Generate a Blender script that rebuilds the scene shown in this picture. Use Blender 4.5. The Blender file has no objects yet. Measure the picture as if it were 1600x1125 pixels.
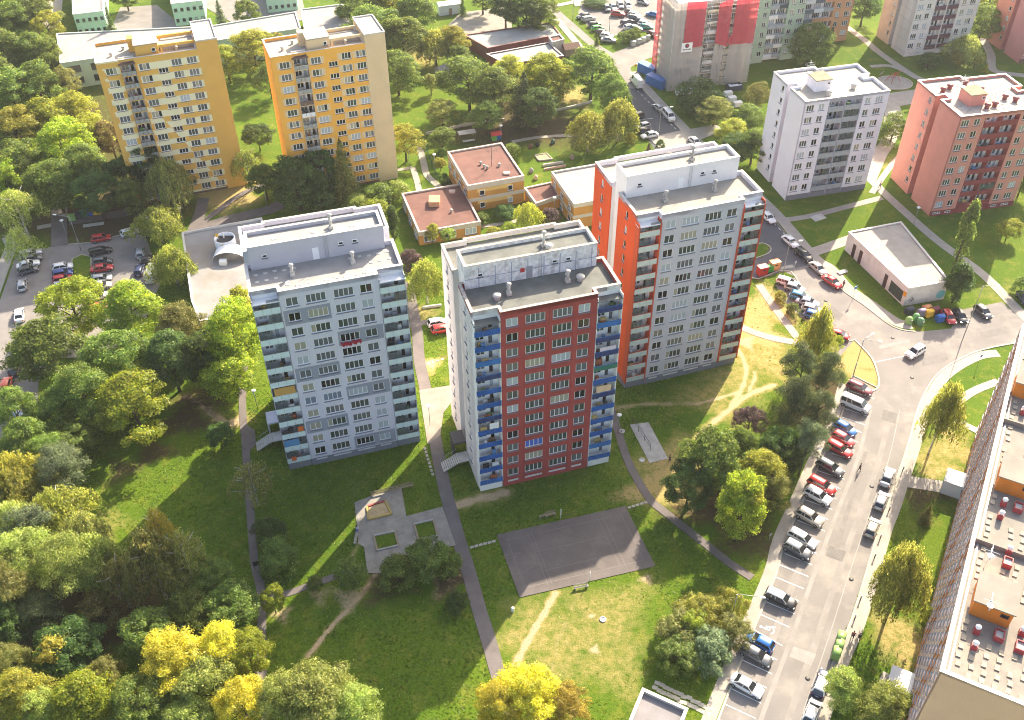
import bpy, math, random
from math import radians as RAD, sin, cos, pi, hypot, atan2
import numpy as np
random.seed(7)
rng = np.random.default_rng(7)
SC = bpy.context.scene
COL = SC.collection
# ------------------------------------------------------------------ camera, world, sun, exposure
cd = bpy.data.cameras.new('camera')
cam = bpy.data.objects.new('camera', cd); COL.objects.link(cam)
cd.sensor_fit = 'HORIZONTAL'; cd.sensor_width = 36.0
cd.lens = 36.0 * 1537.75 / 1600.0
cd.clip_start = 1.0; cd.clip_end = 3000.0
cam.location = (0, 0, 120.52)
cam.rotation_mode = 'XYZ'
from mathutils import Matrix, Vector
_p, _r = 0.71751, -0.00787
_right = Vector((1, 0, 0)); _up = Vector((0, sin(_p), cos(_p))); _fw = Vector((0, cos(_p), -sin(_p)))
_r2 = cos(_r) * _right + sin(_r) * _up; _u2 = -sin(_r) * _right + cos(_r) * _up
cam.matrix_world = Matrix(((_r2.x, _u2.x, -_fw.x, 0), (_r2.y, _u2.y, -_fw.y, 0), (_r2.z, _u2.z, -_fw.z, 120.52), (0, 0, 0, 1)))
SC.camera = cam
SUN_EL, SUN_AZ = RAD(35.0), RAD(60.5)      # the sun stands behind the towers, up and to the right
W = bpy.data.worlds.new('World'); SC.world = W; W.use_nodes = True
nt = W.node_tree; nt.nodes.clear()
sky = nt.nodes.new('ShaderNodeTexSky'); sky.sky_type = 'NISHITA'; sky.sun_disc = False
sky.sun_elevation = SUN_EL; sky.sun_rotation = pi / 2 - SUN_AZ
sky.air_density = 0.8; sky.dust_density = 3.0; sky.ozone_density = 1.0
bg = nt.nodes.new('ShaderNodeBackground'); bg.inputs['Strength'].default_value = 0.14
wo = nt.nodes.new('ShaderNodeOutputWorld')
nt.links.new(sky.outputs[0], bg.inputs['Color']); nt.links.new(bg.outputs[0], wo.inputs['Surface'])
sl = bpy.data.lights.new('sun', 'SUN'); sl.energy = 4.2; sl.angle = RAD(0.5); sl.color = (1.0, 0.92, 0.80)
so = bpy.data.objects.new('sun', sl); COL.objects.link(so)
sd = Vector((cos(SUN_EL) * cos(SUN_AZ), cos(SUN_EL) * sin(SUN_AZ), sin(SUN_EL)))
so.rotation_mode = 'QUATERNION'; so.rotation_quaternion = sd.to_track_quat('Z', 'Y'); so.location = (60, 60, 200)
SC.view_settings.view_transform = 'Standard'; SC.view_settings.look = 'None'
SC.view_settings.exposure = 1.7; SC.view_settings.gamma = 1.0; SC.view_settings.use_curve_mapping = False
SC.view_settings.use_white_balance = True; SC.view_settings.white_balance_temperature = 7350; SC.view_settings.white_balance_tint = 8
SC.cycles.use_denoising = True; SC.cycles.filter_width = 1.05
SC.cycles.volume_bounces = 0
SC.cycles.max_bounces = 8; SC.cycles.diffuse_bounces = 4; SC.cycles.transparent_max_bounces = 12

# ------------------------------------------------------------------ helpers
def tag(o, label=None, cat=None, group=None, kind=None):
    if label: o['label'] = label
    if cat: o['category'] = cat
    if group: o['group'] = group
    if kind: o['kind'] = kind
    return o
def thing(name, label, cat, loc=(0, 0, 0), rot=0.0, group=None):
    o = bpy.data.objects.new(name, None); COL.objects.link(o)
    o.empty_display_size = 0.3
    o.location = (loc[0], loc[1], loc[2] if len(loc) > 2 else 0.0); o.rotation_euler = (0, 0, rot)
    return tag(o, label, cat, group)
def link(name, me, parent=None, loc=None, rot=None, kind=None):
    o = bpy.data.objects.new(name, me); COL.objects.link(o)
    if parent is not None: o.parent = parent
    if loc is not None: o.location = loc
    if rot is not None: o.rotation_euler = (0, 0, rot) if not hasattr(rot, '__len__') else rot
    if kind: o['kind'] = kind
    return o
class MB:
    """collects faces and links them as one mesh"""
    def __init__(s): s.v = []; s.f = []; s.m = []; s.sm = []
    def face(s, pts, m=0, smooth=False):
        n = len(s.v); s.v += [tuple(p) for p in pts]; s.f.append(tuple(range(n, n + len(pts)))); s.m.append(m); s.sm.append(smooth); return s
    def box(s, x0, x1, y0, y1, z0, z1, m=0):
        n = len(s.v)
        s.v += [(x0, y0, z0), (x1, y0, z0), (x1, y1, z0), (x0, y1, z0), (x0, y0, z1), (x1, y0, z1), (x1, y1, z1), (x0, y1, z1)]
        for q in ((3, 2, 1, 0), (4, 5, 6, 7), (0, 1, 5, 4), (1, 2, 6, 5), (2, 3, 7, 6), (3, 0, 4, 7)):
            s.f.append(tuple(n + i for i in q)); s.m.append(m); s.sm.append(False)
        return s
    def prism(s, poly, z0, z1, m=0, mtop=None, bottom=False):
        a = sum(poly[i][0] * poly[(i + 1) % len(poly)][1] - poly[(i + 1) % len(poly)][0] * poly[i][1] for i in range(len(poly)))
        if a < 0: poly = poly[::-1]
        k = len(poly); n = len(s.v)
        s.v += [(p[0], p[1], z0) for p in poly] + [(p[0], p[1], z1) for p in poly]
        for i in range(k):
            j = (i + 1) % k; s.f.append((n + i, n + j, n + k + j, n + k + i)); s.m.append(m); s.sm.append(False)
        s.f.append(tuple(range(n + k, n + 2 * k))); s.m.append(m if mtop is None else mtop); s.sm.append(False)
        if bottom: s.f.append(tuple(range(n + k - 1, n - 1, -1))); s.m.append(m); s.sm.append(False)
        return s
    def ring(s, poly, t, z0, z1, m=0):
        """a wall of thickness t inside the outline"""
        a = sum(poly[i][0] * poly[(i + 1) % len(poly)][1] - poly[(i + 1) % len(poly)][0] * poly[i][1] for i in range(len(poly)))
        if a < 0: poly = poly[::-1]
        k = len(poly); inn = inset(poly, t); n = len(s.v)
        for P, z in ((poly, z0), (poly, z1), (inn, z1), (inn, z0)): s.v += [(p[0], p[1], z) for p in P]
        for i in range(k):
            j = (i + 1) % k
            for q in range(3):
                s.f.append((n + q * k + i, n + q * k + j, n + (q + 1) * k + j, n + (q + 1) * k + i)); s.m.append(m); s.sm.append(False)
        return s
    def tube(s, pts, r, n=6, m=0, r1=None, smooth=True):
        pts = [Vector(p) for p in pts]; base = len(s.v); L = len(pts)
        for i, p in enumerate(pts):
            d = (pts[min(i + 1, L - 1)] - pts[max(i - 1, 0)]).normalized()
            a = Vector((0, 0, 1)) if abs(d.z) < .9 else Vector((1, 0, 0))
            e1 = d.cross(a).normalized(); e2 = d.cross(e1)
            rr = r if r1 is None else r + (r1 - r) * i / (L - 1)
            for k in range(n):
                t = 2 * pi * k / n; q = p + e1 * (rr * cos(t)) + e2 * (rr * sin(t)); s.v.append(tuple(q))
        for i in range(L - 1):
            for k in range(n):
                a0 = base + i * n + k; a1 = base + i * n + (k + 1) % n
                s.f.append((a0, a1, a1 + n, a0 + n)); s.m.append(m); s.sm.append(smooth)
        s.f.append(tuple(base + k for k in range(n - 1, -1, -1))); s.m.append(m); s.sm.append(False)
        s.f.append(tuple(base + (L - 1) * n + k for k in range(n))); s.m.append(m); s.sm.append(False)
        return s
    def lathe(s, prof, n=12, c=(0, 0), m=0, z=0):
        base = len(s.v)
        for (r, zz) in prof:
            for k in range(n):
                t = 2 * pi * k / n; s.v.append((c[0] + r * cos(t), c[1] + r * sin(t), z + zz))
        for i in range(len(prof) - 1):
            for k in range(n):
                a0 = base + i * n + k; a1 = base + i * n + (k + 1) % n
                s.f.append((a0, a1, a1 + n, a0 + n)); s.m.append(m); s.sm.append(True)
        s.f.append(tuple(base + (len(prof) - 1) * n + k for k in range(n))); s.m.append(m); s.sm.append(False)
        return s
    def mesh(s, name, mats):
        me = bpy.data.meshes.new(name); me.from_pydata(s.v, [], s.f)
        for q in (mats if isinstance(mats, (list, tuple)) else [mats]): me.materials.append(q)
        me.polygons.foreach_set('material_index', s.m); me.polygons.foreach_set('use_smooth', s.sm); me.update()
        return me
    def build(s, name, mats, parent=None, loc=None, rot=None, kind=None):
        return link(name, s.mesh(name, mats), parent, loc, rot, kind)
def inset(poly, t):
    k = len(poly); out = []
    for i in range(k):
        p0, p1, p2 = poly[i - 1], poly[i], poly[(i + 1) % k]
        d1 = (p1[0] - p0[0], p1[1] - p0[1]); d2 = (p2[0] - p1[0], p2[1] - p1[1])
        l1 = hypot(*d1); l2 = hypot(*d2); n1 = (-d1[1] / l1, d1[0] / l1); n2 = (-d2[1] / l2, d2[0] / l2)
        q = 1 + n1[0] * n2[0] + n1[1] * n2[1]; q = max(q, .2)
        out.append((p1[0] + t * (n1[0] + n2[0]) / q, p1[1] + t * (n1[1] + n2[1]) / q))
    return out
def band(pts, w, z0, z1, m=0, side=0.0, mb=None):
    """a strip of width w along a polyline; side shifts it (+ is left of travel)"""
    mb = mb or MB(); L = len(pts); lo = []; hi = []
    for i in range(L):
        a = pts[max(i - 1, 0)]; b = pts[min(i + 1, L - 1)]; d = (b[0] - a[0], b[1] - a[1]); l = hypot(*d) or 1; n = (-d[1] / l, d[0] / l)
        lo.append((pts[i][0] + n[0] * (side - w / 2), pts[i][1] + n[1] * (side - w / 2)))
        hi.append((pts[i][0] + n[0] * (side + w / 2), pts[i][1] + n[1] * (side + w / 2)))
    for i in range(L - 1):
        a, b, c, d = lo[i], lo[i + 1], hi[i + 1], hi[i]
        mb.face([(*a, z1), (*b, z1), (*c, z1), (*d, z1)], m)
        if z1 - z0 > .05:
            mb.face([(*a, z0), (*b, z0), (*b, z1), (*a, z1)], m); mb.face([(*c, z0), (*d, z0), (*d, z1), (*c, z1)], m)
    return mb
def smoothline(pts, n=6):
    """Catmull-Rom through the points"""
    out = []; L = len(pts)
    for i in range(L - 1):
        p0 = pts[max(i - 1, 0)]; p1 = pts[i]; p2 = pts[i + 1]; p3 = pts[min(i + 2, L - 1)]
        for k in range(n):
            t = k / n
            out.append(tuple(.5 * (2 * p1[c] + (p2[c] - p0[c]) * t + (2 * p0[c] - 5 * p1[c] + 4 * p2[c] - p3[c]) * t * t + (3 * p1[c] - p0[c] - 3 * p2[c] + p3[c]) * t ** 3) for c in (0, 1)))
    out.append(tuple(pts[-1])); return out

# ------------------------------------------------------------------ materials
def _nodes(name):
    m = bpy.data.materials.new(name); m.use_nodes = True; t = m.node_tree; b = t.nodes['Principled BSDF']; return m, t, b
def mat(name, col, rough=.85, var=.10, scale=.6, spec=.3, metal=0.0, bump=0.0, fine=0.06, fscale=9.0, dirt=None, dirt_amt=.25, streak=False):
    """plain surface colour broken up by broad and fine noise"""
    m, t, b = _nodes(name); N = t.nodes.new; L = t.links.new
    b.inputs['Roughness'].default_value = rough; b.inputs['Specular IOR Level'].default_value = spec; b.inputs['Metallic'].default_value = metal
    g = N('ShaderNodeNewGeometry')
    mp = N('ShaderNodeMapping'); L(g.outputs['Position'], mp.inputs['Vector'])
    if streak: mp.inputs['Scale'].default_value = (1, 1, .12)
    n1 = N('ShaderNodeTexNoise'); n1.inputs['Scale'].default_value = scale; n1.inputs['Detail'].default_value = 5; L(mp.outputs[0], n1.inputs['Vector'])
    n2 = N('ShaderNodeTexNoise'); n2.inputs['Scale'].default_value = fscale; n2.inputs['Detail'].default_value = 3; L(mp.outputs[0], n2.inputs['Vector'])
    r1 = N('ShaderNodeMapRange'); r1.inputs['From Min'].default_value = .3; r1.inputs['From Max'].default_value = .7; r1.inputs['To Min'].default_value = 1 - var; r1.inputs['To Max'].default_value = 1 + var
    L(n1.outputs['Fac'], r1.inputs['Value'])
    r2 = N('ShaderNodeMapRange'); r2.inputs['From Min'].default_value = .3; r2.inputs['From Max'].default_value = .7; r2.inputs['To Min'].default_value = 1 - fine; r2.inputs['To Max'].default_value = 1 + fine
    L(n2.outputs['Fac'], r2.inputs['Value'])
    mu = N('ShaderNodeMath'); mu.operation = 'MULTIPLY'; L(r1.outputs[0], mu.inputs[0]); L(r2.outputs[0], mu.inputs[1])
    vm = N('ShaderNodeVectorMath'); vm.operation = 'SCALE'; vm.inputs[0].default_value = col; L(mu.outputs[0], vm.inputs['Scale'])
    out = vm.outputs[0]
    if dirt:
        n3 = N('ShaderNodeTexNoise'); n3.inputs['Scale'].default_value = scale * .55; n3.inputs['Detail'].default_value = 6; n3.inputs['Roughness'].default_value = .65
        L(mp.outputs[0], n3.inputs['Vector'])
        r3 = N('ShaderNodeMapRange'); r3.inputs['From Min'].default_value = .5; r3.inputs['From Max'].default_value = .68; r3.inputs['To Max'].default_value = dirt_amt; L(n3.outputs['Fac'], r3.inputs['Value'])
        mx = N('ShaderNodeMix'); mx.data_type = 'RGBA'; mx.inputs[7].default_value = (*dirt, 1); L(r3.outputs[0], mx.inputs[0]); L(out, mx.inputs[6]); out = mx.outputs[2]
    L(out, b.inputs['Base Color'])
    if bump:
        bp = N('ShaderNodeBump'); bp.inputs['Strength'].default_value = bump; bp.inputs['Distance'].default_value = .05; L(n2.outputs['Fac'], bp.inputs['Height']); L(bp.outputs[0], b.inputs['Normal'])
    return m
def flat(name, col, rough=.5, spec=.4, metal=0.0, coat=0.0):
    m, t, b = _nodes(name)
    b.inputs['Base Color'].default_value = (*col, 1); b.inputs['Roughness'].default_value = rough; b.inputs['Specular IOR Level'].default_value = spec; b.inputs['Metallic'].default_value = metal
    b.inputs['Coat Weight'].default_value = coat; b.inputs['Coat Roughness'].default_value = .05
    return m
def alpha_net(name, col, cover, scale, trans=.3):
    """woven safety net: strands with gaps, light passes"""
    m, t, b = _nodes(name); N = t.nodes.new; L = t.links.new
    b.inputs['Base Color'].default_value = (*col, 1); b.inputs['Roughness'].default_value = .8
    g = N('ShaderNodeNewGeometry'); n = N('ShaderNodeTexNoise'); n.inputs['Scale'].default_value = scale; n.inputs['Detail'].default_value = 4; L(g.outputs['Position'], n.inputs['Vector'])
    r = N('ShaderNodeMapRange'); r.inputs['From Min'].default_value = .35; r.inputs['From Max'].default_value = .65; r.inputs['To Min'].default_value = cover - .05; r.inputs['To Max'].default_value = min(cover + .05, 1); L(n.outputs['Fac'], r.inputs['Value'])
    L(r.outputs[0], b.inputs['Alpha'])
    tl = N('ShaderNodeBsdfTranslucent'); tl.inputs['Color'].default_value = (*col, 1); mx = N('ShaderNodeMixShader'); mx.inputs[0].default_value = 1 - trans
    tr = N('ShaderNodeBsdfTransparent'); m2 = N('ShaderNodeMixShader'); L(r.outputs[0], m2.inputs[0]); L(tr.outputs[0], m2.inputs[1]); L(tl.outputs[0], m2.inputs[2])
    L(m2.outputs[0], mx.inputs[1]); L(b.outputs[0], mx.inputs[2]); L(mx.outputs[0], t.nodes['Material Output'].inputs['Surface'])
    return m
def leafmat(name, ca, cb, cc=None, trans=.48, hue=.0):
    """leaves: every leaf its own tint between ca and cb (cc = odd ones), light passes through"""
    m, t, b = _nodes(name); N = t.nodes.new; L = t.links.new; t.nodes.remove(b)
    g = N('ShaderNodeNewGeometry'); oi = N('ShaderNodeObjectInfo')
    rp = N('ShaderNodeValToRGB'); L(g.outputs['Random Per Island'], rp.inputs['Fac'])
    e = rp.color_ramp.elements; e[0].position = 0; e[0].color = (*ca, 1); e[1].position = .8 if cc else 1; e[1].color = (*cb, 1)
    if cc: x = e.new(1.0); x.color = (*cc, 1)
    tc = N('ShaderNodeTexCoord'); n = N('ShaderNodeTexNoise'); n.inputs['Scale'].default_value = .55; n.inputs['Detail'].default_value = 2; L(tc.outputs['Object'], n.inputs['Vector'])
    hs = N('ShaderNodeHueSaturation'); L(rp.outputs[0], hs.inputs['Color'])
    r1 = N('ShaderNodeMapRange'); r1.inputs['To Min'].default_value = .82; r1.inputs['To Max'].default_value = 1.2; L(oi.outputs['Random'], r1.inputs['Value'])
    r2 = N('ShaderNodeMapRange'); r2.inputs['From Min'].default_value = .3; r2.inputs['From Max'].default_value = .7; r2.inputs['To Min'].default_value = .7; r2.inputs['To Max'].default_value = 1.3; L(n.outputs['Fac'], r2.inputs['Value'])
    mu = N('ShaderNodeMath'); mu.operation = 'MULTIPLY'; L(r1.outputs[0], mu.inputs[0]); L(r2.outputs[0], mu.inputs[1]); L(mu.outputs[0], hs.inputs['Value'])
    r3 = N('ShaderNodeMapRange'); r3.inputs['To Min'].default_value = .485; r3.inputs['To Max'].default_value = .515; L(oi.outputs['Random'], r3.inputs['Value']); L(r3.outputs[0], hs.inputs['Hue'])
    d = N('ShaderNodeBsdfDiffuse'); L(hs.outputs[0], d.inputs['Color'])
    tl = N('ShaderNodeBsdfTranslucent'); h2 = N('ShaderNodeHueSaturation'); h2.inputs['Value'].default_value = 2.3; h2.inputs['Hue'].default_value = .485; L(hs.outputs[0], h2.inputs['Color']); L(h2.outputs[0], tl.inputs['Color'])
    gl = N('ShaderNodeBsdfGlossy'); gl.inputs['Roughness'].default_value = .45; gl.inputs['Color'].default_value = (.8, .85, .8, 1)
    mx = N('ShaderNodeMixShader'); mx.inputs[0].default_value = trans; L(d.outputs[0], mx.inputs[1]); L(tl.outputs[0], mx.inputs[2])
    m2 = N('ShaderNodeMixShader'); m2.inputs[0].default_value = .015; L(mx.outputs[0], m2.inputs[1]); L(gl.outputs[0], m2.inputs[2])
    L(m2.outputs[0], t.nodes['Material Output'].inputs['Surface'])
    return m
WHITE = flat('white_plastic', (.82, .82, .80), .45)
FRAMEW = flat('window_frame_white', (.80, .80, .78), .5)
SILLM = flat('window_sill_metal', (.16, .17, .2), .5)
GL_DARK = flat('glass_dark', (.012, .014, .016), .06, .6)
GL_GREEN = flat('glass_green', (.06, .075, .065), .1, .6)
GL_CURT = flat('glass_beige_curtain', (.36, .33, .25), .25, .5)
GL_PALE = flat('glass_net_curtain', (.40, .44, .47), .2, .5)
GL_MID = flat('glass_grey_room', (.12, .13, .14), .1, .6)
GL_BLUE = flat('blue_blind', (.05, .13, .5), .4)
SHUT = flat('grey_roller_shutter', (.16, .2, .27), .5)
PANES = [GL_DARK, GL_GREEN, GL_CURT, GL_PALE, GL_MID]
CONC = mat('concrete', (.36, .35, .33), .9, .15, .8, dirt=(.2, .19, .17))
CONC_L = mat('pale_concrete', (.50, .48, .44), .9, .12, .8, dirt=(.3, .28, .25))
METAL = flat('galvanised_metal', (.45, .46, .47), .4, .5, .8)
DARKMETAL = flat('dark_metal', (.05, .05, .055), .5)
ALU = flat('white_metal_sheet', (.75, .76, .78), .4)
BLACKM = flat('black_rubber', (.012, .012, .013), .7)
REDP = flat('red_paint', (.5, .03, .03), .4)
BLUEP = flat('blue_paint', (.01, .12, .42), .4)
GREENP = flat('green_plastic', (.12, .42, .08), .45)
YELP = flat('yellow_plastic', (.75, .45, .05), .45)
WOOD = mat('weathered_wood', (.28, .22, .15), .8, .2, 3)
TRUNK = mat('bark', (.09, .07, .05), .9, .3, 3)
TRUNKW = mat('birch_bark', (.55, .52, .48), .8, .35, 4, dirt=(.05, .05, .05), dirt_amt=.8)
# ------------------------------------------------------------------ windows, walls, towers
_wc = {}
def win_mesh(w, h, n, sill=True, fr=None):
    k = ('f', round(w, 2), round(h, 2), n, sill, fr.name if fr else '')
    if k not in _wc:
        b = MB(); t = .10
        b.box(-w / 2, w / 2, -.05, .03, -h / 2, -h / 2 + t); b.box(-w / 2, w / 2, -.05, .03, h / 2 - t, h / 2)
        for i in range(n + 1):
            x = -w / 2 + (w - t) * i / n
            b.box(x, x + t, -.048, .028, -h / 2 + t, h / 2 - t)
        if sill: b.box(-w / 2 - .06, w / 2 + .06, -.30, -.05, -h / 2 - .10, -h / 2 - .02, 1)
        _wc[k] = b.mesh('window', [fr or FRAMEW, SILLM])
    return _wc[k]
def pane_mesh(w, h, n, pat):
    k = ('p', round(w, 2), round(h, 2), n, tuple(pat))
    if k not in _wc:
        b = MB(); mats = []
        for i in range(n):
            x0 = -w / 2 + .08 + (w - .085) * i / n; x1 = -w / 2 + (w - .085) * (i + 1) / n
            if pat[i] not in mats: mats.append(pat[i])
            b.box(x0, x1, -.02, .01, -h / 2 + .08, h / 2 - .08, mats.index(pat[i]))
        _wc[k] = b.mesh('pane', mats)
    return _wc[k]
def pick_pat(n, bright=.5):
    r = random.random()
    base = random.choices([GL_DARK, GL_GREEN, GL_MID, GL_CURT, GL_PALE], [.3, .2, .15, .2 * bright, .3 * bright])[0]
    p = [base] * n
    if r < .35: p[random.randrange(n)] = random.choice(PANES)
    return p
def window(root, face, a, z, w, h, n, d=.14, pat=None, sill=True, bright=.5, fr=None, one=False):
    """a window (frame with mullions and sill) and its pane as a sub-part"""
    o = link('window', win_mesh(w, h, n, sill, fr), root, face.at(a, d, z), face.rot)
    if not one:
        link('pane', pane_mesh(w, h, n, pat or VARS[n][random.randrange(len(VARS[n]))]), o, (0, 0, 0))
    return o
VARS = {n: [pick_pat(n) for _ in range(9)] for n in (1, 2, 3, 4, 5)}
class Face:
    def __init__(s, ou, ov, rot): s.ou, s.ov, s.rot = ou, ov, rot
    def at(s, a, d=0.0, z=0.0):
        c, q = cos(s.rot), sin(s.rot); return (s.ou + a * c - d * q, s.ov + a * q + d * c, z)
    def wall(s, root, name, a0, a1, z0, z1, holes, mats, depth=.16, mfun=None, step=0, extra=()):
        """a wall skin with real window openings and reveals"""
        hs = [(h[0] - h[2] / 2, h[0] + h[2] / 2, h[1] - h[3] / 2, h[1] + h[3] / 2) for h in holes if a0 < h[0] < a1 and z0 < h[1] < z1]
        A = {a0, a1}; Z = {z0, z1}
        for h in hs: A |= {h[0], h[1]}; Z |= {h[2], h[3]}
        for e in extra: A |= {x for x in (e[0], e[1]) if a0 < x < a1}; Z |= {x for x in (e[2], e[3]) if z0 < x < z1}
        if step:
            A |= set(np.arange(a0, a1, step).round(3)); Z |= set(np.arange(z0, z1, step).round(3))
        A = sorted(A); Z = sorted(Z)
        A = [x for i, x in enumerate(A) if i == 0 or x - A[i - 1] > 1e-4]; Z = [x for i, x in enumerate(Z) if i == 0 or x - Z[i - 1] > 1e-4]
        b = MB(); ids = {}
        def V(i, j):
            if (i, j) not in ids: ids[(i, j)] = len(b.v); b.v.append((A[i], 0, Z[j]))
            return ids[(i, j)]
        for j in range(len(Z) - 1):
            zc = (Z[j] + Z[j + 1]) / 2
            hz = [h for h in hs if h[2] < zc < h[3]]
            for i in range(len(A) - 1):
                ac = (A[i] + A[i + 1]) / 2
                if any(h[0] < ac < h[1] for h in hz): continue
                m = mfun(ac, zc) if mfun else 0
                b.f.append((V(i, j), V(i + 1, j), V(i + 1, j + 1), V(i, j + 1))); b.m.append(m); b.sm.append(False)
        for (h0, h1, g0, g1) in hs:
            m = mfun(h0 - .02, (g0 + g1) / 2) if mfun else 0
            b.face([(h0, 0, g0), (h1, 0, g0), (h1, depth, g0), (h0, depth, g0)], m); b.face([(h0, depth, g1), (h1, depth, g1), (h1, 0, g1), (h0, 0, g1)], m)
            b.face([(h0, 0, g0), (h0, depth, g0), (h0, depth, g1), (h0, 0, g1)], m); b.face([(h1, depth, g0), (h1, 0, g0), (h1, 0, g1), (h1, depth, g1)], m)
        d = depth + .05
        b.face([(a0, d, z0), (a0, 0, z0), (a0, 0, z1), (a0, d, z1)]); b.face([(a1, 0, z0), (a1, d, z0), (a1, d, z1), (a1, 0, z1)])
        b.face([(a0, 0, z1), (a1, 0, z1), (a1, d, z1), (a0, d, z1)])
        return b.build(name, mats, root, s.at(0), s.rot)

def vent_stack(root, u, v, z, m, h=1.7):
    b = MB(); b.box(u - .35, u + .35, v - .35, v + .35, z, z + .55); b.tube([(u, v, z + .55), (u, v, z + h)], .2, 8)
    b.lathe([(.2, 0), (.36, .05), (.36, .3), (.12, .45)], 10, (u, v), 0, z + h)
    b.tube([(u + .1, v + .75, z), (u + .1, v + .75, z + .75)], .16, 8); b.lathe([(.16, 0), (.28, .04), (.24, .25), (.05, .3)], 10, (u + .1, v + .75), 0, z + .75)
    return b.build('roof_vent', m, root)
def ladder(root, u, v, z0, z1, m, face_v=-1):
    b = MB()
    for du in (-.22, .22): b.tube([(u + du, v, z0), (u + du, v, z1)], .025, 5)
    z = z0 + .2
    while z < z1: b.tube([(u - .22, v, z), (u + .22, v, z)], .018, 4); z += .35
    return b.build('roof_ladder', m, root)

T_COLS = [(5.6, 1.8, 2), (9.05, 2.95, 4), (13.1, 2.95, 4), (16.4, 1.8, 2)]
FLOORS = 12
ZC = [3.05 + 2.8 * k for k in range(FLOORS)]
def panel_tower(name, label, loc, rot, st):
    """twelve storey point block: front slab with balcony stacks at both ends, stair core, rear slab, lift penthouse"""
    R = thing(name, label, 'apartment tower', loc, rot, 'point blocks of flats round the lawn')
    w, d1, s, v2, v3, H = 22.27, 8.46, 1.31, 11.67, 18.78, 36.0
    c0, c1 = 3.9, 18.35; HD = H - .75
    F = Face(0, .15, 0); FB = Face(0, s, 0); FL = Face(0, d1, -pi / 2); FL2 = Face(0, v3, -pi / 2)
    holes = [(u, z, cw, 1.55) for (u, cw, n) in T_COLS for z in ZC]
    # body
    MB().prism([(.22, s + .22), (c0, s + .22), (c0, .4), (c1, .4), (c1, s + .22), (w - .005, s + .22), (w - .005, d1), (.22, d1)], 0, HD, 0, 1).build('front_slab', [st['core'], st['roof']], R)
    MB().prism([(.22, v2), (w, v2), (w, v3), (.22, v3)], 0, HD, 0, 1).build('rear_slab', [st['core'], st['roof']], R)
    MB().box(.85, 21.4, d1, v2, 0, HD - .004, 0).build('stair_core', st['core'], R)
    # front wall
    if st.get('panelled'):
        cuts = [c0, 7.35, 11.1, 14.75, c1]
        for i in range(4):
            for k in range(-1, FLOORS + 1):
                z0 = 1.72 + 2.8 * k if k >= 0 else .02; z1 = 1.72 + 2.8 * (k + 1) if k >= 0 else 1.72
                if k == FLOORS: z1 = H
                F.wall(R, 'wall_panel', cuts[i] + .015, cuts[i + 1] - .015, z0 + .015, z1 - .015, holes + [(u, 1.05, cw, .5) for (u, cw, n) in T_COLS], [st['front']])
    else:
        F.wall(R, 'front_wall', c0, c1, 1.5, H, holes, [st['front'], st.get('front2', st['front'])], mfun=st.get('mfun'), extra=st.get('zones', ()))
        F.wall(R, 'plinth', c0, c1, 0, 1.5, [(u, 1.1, cw, .4) for (u, cw, n) in T_COLS], [st['plinth']])
    for ci, (u, cw, n) in enumerate(T_COLS):
        for k, z in enumerate(ZC):
            pat = st.get('special', {}).get((ci, FLOORS - k))
            window(R, F, u, z, cw, 1.55, n, pat=[pat] * n if pat else None)
        link('window', win_mesh(cw, .5 if st.get('panelled') else .4, n, False), R, F.at(u, .14, 1.05 if st.get('panelled') else 1.1))
    # ends of the slabs
    lcols = [(3.6, .95)]; zs = ZC
    for FF, L_, nm in ((FL, d1 - s, 'front'), (FL2, v3 - v2, 'rear')):
        hl = [(a, z + .1, ww, 1.35) for (a, ww) in lcols for z in zs]
        FF.wall(R, 'end_wall', 0, L_, 0 if not st.get('plinth_side') else 1.5, H, hl, [st['side']])
        if st.get('plinth_side'): FF.wall(R, 'plinth', 0, L_, 0, 1.5, [], [st['plinth']])
        for (a, zz, ww, hh) in hl: window(R, FF, a, zz, ww, hh, 1)
        if st.get('panelled'):
            b = MB()
            for k in range(1, 13): b.box(.01, L_ - .01, -.012, .0, 1.7 + 2.8 * k, 1.735 + 2.8 * k)
            b.build('panel_joint', st['joint'], R, FF.at(0), FF.rot)
    MB().box(w - .004, w, s, d1, 0, H).build('end_wall', st['side'], R, (.012, 0, 0))
    MB().box(w - .004, w, v2, v3, 0, H).build('end_wall', st['side'], R, (.012, 0, 0))
    # parapets and copings
    o1 = [(0, s), (c0, s), (c0, .15), (c1, .15), (c1, s), (w + .01, s), (w + .01, d1), (0, d1)]
    o2 = [(0, v2), (w + .01, v2), (w + .01, v3), (18.4, v3), (18.4, v3 + .5), (3.6, v3 + .5), (3.6, v3), (0, v3)]
    for o in (o1, o2):
        MB().ring(o, .34, HD, H, 0).build('parapet', st['parapet'] if o is o1 or not st.get('panelled') else st['side'], R)
        b = MB(); oo = inset(o if o is o1 else o, -.05); b.ring(oo, .46, H, H + .06, 0); b.build('coping', st['coping'], R)
    # penthouse
    p0, p1, q0, q1, PH = .81, 20.86, 7.56, 11.96, H + 3.26
    ph = MB().box(p0, p1, q0, q1, HD, PH - .55, 0).build('penthouse', [st['pent']], R)
    MB().box(p0 + .34, p1 - .34, q0 + .34, q1 - .34, PH - .55, PH - .53).build('penthouse_roof', st['roof'], ph)
    MB().ring([(p0, q0), (p1, q0), (p1, q1), (p0, q1)], .34, PH - .55, PH).build('parapet', st['pent'], ph)
    MB().ring([(p0 - .05, q0 - .05), (p1 + .05, q0 - .05), (p1 + .05, q1 + .05), (p0 - .05, q1 + .05)], .44, PH, PH + .06).build('coping', st['coping'], ph)
    FP = Face(0, q0, 0)
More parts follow.
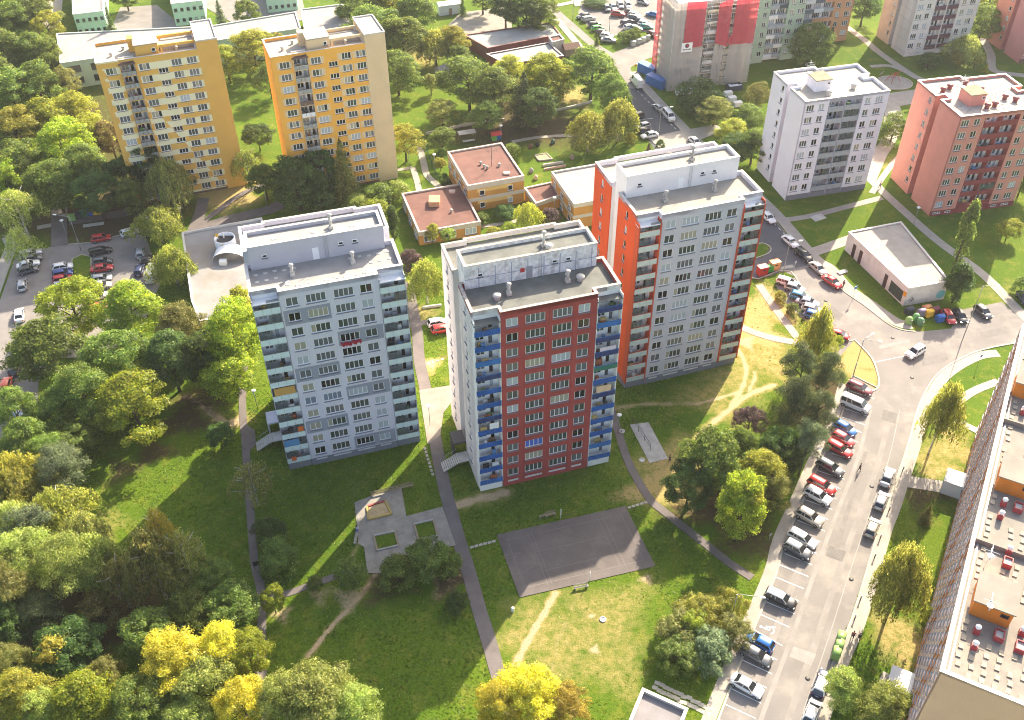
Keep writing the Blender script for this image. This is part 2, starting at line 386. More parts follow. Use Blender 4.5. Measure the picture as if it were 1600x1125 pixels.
    for u in (3.1, 14.3, 16.4): link('window', win_mesh(.8, .55, 1, True), ph, FP.at(u, -.03, HD + 2.2)); link('pane', pane_mesh(.8, .55, 1, (GL_DARK,)), ph, FP.at(u, -.04, HD + 2.2))
    MB().box(10.0, 10.95, q0 - .06, q0 - .002, HD + .1, HD + 2.15).build('roof_door', st['door'], ph)
    if st.get('pjoints'):
        b = MB()
        for u in np.arange(2.9, 20.5, 2.45): b.box(u - .07, u + .07, q0 - .012, q0 - .001, HD, PH - .6)
        b.box(p0, p1, q0 - .016, q0 - .002, HD + 1.6, HD + 1.72); b.build('panel_joint', st['pjoints'], ph)
        MB().box(9.1, 9.75, q0 - .05, q0 - .002, HD + 1.3, HD + 2.0).build('hatch', REDP, ph)
    ladder(R, 12.1, q0 - .12, HD, PH + .7, METAL)
    b = MB()
    for du in (0, .9): b.tube([(12.6 + du, q0 + .3, PH), (12.6 + du, q0 + .3, PH + 2.6)], .03, 5)
    b.tube([(12.4, q0 + .3, PH + 2.2), (13.8, q0 + .3, PH + 2.2)], .025, 5); b.build('aerial_mast', METAL, R)
    for (u, v, z) in ((6.5, 4.6, HD), (15.5, 5.0, HD)): vent_stack(R, u, v, z, st['vent'])
    vent_stack(R, 13.4, 9.9, PH - .53, st['vent'], 2.2)
    if st.get('lowvents'):
        for (u, v) in ((4.6, 4.2), (17.4, 4.9), (13.9, 8.9)):
            b = MB(); z = HD if v < 7 else PH - .53
            b.lathe([(.5, 0), (.5, .45), (.62, .5), (.62, .75), (.2, .9)], 10, (u, v), 0, z); b.build('roof_vent', st['vent'], R)
    if st.get('pads'):
        pm = MB().box(-.3, .3, -.22, .22, 0, .07).mesh('roof_pad', CONC_L)
        for i in range(15):
            for j, v in enumerate((1.9 if 3 < i < 13 else 2.6, 4.4 if i in (0, 1, 2, 12, 13, 14) else 3.2, 6.2)):
                if j == 1 and 3 < i < 12: continue
                if j == 2 and 4 < i < 10: continue
                link('roof_pad', pm, R, (1.3 + i * 1.4, v + .12 * (i % 3), HD), .1 * (i % 2))
        for i in range(7): link('roof_pad', pm, R, (2 + i * 2.9, 8.9 + .7 * (i % 2), PH - .53), .1)
    # balconies
    for (b0, b1) in ((0.0, c0), (c1, w)):
        bw = b1 - b0; bc = (b0 + b1) / 2
        hl = []
        for k, z in enumerate(ZC):
            hl += [(bc - .8, z + .15, 1.3, 1.05), (bc + .75, z - .3, .75, 1.95)]
        FB.wall(R, 'loggia_wall', b0 + .02, b1 - .02, 1.6, H - .05, hl, [st['loggia']])
        for (a, zz, ww, hh) in hl: window(R, FB, a, zz, ww, hh, 2 if ww > 1 else 1, sill=False)
        MB().box(b0 + .1, b1 - .1, .25, s - .01, 0, 1.5).build('balcony_base', st['bbase'], R)
        for k, z in enumerate(ZC):
            zf = z - 1.38
            bal = MB().box(b0 + .03, b1 - .03, .1, s - .02, zf - .17, zf, 0).box(b0 + .02, b0 + .14, .06, s - .01, zf + .002, zf + 2.6, 1).box(b1 - .14, b1 - .02, .06, s - .01, zf + .002, zf + 2.6, 1).build('balcony', [st['slab'], st['bside']], R)
            pj = 3
            for q in range(pj):
                x0 = b0 + .06 + (bw - .12) * q / pj; x1 = b0 + .06 + (bw - .12) * (q + 1) / pj - .03
                m = st['rail']
                if st.get('railpick'): m = st['railpick'](k, b0)
                MB().box(x0, x1, -.02, .05, zf - .05, zf + (.84 if st.get('panelled') else 1.02)).build('parapet_panel', m, bal)
            zr = zf + (.845 if st.get('panelled') else 1.025); MB().box(b0 + .03, b1 - .03, -.03, .07, zr, zr + .065).build('handrail', st['hand'], bal)
            if st.get('glazed') and random.random() < .75:
                gx = random.choice((0, 1)); x0 = b0 + .15 + gx * bw * .48; x1 = x0 + bw * (.45 if gx else .5)
                MB().box(min(x0, b1 - .3), min(x1, b1 - .12), .055, .07, zf + 1.1, zf + 2.5).build('balcony_glazing', BGLASS, bal)
            for rep in range(2):
              r = random.random()
              if r < .85:    # things kept on the balcony
                  mm = random.choice(st['clutter'])
                  b = MB(); x0 = b0 + .4 + random.random() * (bw - 2.0); b.box(x0, x0 + .3 + random.random() * .8, .25 + .4 * rep, .55 + .42 * rep, zf, zf + .6 + random.random() * 1.0)
                  o = b.build(*random.choice((('balcony_cabinet', mm), ('storage_chest', mm), ('storage_box', mm))), bal)
        if st.get('fins'): MB().box(b0 - .03, b0 + .2, -.09, s - .01, 1.4, H - 1.4).box(b1 - .2, b1 + .03, -.09, s - .01, 1.4, H - 1.4).build('balcony_fin', O_RED, R)
        MB().box(b0 - .04, b1 + .04, -.05, s - .005, H - 1.62, H - 1.48).build('balcony_canopy', st['canopy'], R)
    return R
BGLASS = flat('balcony_glass_sheet', (.10, .13, .14), .05, .6)
_t, _b = BGLASS.node_tree, BGLASS.node_tree.nodes['Principled BSDF']; _b.inputs['Alpha'].default_value = .45
def stairs(root, u, v, rot, n, m, wd=1.8, rise=.17, go=.32):
    """an entrance stair built of treads with a railing"""
    S = link('entrance_stairs', None, root, (u, v, 0), rot)
    tm = MB().box(0, wd, 0, go - .04, -.06, 0).mesh('tread', m)
    for i in range(n): link('tread', tm, S, (0, i * go, (i + 1) * rise))
    b = MB()
    for x in (.02, wd - .02):
        b.tube([(x, 0, 1.0), (x, n * go, 1.0 + n * rise)], .03, 5); 
        for i in range(0, n, 3): b.tube([(x, i * go, i * rise), (x, i * go, i * rise + 1.0)], .025, 4)
        b.face([(x, 0, 0), (x, n * go, n * rise), (x, n * go, n * rise - .2), (x, 0, -.1)])
    b.build('railing', METAL, S)
    MB().box(0, wd, n * go, n * go + 1.6, n * rise - .15, n * rise).build('landing', m, S)
    return S
# --- materials of the three point blocks
ROOF_G = mat('roof_felt_pale_grey', (.28, .27, .262), .9, .14, .5, dirt=(.27, .25, .23)); ROOF_R = mat('roof_felt_dark_grey', (.13, .135, .125), .9, .2, .5, dirt=(.22, .2, .17)); ROOF_O = mat('roof_felt_beige', (.31, .28, .24), .9, .12, .5, dirt=(.28, .25, .2))
COPE_L = flat('coping_pale_sheet', (.5, .48, .46), .45); COPE_W = mat('coping_worn_concrete', (.40, .35, .31), .9, .25, 2, dirt=(.26, .15, .11))
G_WALL = mat('render_lavender_grey', (.62, .595, .665), .9, .04, .3, streak=True, dirt=(.58, .55, .60), dirt_amt=.3); G_WALL2 = mat('render_mid_grey', (.29, .30, .36), .9, .04, .3)
G_TEAL = flat('glass_parapet_teal', (.62, .73, .73), .3, .5); SLAB_G = mat('balcony_slab_grey', (.32, .33, .36), .9)
def g_mfun(a, z):
    k = 12 - int((z - 1.65) // 2.8)
    if z < 1.65 or z > 35.3: return 0
    if k in (2, 6, 10) and 4.1 < a < 10.9: return 1
    if k in (4, 8, 12) and 11.3 < a < 18.2: return 1
    return 0
G_ZONES = [(4.1, 10.9, 1.65 + 2.8 * (12 - k), 1.65 + 2.8 * (13 - k)) for k in (2, 6, 10)] + [(11.3, 18.2, 1.65 + 2.8 * (12 - k), 1.65 + 2.8 * (13 - k)) for k in (4, 8, 12)]
CLUT = [flat('clutter_%s' % n, c, .7) for n, c in (('white', (.7, .7, .68)), ('brown', (.2, .12, .07)), ('dark', (.04, .04, .05)), ('green', (.08, .18, .06)), ('straw', (.5, .35, .14)), ('rust', (.35, .1, .05)), ('blue', (.08, .2, .4)), ('grey', (.3, .3, .32)))]
O_PENT = mat('render_white', (.74, .72, .72), .9, .05, .3)
PL_G = mat('plinth_blue_grey', (.19, .20, .235), .9, .08)
GREY = dict(core=G_WALL, roof=ROOF_G, front=G_WALL, front2=G_WALL2, mfun=g_mfun, zones=G_ZONES, plinth=PL_G, side=G_WALL, parapet=G_WALL, coping=COPE_L, pent=mat('render_penthouse_grey', (.45, .445, .49), .9, .05, .3), door=ALU, vent=CONC_L, loggia=O_PENT, slab=SLAB_G, bside=SLAB_G, rail=G_TEAL, hand=METAL, bbase=PL_G, canopy=ALU, clutter=CLUT, pads=True, glazed=True, plinth_side=True,
    special={(0, 8): SHUT, (1, 8): SHUT})
R_WALL = mat('facade_brick_red_stucco', (.38, .066, .058), .95, .12, .5, fine=.12, fscale=14, bump=.3, streak=True, dirt=(.25, .05, .05), dirt_amt=.5)
R_SIDE = mat('panel_pale_weathered', (.70, .65, .62), .95, .12, .4, streak=True, dirt=(.42, .38, .36), dirt_amt=.5); R_JOINT = flat('panel_joint_dark', (.25, .23, .22), .9)
R_PENT = mat('penthouse_stained_white', (.72, .71, .70), .95, .2, 1.6, dirt=(.30, .29, .29), dirt_amt=.6); LOG_W = mat('loggia_white', (.80, .78, .75), .9, .1)
R_BLUE = mat('parapet_sheet_blue', (.008, .09, .33), .6, .25, .7, fine=.1); R_BLUE2 = mat('parapet_sheet_faded_blue', (.02, .14, .39), .6, .2, .7); R_DKBL = flat('awning_navy', (.02, .04, .14), .8); R_GRN = flat('awning_green', (.02, .15, .1), .8)
def r_rail(k, b0):
    random.seed(k * 7 + int(b0)); m = random.choice((R_BLUE, R_BLUE, R_BLUE, R_BLUE2, R_DKBL)); random.seed(k * 31 + int(b0) + 5)
    return R_GRN if (k == 7 and b0 > 5) else m
RED = dict(core=R_SIDE, roof=ROOF_R, front=R_WALL, panelled=True, joint=R_JOINT, plinth=R_WALL, side=R_SIDE, parapet=R_WALL, coping=COPE_W, pent=R_PENT, pjoints=flat('penthouse_joint', (.3, .34, .42), .8), door=flat('door_grey', (.3, .31, .33), .5), vent=CONC_L, loggia=LOG_W, slab=LOG_W, bside=LOG_W, rail=R_BLUE, railpick=r_rail, hand=R_BLUE2, bbase=LOG_W, canopy=ROOF_R, clutter=CLUT, lowvents=True,
    special={(1, 10): GL_BLUE})
O_SIDE = mat('render_orange_red', (.66, .085, .022), .9, .06, .3, dirt=(.55, .07, .025), dirt_amt=.4); O_WALL = mat('render_blue_grey', (.52, .51, .545), .9, .04, .3)
O_RED = flat('balcony_orange_red', (.52, .07, .025), .7); O_PAR = flat('parapet_pale_green', (.50, .58, .54), .3, .5)
ORANGE = dict(core=O_PENT, roof=ROOF_O, front=O_WALL, plinth=PL_G, side=O_SIDE, parapet=G_WALL, coping=COPE_L, pent=O_PENT, door=WHITE, vent=CONC, loggia=LOG_W, slab=O_RED, bside=O_RED, rail=O_PAR, hand=O_RED, bbase=PL_G, canopy=ALU, clutter=CLUT, glazed=True, plinth_side=True, fins=True)
panel_tower('grey_tower', 'lavender grey twelve storey tower with darker grey patches and glass balcony stacks', (-36.95, 110.68), 0.2885, GREY)
rt = panel_tower('red_tower', 'brick red twelve storey tower with blue balconies and a dark roof, in the centre', (-5.27, 105.6), 0.2897, RED)
panel_tower('orange_tower', 'grey twelve storey tower with orange end walls, just behind the brick red tower', (20.12, 129.84), 0.3099, ORANGE)
# ------------------------------------------------------------------ ground
def ground_material():
    m, t, b = _nodes('meadow_grass'); N = t.nodes.new; L = t.links.new
    b.inputs['Roughness'].default_value = .95; b.inputs['Specular IOR Level'].default_value = .08
    g = N('ShaderNodeNewGeometry')
    def noise(s, d=4, r=.55):
        n = N('ShaderNodeTexNoise'); n.inputs['Scale'].default_value = s; n.inputs['Detail'].default_value = d; n.inputs['Roughness'].default_value = r; L(g.outputs['Position'], n.inputs['Vector']); return n.outputs['Fac']
    def mapr(x, a, c, lo=0., hi=1.):
        r = N('ShaderNodeMapRange'); r.inputs['From Min'].default_value = a; r.inputs['From Max'].default_value = c; r.inputs['To Min'].default_value = lo; r.inputs['To Max'].default_value = hi; L(x, r.inputs['Value']); return r.outputs[0]
    def mix(f, a, c):
        x = N('ShaderNodeMix'); x.data_type = 'RGBA'
        L(f, x.inputs[0])
        for k, q in ((6, a), (7, c)):
            if isinstance(q, tuple): x.inputs[k].default_value = (*q, 1)
            else: L(q, x.inputs[k])
        return x.outputs[2]
    def math(op, a, c):
        x = N('ShaderNodeMath'); x.operation = op; x.use_clamp = op in ('ADD', 'SUBTRACT')
        for k, q in ((0, a), (1, c)):
            if isinstance(q, (int, float)): x.inputs[k].default_value = q
            else: L(q, x.inputs[k])
        return x.outputs[0]
    at = N('ShaderNodeAttribute'); at.attribute_name = 'wear'; sp = N('ShaderNodeSeparateColor'); L(at.outputs['Color'], sp.inputs[0])
    c = mix(mapr(noise(.05, 4), .35, .65), (.060, .118, .010), (.105, .158, .014))
    c = mix(mapr(noise(.35, 5, .65), .50, .75), c, (.20, .195, .035))
    c = mix(mapr(noise(2.2, 3, .6), .40, .72, 0, .75), c, (.055, .105, .009))
    dry = mapr(math('MULTIPLY', sp.outputs[0], mapr(noise(.9, 5, .7), .28, .62, .35, 1.7)), .15, .85)
    c = mix(dry, c, (.34, .26, .105))
    dirt = mapr(math('MULTIPLY', sp.outputs[1], mapr(noise(1.6, 4, .7), .25, .6, .5, 1.6)), .2, .8)
    c = mix(dirt, c, (.42, .31, .19))
    lit = mapr(math('MULTIPLY', sp.outputs[2], mapr(noise(1.1, 5, .7), .3, .6, .4, 1.5)), .2, .8)
    c = mix(lit, c, (.075, .055, .028))
    f = noise(5, 5, .8); v = N('ShaderNodeHueSaturation'); L(c, v.inputs['Color']); L(mapr(f, .3, .7, .55, 1.45), v.inputs['Value'])
    L(v.outputs[0], b.inputs['Base Color'])
    bp = N('ShaderNodeBump'); bp.inputs['Strength'].default_value = .8; bp.inputs['Distance'].default_value = .12; L(math('ADD', f, math('MULTIPLY', noise(3, 3), .8)), bp.inputs['Height']); L(bp.outputs[0], b.inputs['Normal'])
    return m
GRASS = ground_material()
# wear: trails (points, width, strength) and patches (x, y, radius, strength)
TRAILS = [
 ([(-20.59, 89.76), (-22.06, 86.57), (-23.73, 84.03), (-25.22, 81.88), (-26.58, 79.77), (-27.64, 77.71), (-28.64, 76)], .45, .95),
 ([(6.1, 86.08), (4.8, 83.55), (3.35, 80.87), (1.66, 77.76), (0.38, 74.74), (-0.34, 72.31)], .7, .95),
 ([(31.59, 117.86), (32.91, 119.38), (35.54, 122.01), (38.17, 124.38), (40.89, 126.97), (43.54, 128.94), (47.32, 130.59)], .7, 1.0),
 ([(32.77, 125.91), (35.89, 127.03), (38.45, 128), (41.02, 128.97)], .5, .8),
 ([(42.44, 140.8), (42.97, 138.4), (43.09, 135.17), (42.34, 132.37), (41.15, 129.64), (39.81, 127.31), (38.17, 124.38)], .6, .9),
 ([(44.59, 134.44), (43.86, 131.83), (42.4, 128.96)], .6, .6),
 ([(17.38, 124.62), (22.58, 125.86), (28.25, 125.96), (32.77, 125.91)], .8, .4),
 ([(-58.51, 128.77), (-55.13, 126.58), (-52.31, 124.12), (-50.21, 122.18)], 1.0, .9),
 ([(-9.26, 102.93), (-6.32, 103.97), (-1.2, 105.53)], 1.2, .8),
 ([(9.05, 85.16), (5.94, 77.21), (4.88, 72.26)], .6, .25),
 ([(-23.81, 95.41), (-25.19, 90.62)], .8, .3),
 ([(-47.25, 122.94), (-48.81, 121.85)], 1.6, .9),
]
DRY = [((64.87, 137.78), 6, 1.15), ((64.59, 132.46), 4, 1.0), ((46.71, 145.48), 7, 1.0), ((50.75, 153.39), 7, 1.0), ((47.06, 137.99), 8, .75), ((40.77, 132.74), 8, .6), ((35.32, 127.7), 8, .6),
 ((6.88, 78.22), 10, .55), ((13.5, 82.38), 9, .55), ((2.41, 79.3), 7, .6), ((13.73, 74.13), 8, .5), ((4.06, 74.22), 6, .5), ((24.74, 106.63), 7, 1.0), ((27.56, 112.25), 8, .9), ((54.95, 76.77), 5, .8), ((53.49, 79.36), 5, .8), ((74.21, 114.68), 7, .75), ((69.56, 110.36), 5, .8),
 ((97.71, 156.95), 9, .3), ((92.27, 207.47), 8, .5), ((-15.43, 136.93), 3, 1.0), ((-67.34, 198.26), 9, 1.0), ((-63.03, 195.41), 6, 1.0), ((-25.1, 270.77), 9, .7), ((-29.44, 279.71), 8, .6), ((-65.22, 95.82), 4, .8), ((-63.6, 100.21), 5, .4), ((16.03, 245.79), 8, .9), ((-26.98, 171.98), 3, .5), ((-17.58, 152.22), 4, .7), ((-34.1, 186.94), 6, .3)]
SOIL = [((44.34, 142.65), 2.2, .8), ((14.68, 126.28), 6, .35), ((11.19, 82.19), .5, 1.), ((11.26, 76.65), 1.0, .7), ((-9.78, 89.3), 4, .6), ((-24.09, 85.47), 3, .5), ((-28.38, 86.07), 2.5, .4), ((-33.45, 82.81), 2, .5), ((19.67, 88.45), 1.5, .5), ((-15.21, 137.29), 1.4, 1.), ((-25.13, 107.15), 4, .2)]
LITTER = [((-60.6, 115.25), 4.5, .7), ((-64.77, 111.08), 4, .6), ((-57.11, 123.05), 6, .8), ((-55.06, 128.74), 7, .6), ((-65.79, 83.11), 12, 1.), ((-59.31, 83.05), 10, 1.), ((-55.63, 86.32), 7, .8), ((35.19, 101.16), 9, .9), ((30.35, 102.52), 7, .8), ((37.13, 95.43), 7, .6), ((53.49, 122.61), 8, .8), ((56.62, 130.83), 7, .8), ((-93.05, 187.79), 20, .9), ((-80.05, 192.93), 12, .6), ((3.78, 231.51), 25, .8), ((-19.16, 87.67), 5, .6), ((-9.76, 88.73), 4, .8), ((65.68, 104.84), 5, .7), ((120.31, 243.99), 14, .6), ((-121.1, 230.12), 50, .7)]
def seg_d(X, Y, a, b):
    dx, dy = b[0] - a[0], b[1] - a[1]; l2 = dx * dx + dy * dy + 1e-9
    t = np.clip(((X - a[0]) * dx + (Y - a[1]) * dy) / l2, 0, 1); return np.hypot(X - a[0] - t * dx, Y - a[1] - t * dy)
def ground():
    xs = np.concatenate([[-700, -450, -300, -180], np.arange(-110, 105.01, .45), [115, 130, 150, 180, 240, 350, 500, 700]])
    ys = np.concatenate([[-300, -200, -100, 0, 25], np.arange(38, 175.01, .45), np.arange(177, 330, 3.0), [340, 360, 400, 500, 700, 900]])
    X, Y = np.meshgrid(xs, ys); nx, ny = len(xs), len(ys)
    wear = np.zeros((ny, nx, 4), np.float32); wear[..., 3] = 1
    jit = .25 * np.sin(X * 1.7 + np.cos(Y * 1.3) * 2) + .2 * np.sin(Y * 2.3 + X * .9)
    for pts, w, s in TRAILS:
        pts = smoothline(pts, 4)
        d = np.full(X.shape, 1e9)
        for a, b in zip(pts, pts[1:]): d = np.minimum(d, seg_d(X, Y, a, b))
        d = d + jit * .5 * w
        wear[..., 1] = np.maximum(wear[..., 1], s * np.clip(1.3 - d / (w * .7), 0, 1)); wear[..., 0] = np.maximum(wear[..., 0], s * .7 * np.clip(1.1 - d / (w * 1.9), 0, 1))
    for ch, L_ in ((0, [(p, r, s * (.7 if s < 1 else 1)) for p, r, s in DRY]), (1, SOIL), (2, LITTER)):
        for (p, r, s) in L_:
            d = np.hypot(X - p[0], Y - p[1]) * (1 + .3 * np.sin(np.arctan2(Y - p[1], X - p[0]) * 3 + r) + .12 * np.sin(np.arctan2(Y - p[1], X - p[0]) * 7))
            wear[..., ch] = np.maximum(wear[..., ch], s * np.clip(1.4 * (1 - d / r), 0, 1))
    idx = np.arange(nx * ny).reshape(ny, nx)
    q = np.stack([idx[:-1, :-1], idx[:-1, 1:], idx[1:, 1:], idx[1:, :-1]], -1).reshape(-1, 4)
    co = np.stack([X, Y, np.zeros_like(X)], -1).reshape(-1, 3).astype(np.float32)
    me = bpy.data.meshes.new('lawn'); me.vertices.add(len(co)); me.vertices.foreach_set('co', co.ravel())
    me.loops.add(q.size); me.loops.foreach_set('vertex_index', q.ravel().astype(np.int32)); me.polygons.add(len(q)); me.polygons.foreach_set('loop_start', np.arange(0, q.size, 4, dtype=np.int32))
    me.update(calc_edges=True)
    a = me.attributes.new('wear', 'FLOAT_COLOR', 'POINT'); a.data.foreach_set('color', wear.reshape(-1)); me.materials.append(GRASS)
    return link('ground', me, kind='structure')
ground()
ASPH = mat('asphalt_worn', (.19, .176, .168), .9, .10, .25, .25, fine=.12, fscale=12, bump=.2, dirt=(.35, .31, .27), dirt_amt=.5)
ASPH_B = mat('asphalt_new_bluish', (.085, .088, .10), .9, .10, .3, .25, fine=.12, fscale=12, bump=.2)
ASPH_P = mat('asphalt_path', (.15, .13, .125), .9, .14, .5, .25, fine=.15, fscale=9, bump=.2, dirt=(.1, .09, .09))
ASPH_L = mat('asphalt_lot', (.205, .188, .178), .9, .14, .3, .25, fine=.12, fscale=10, bump=.2, dirt=(.27, .24, .21))
COURT = mat('court_tarmac', (.125, .108, .102), .92, .16, .25, .25, fine=.14, fscale=8, bump=.2, dirt=(.20, .17, .15), dirt_amt=.6)
PAVE = mat('pavement_concrete', (.33, .30, .265), .92, .10, .6, .2, fine=.08, fscale=6, dirt=(.28, .25, .21), dirt_amt=.4)
PAVE_G = mat('playground_paving', (.26, .24, .21), .92, .18, .6, .2, fine=.14, fscale=6, dirt=(.33, .30, .24), dirt_amt=.7)
KERB = mat('kerb_concrete', (.42, .38, .31), .9, .10, 1.2, .2)
SAND = mat('sand', (.46, .34, .19), .95, .16, 1.5, .1, fine=.15)
PAINT = flat('road_paint_white', (.72, .72, .70), .7)
_lay = [.008]; POLYS = []; BANDS = []
def sheet(name, poly, m, mb=None, dz=0):
    _lay[0] += .0016; POLYS.append(poly)
    return MB().face([(p[0], p[1], _lay[0] + dz) for p in poly]).build(name, m, kind='structure') if True else None
def ccw(p):
    a = sum(p[i][0] * p[(i + 1) % len(p)][1] - p[(i + 1) % len(p)][0] * p[i][1] for i in range(len(p))); return p if a > 0 else p[::-1]
def area(name, poly, m, sm=0): return sheet(name, ccw(poly), m)
def path(name, pts, w, m): 
    BANDS.append((pts, w)); _lay[0] += .0016; return band(smoothline(pts, 5), w, 0, _lay[0]).build(name, m, kind='structure')
def kerb(pts, w=.28, h=.13, sm=4, side=0): return band(smoothline(pts, sm), w, 0, h, side=side).build('kerb', KERB, kind='structure')
# --- the street with the parking bays, the junction and the road past the orange tower
LK = [(61.99, 133.18), (57.16, 122.57), (50.87, 111.71), (45.58, 102.37), (41.37, 95.01), (38.72, 88.84), (32.66, 77.68), (26.47, 66.02), (19.74, 53.19)]
RK = [(97.06, 142.38), (88.21, 140.06), (82.05, 136.85), (77.58, 133.35), (74.5, 129.6), (70.9, 124.01), (66.85, 115.96), (62.57, 108.18), (59.09, 101.97), (56.21, 96.85), (51.18, 87.12), (47.23, 79.94), (43.36, 73.87), (38.75, 65.47), (32.13, 53.09)]
UR = [(34.25, 265.41), (34.27, 256.37), (36.04, 249.64), (42.41, 229.15), (45.7, 219.11), (57.77, 188.24), (62.47, 168.91), (65.14, 165), (66.73, 158.84), (69.73, 153.76), (73.53, 146.89), (77.35, 145.29), (84.08, 145.6), (87.44, 148.89), (91.11, 152.87)]
area('street', LK + RK[::-1] + [(99.58, 148.73), (88.97, 146.9), (78.64, 145.47), (74.03, 146.5), (67.7, 148.14), (65.17, 143.34), (66.89, 137.75), (66.58, 132.09), (65.23, 129.37)], ASPH)
area('road', UR[2:12] + [(66.22, 140.51), (65.36, 143.15), (62.4, 142.99), (60.51, 149.22), (59.04, 159.16), (58.41, 163.31), (56.47, 165.34), (50.67, 162.75), (49.13, 163.65), (48.58, 176.93), (41.71, 196.64), (36.24, 212.93), (34.41, 221.9), (32.76, 229.31), (32.12, 250.49)], ASPH)
area('road_new_surface', [(61.88, 169.84), (57.66, 187.72), (45.56, 218.15), (42.36, 228.81), (36, 249.26), (32.47, 250.48), (32.76, 229.31), (34.41, 221.9), (36.24, 212.93), (41.71, 196.64), (48.58, 176.93), (49.17, 163.88), (50.71, 162.97), (56.52, 165.57), (61.83, 167.31)], ASPH_B)
area('car_park', [(53.8, 160.74), (58.41, 163.31), (60.51, 149.22), (62.77, 142.99), (65.12, 143.15), (60.72, 137.83), (59.33, 144.36), (57.42, 148.27), (54.35, 155.41)], ASPH)
area('car_park', [(84.08, 145.6), (88.44, 152.09), (97.4, 154.44), (99.74, 149.13), (102.91, 144.78), (97.06, 142.38), (83.88, 139.37)], ASPH)
for sd, ww, cc in ((-4.6, 1.0, .225), (-2.0, .6, .24), (1.6, .9, .22), (3.2, .12, .29)):
    mid = [((a[0] + b[0]) / 2 + sd, (a[1] + b[1]) / 2) for a, b in zip([(61.16, 124.12), (54.97, 111.96), (48.71, 101.02), (41.95, 88.81), (36.12, 77.96), (29.82, 65.99), (24.64, 54.7)], [(68.44, 124.04), (63.46, 111.87), (57.57, 100.93), (51.05, 88.72), (45.43, 77.88), (38.61, 65.92), (32.46, 54.64)])]
    path('wheel_track', mid, ww, mat('asphalt_polished_%d' % int(cc * 100), (cc, cc * .92, cc * .87), .85, .12, .4, .25, fine=.14, fscale=10))
for q, c in (([(48.29, 94.45), (50.51, 93.22), (49.43, 91.31), (47.23, 92.53)], .15), ([(38.94, 76.91), (41.77, 75.67), (40.73, 73.89), (37.97, 75.31)], .26), ([(65.08, 124.08), (67.25, 123.09), (66.16, 120.57), (64.05, 121.69)], .16), ([(76.14, 137.64), (81.13, 139.04), (80.99, 137.22), (75.69, 135.49)], .17), ([(63.49, 153.64), (65.03, 150.77), (63.74, 149.18), (62.25, 152.22)], .16), ([(58.97, 114.11), (59.53, 113.81), (49.41, 93.47), (48.79, 93.72)], .18), ([(69.13, 141.41), (75.48, 143.21), (75.43, 142.27), (69.05, 140.29)], .25), ([(89.5, 144.95), (95.36, 146.82), (95.11, 144.88), (89.29, 143.04)], .17)):
    area('asphalt_patch', q, mat('asphalt_patch_%d' % int(c * 100), (c, c * .93, c * .89), .9, .12, .8, .25, fine=.14, fscale=10))
for p in ((49.95, 88.16), (58.06, 106.28), (72.71, 132.36), (72.56, 143.63), (39.75, 71.96), (62.63, 155.3)):
    MB().lathe([(.36, 0), (.36, .03), (.02, .032)], 14).build('manhole_cover', flat('cast_iron', (.07, .065, .06), .6), None, p + (.02,), kind='structure')
area('crossing_road', [(32.61, 250.09), (29.65, 264.66), (28.38, 271.52), (35.42, 277.58), (42.77, 282.91), (55.31, 292.14), (54.91, 282.68), (41.72, 270.4), (36.33, 266.22), (34.01, 262.91), (34.27, 256.37), (36.04, 249.64)], ASPH_L)
area('road', [(28.61, 269.78), (23.11, 278.71), (13.97, 300.87), (11.01, 308.14), (5.35, 336.21), (1.3, 389.85), (4.25, 393.56), (8.46, 330.25), (13.88, 309.13), (16.8, 301.83), (26.12, 278.66), (31.25, 270.6)], ASPH_L)
area('car_park', [(21.44, 302.76), (23.94, 291.78), (26.55, 287.43), (30.97, 284.99), (42.59, 288.07), (46.38, 282.84), (59.93, 296.95), (63.56, 334.94), (22.63, 335.83), (24.64, 315.86)], ASPH_L)
kerb(LK, side=.14); kerb(RK, side=.14); kerb(UR[2:12], .25, .12, side=.12)
kerb([(65.12, 143.15), (66.89, 137.75), (66.58, 132.09), (65.67, 129.7), (64.35, 128.7)], .28, .13); kerb([(61.99, 133.18), (65.67, 129.7)], .2, .13, 1)
kerb([(49.13, 163.65), (50.67, 162.75), (55.15, 165.36), (57.4, 165.33), (58.41, 163.31), (60.51, 149.22), (62.4, 142.99), (65.36, 143.15)], .22, .12, 2)
SWL = [[(60.71, 133.2), (55.94, 122.58), (49.6, 111.73), (44.36, 102.38), (40.19, 95.03), (37.58, 88.85), (31.1, 76.98), (24.79, 66.04), (18.18, 53.2)]]
path('pavement', [(59.85, 130.79), (56.05, 122.58), (49.81, 111.72), (44.72, 102.64), (40.66, 95.39), (37.87, 88.85), (31.67, 77.69), (25.38, 66.03), (18.96, 53.2)], 1.75, PAVE)
path('pavement', [(90.9, 138.92), (87.06, 138.24), (82.15, 135.41), (78.39, 132.29), (75.43, 128.57), (72.14, 123.68), (68.14, 115.95), (63.82, 108.16), (60.4, 101.95), (57.39, 96.84), (52.4, 87.11), (48.49, 79.93), (44.58, 73.86), (39.92, 65.46), (33.29, 53.08)], 2.0, PAVE)
path('pavement', [(34.67, 260.42), (37.13, 250.01), (43.48, 229.82), (46.91, 219.74), (58.7, 189.29), (63.71, 170.75), (66.34, 166.11), (67.98, 159.69), (70.97, 154.57), (74.62, 148.45), (77.4, 147.43)], 2.6, PAVE)
path('footpath', [(102.12, 142.88), (99.96, 150.33), (97.09, 163.68), (91.53, 176.83), (86.15, 194.87), (85.21, 198.81), (84.1, 202.86)], 2.2, PAVE)
path('footpath', [(60.57, 184.55), (66.59, 186.02), (75.37, 189.58), (84.87, 193.51)], 1.7, PAVE)
path('footpath', [(63.72, 171.92), (68.7, 174.47), (75.9, 178.27)], 2.8, PAVE)
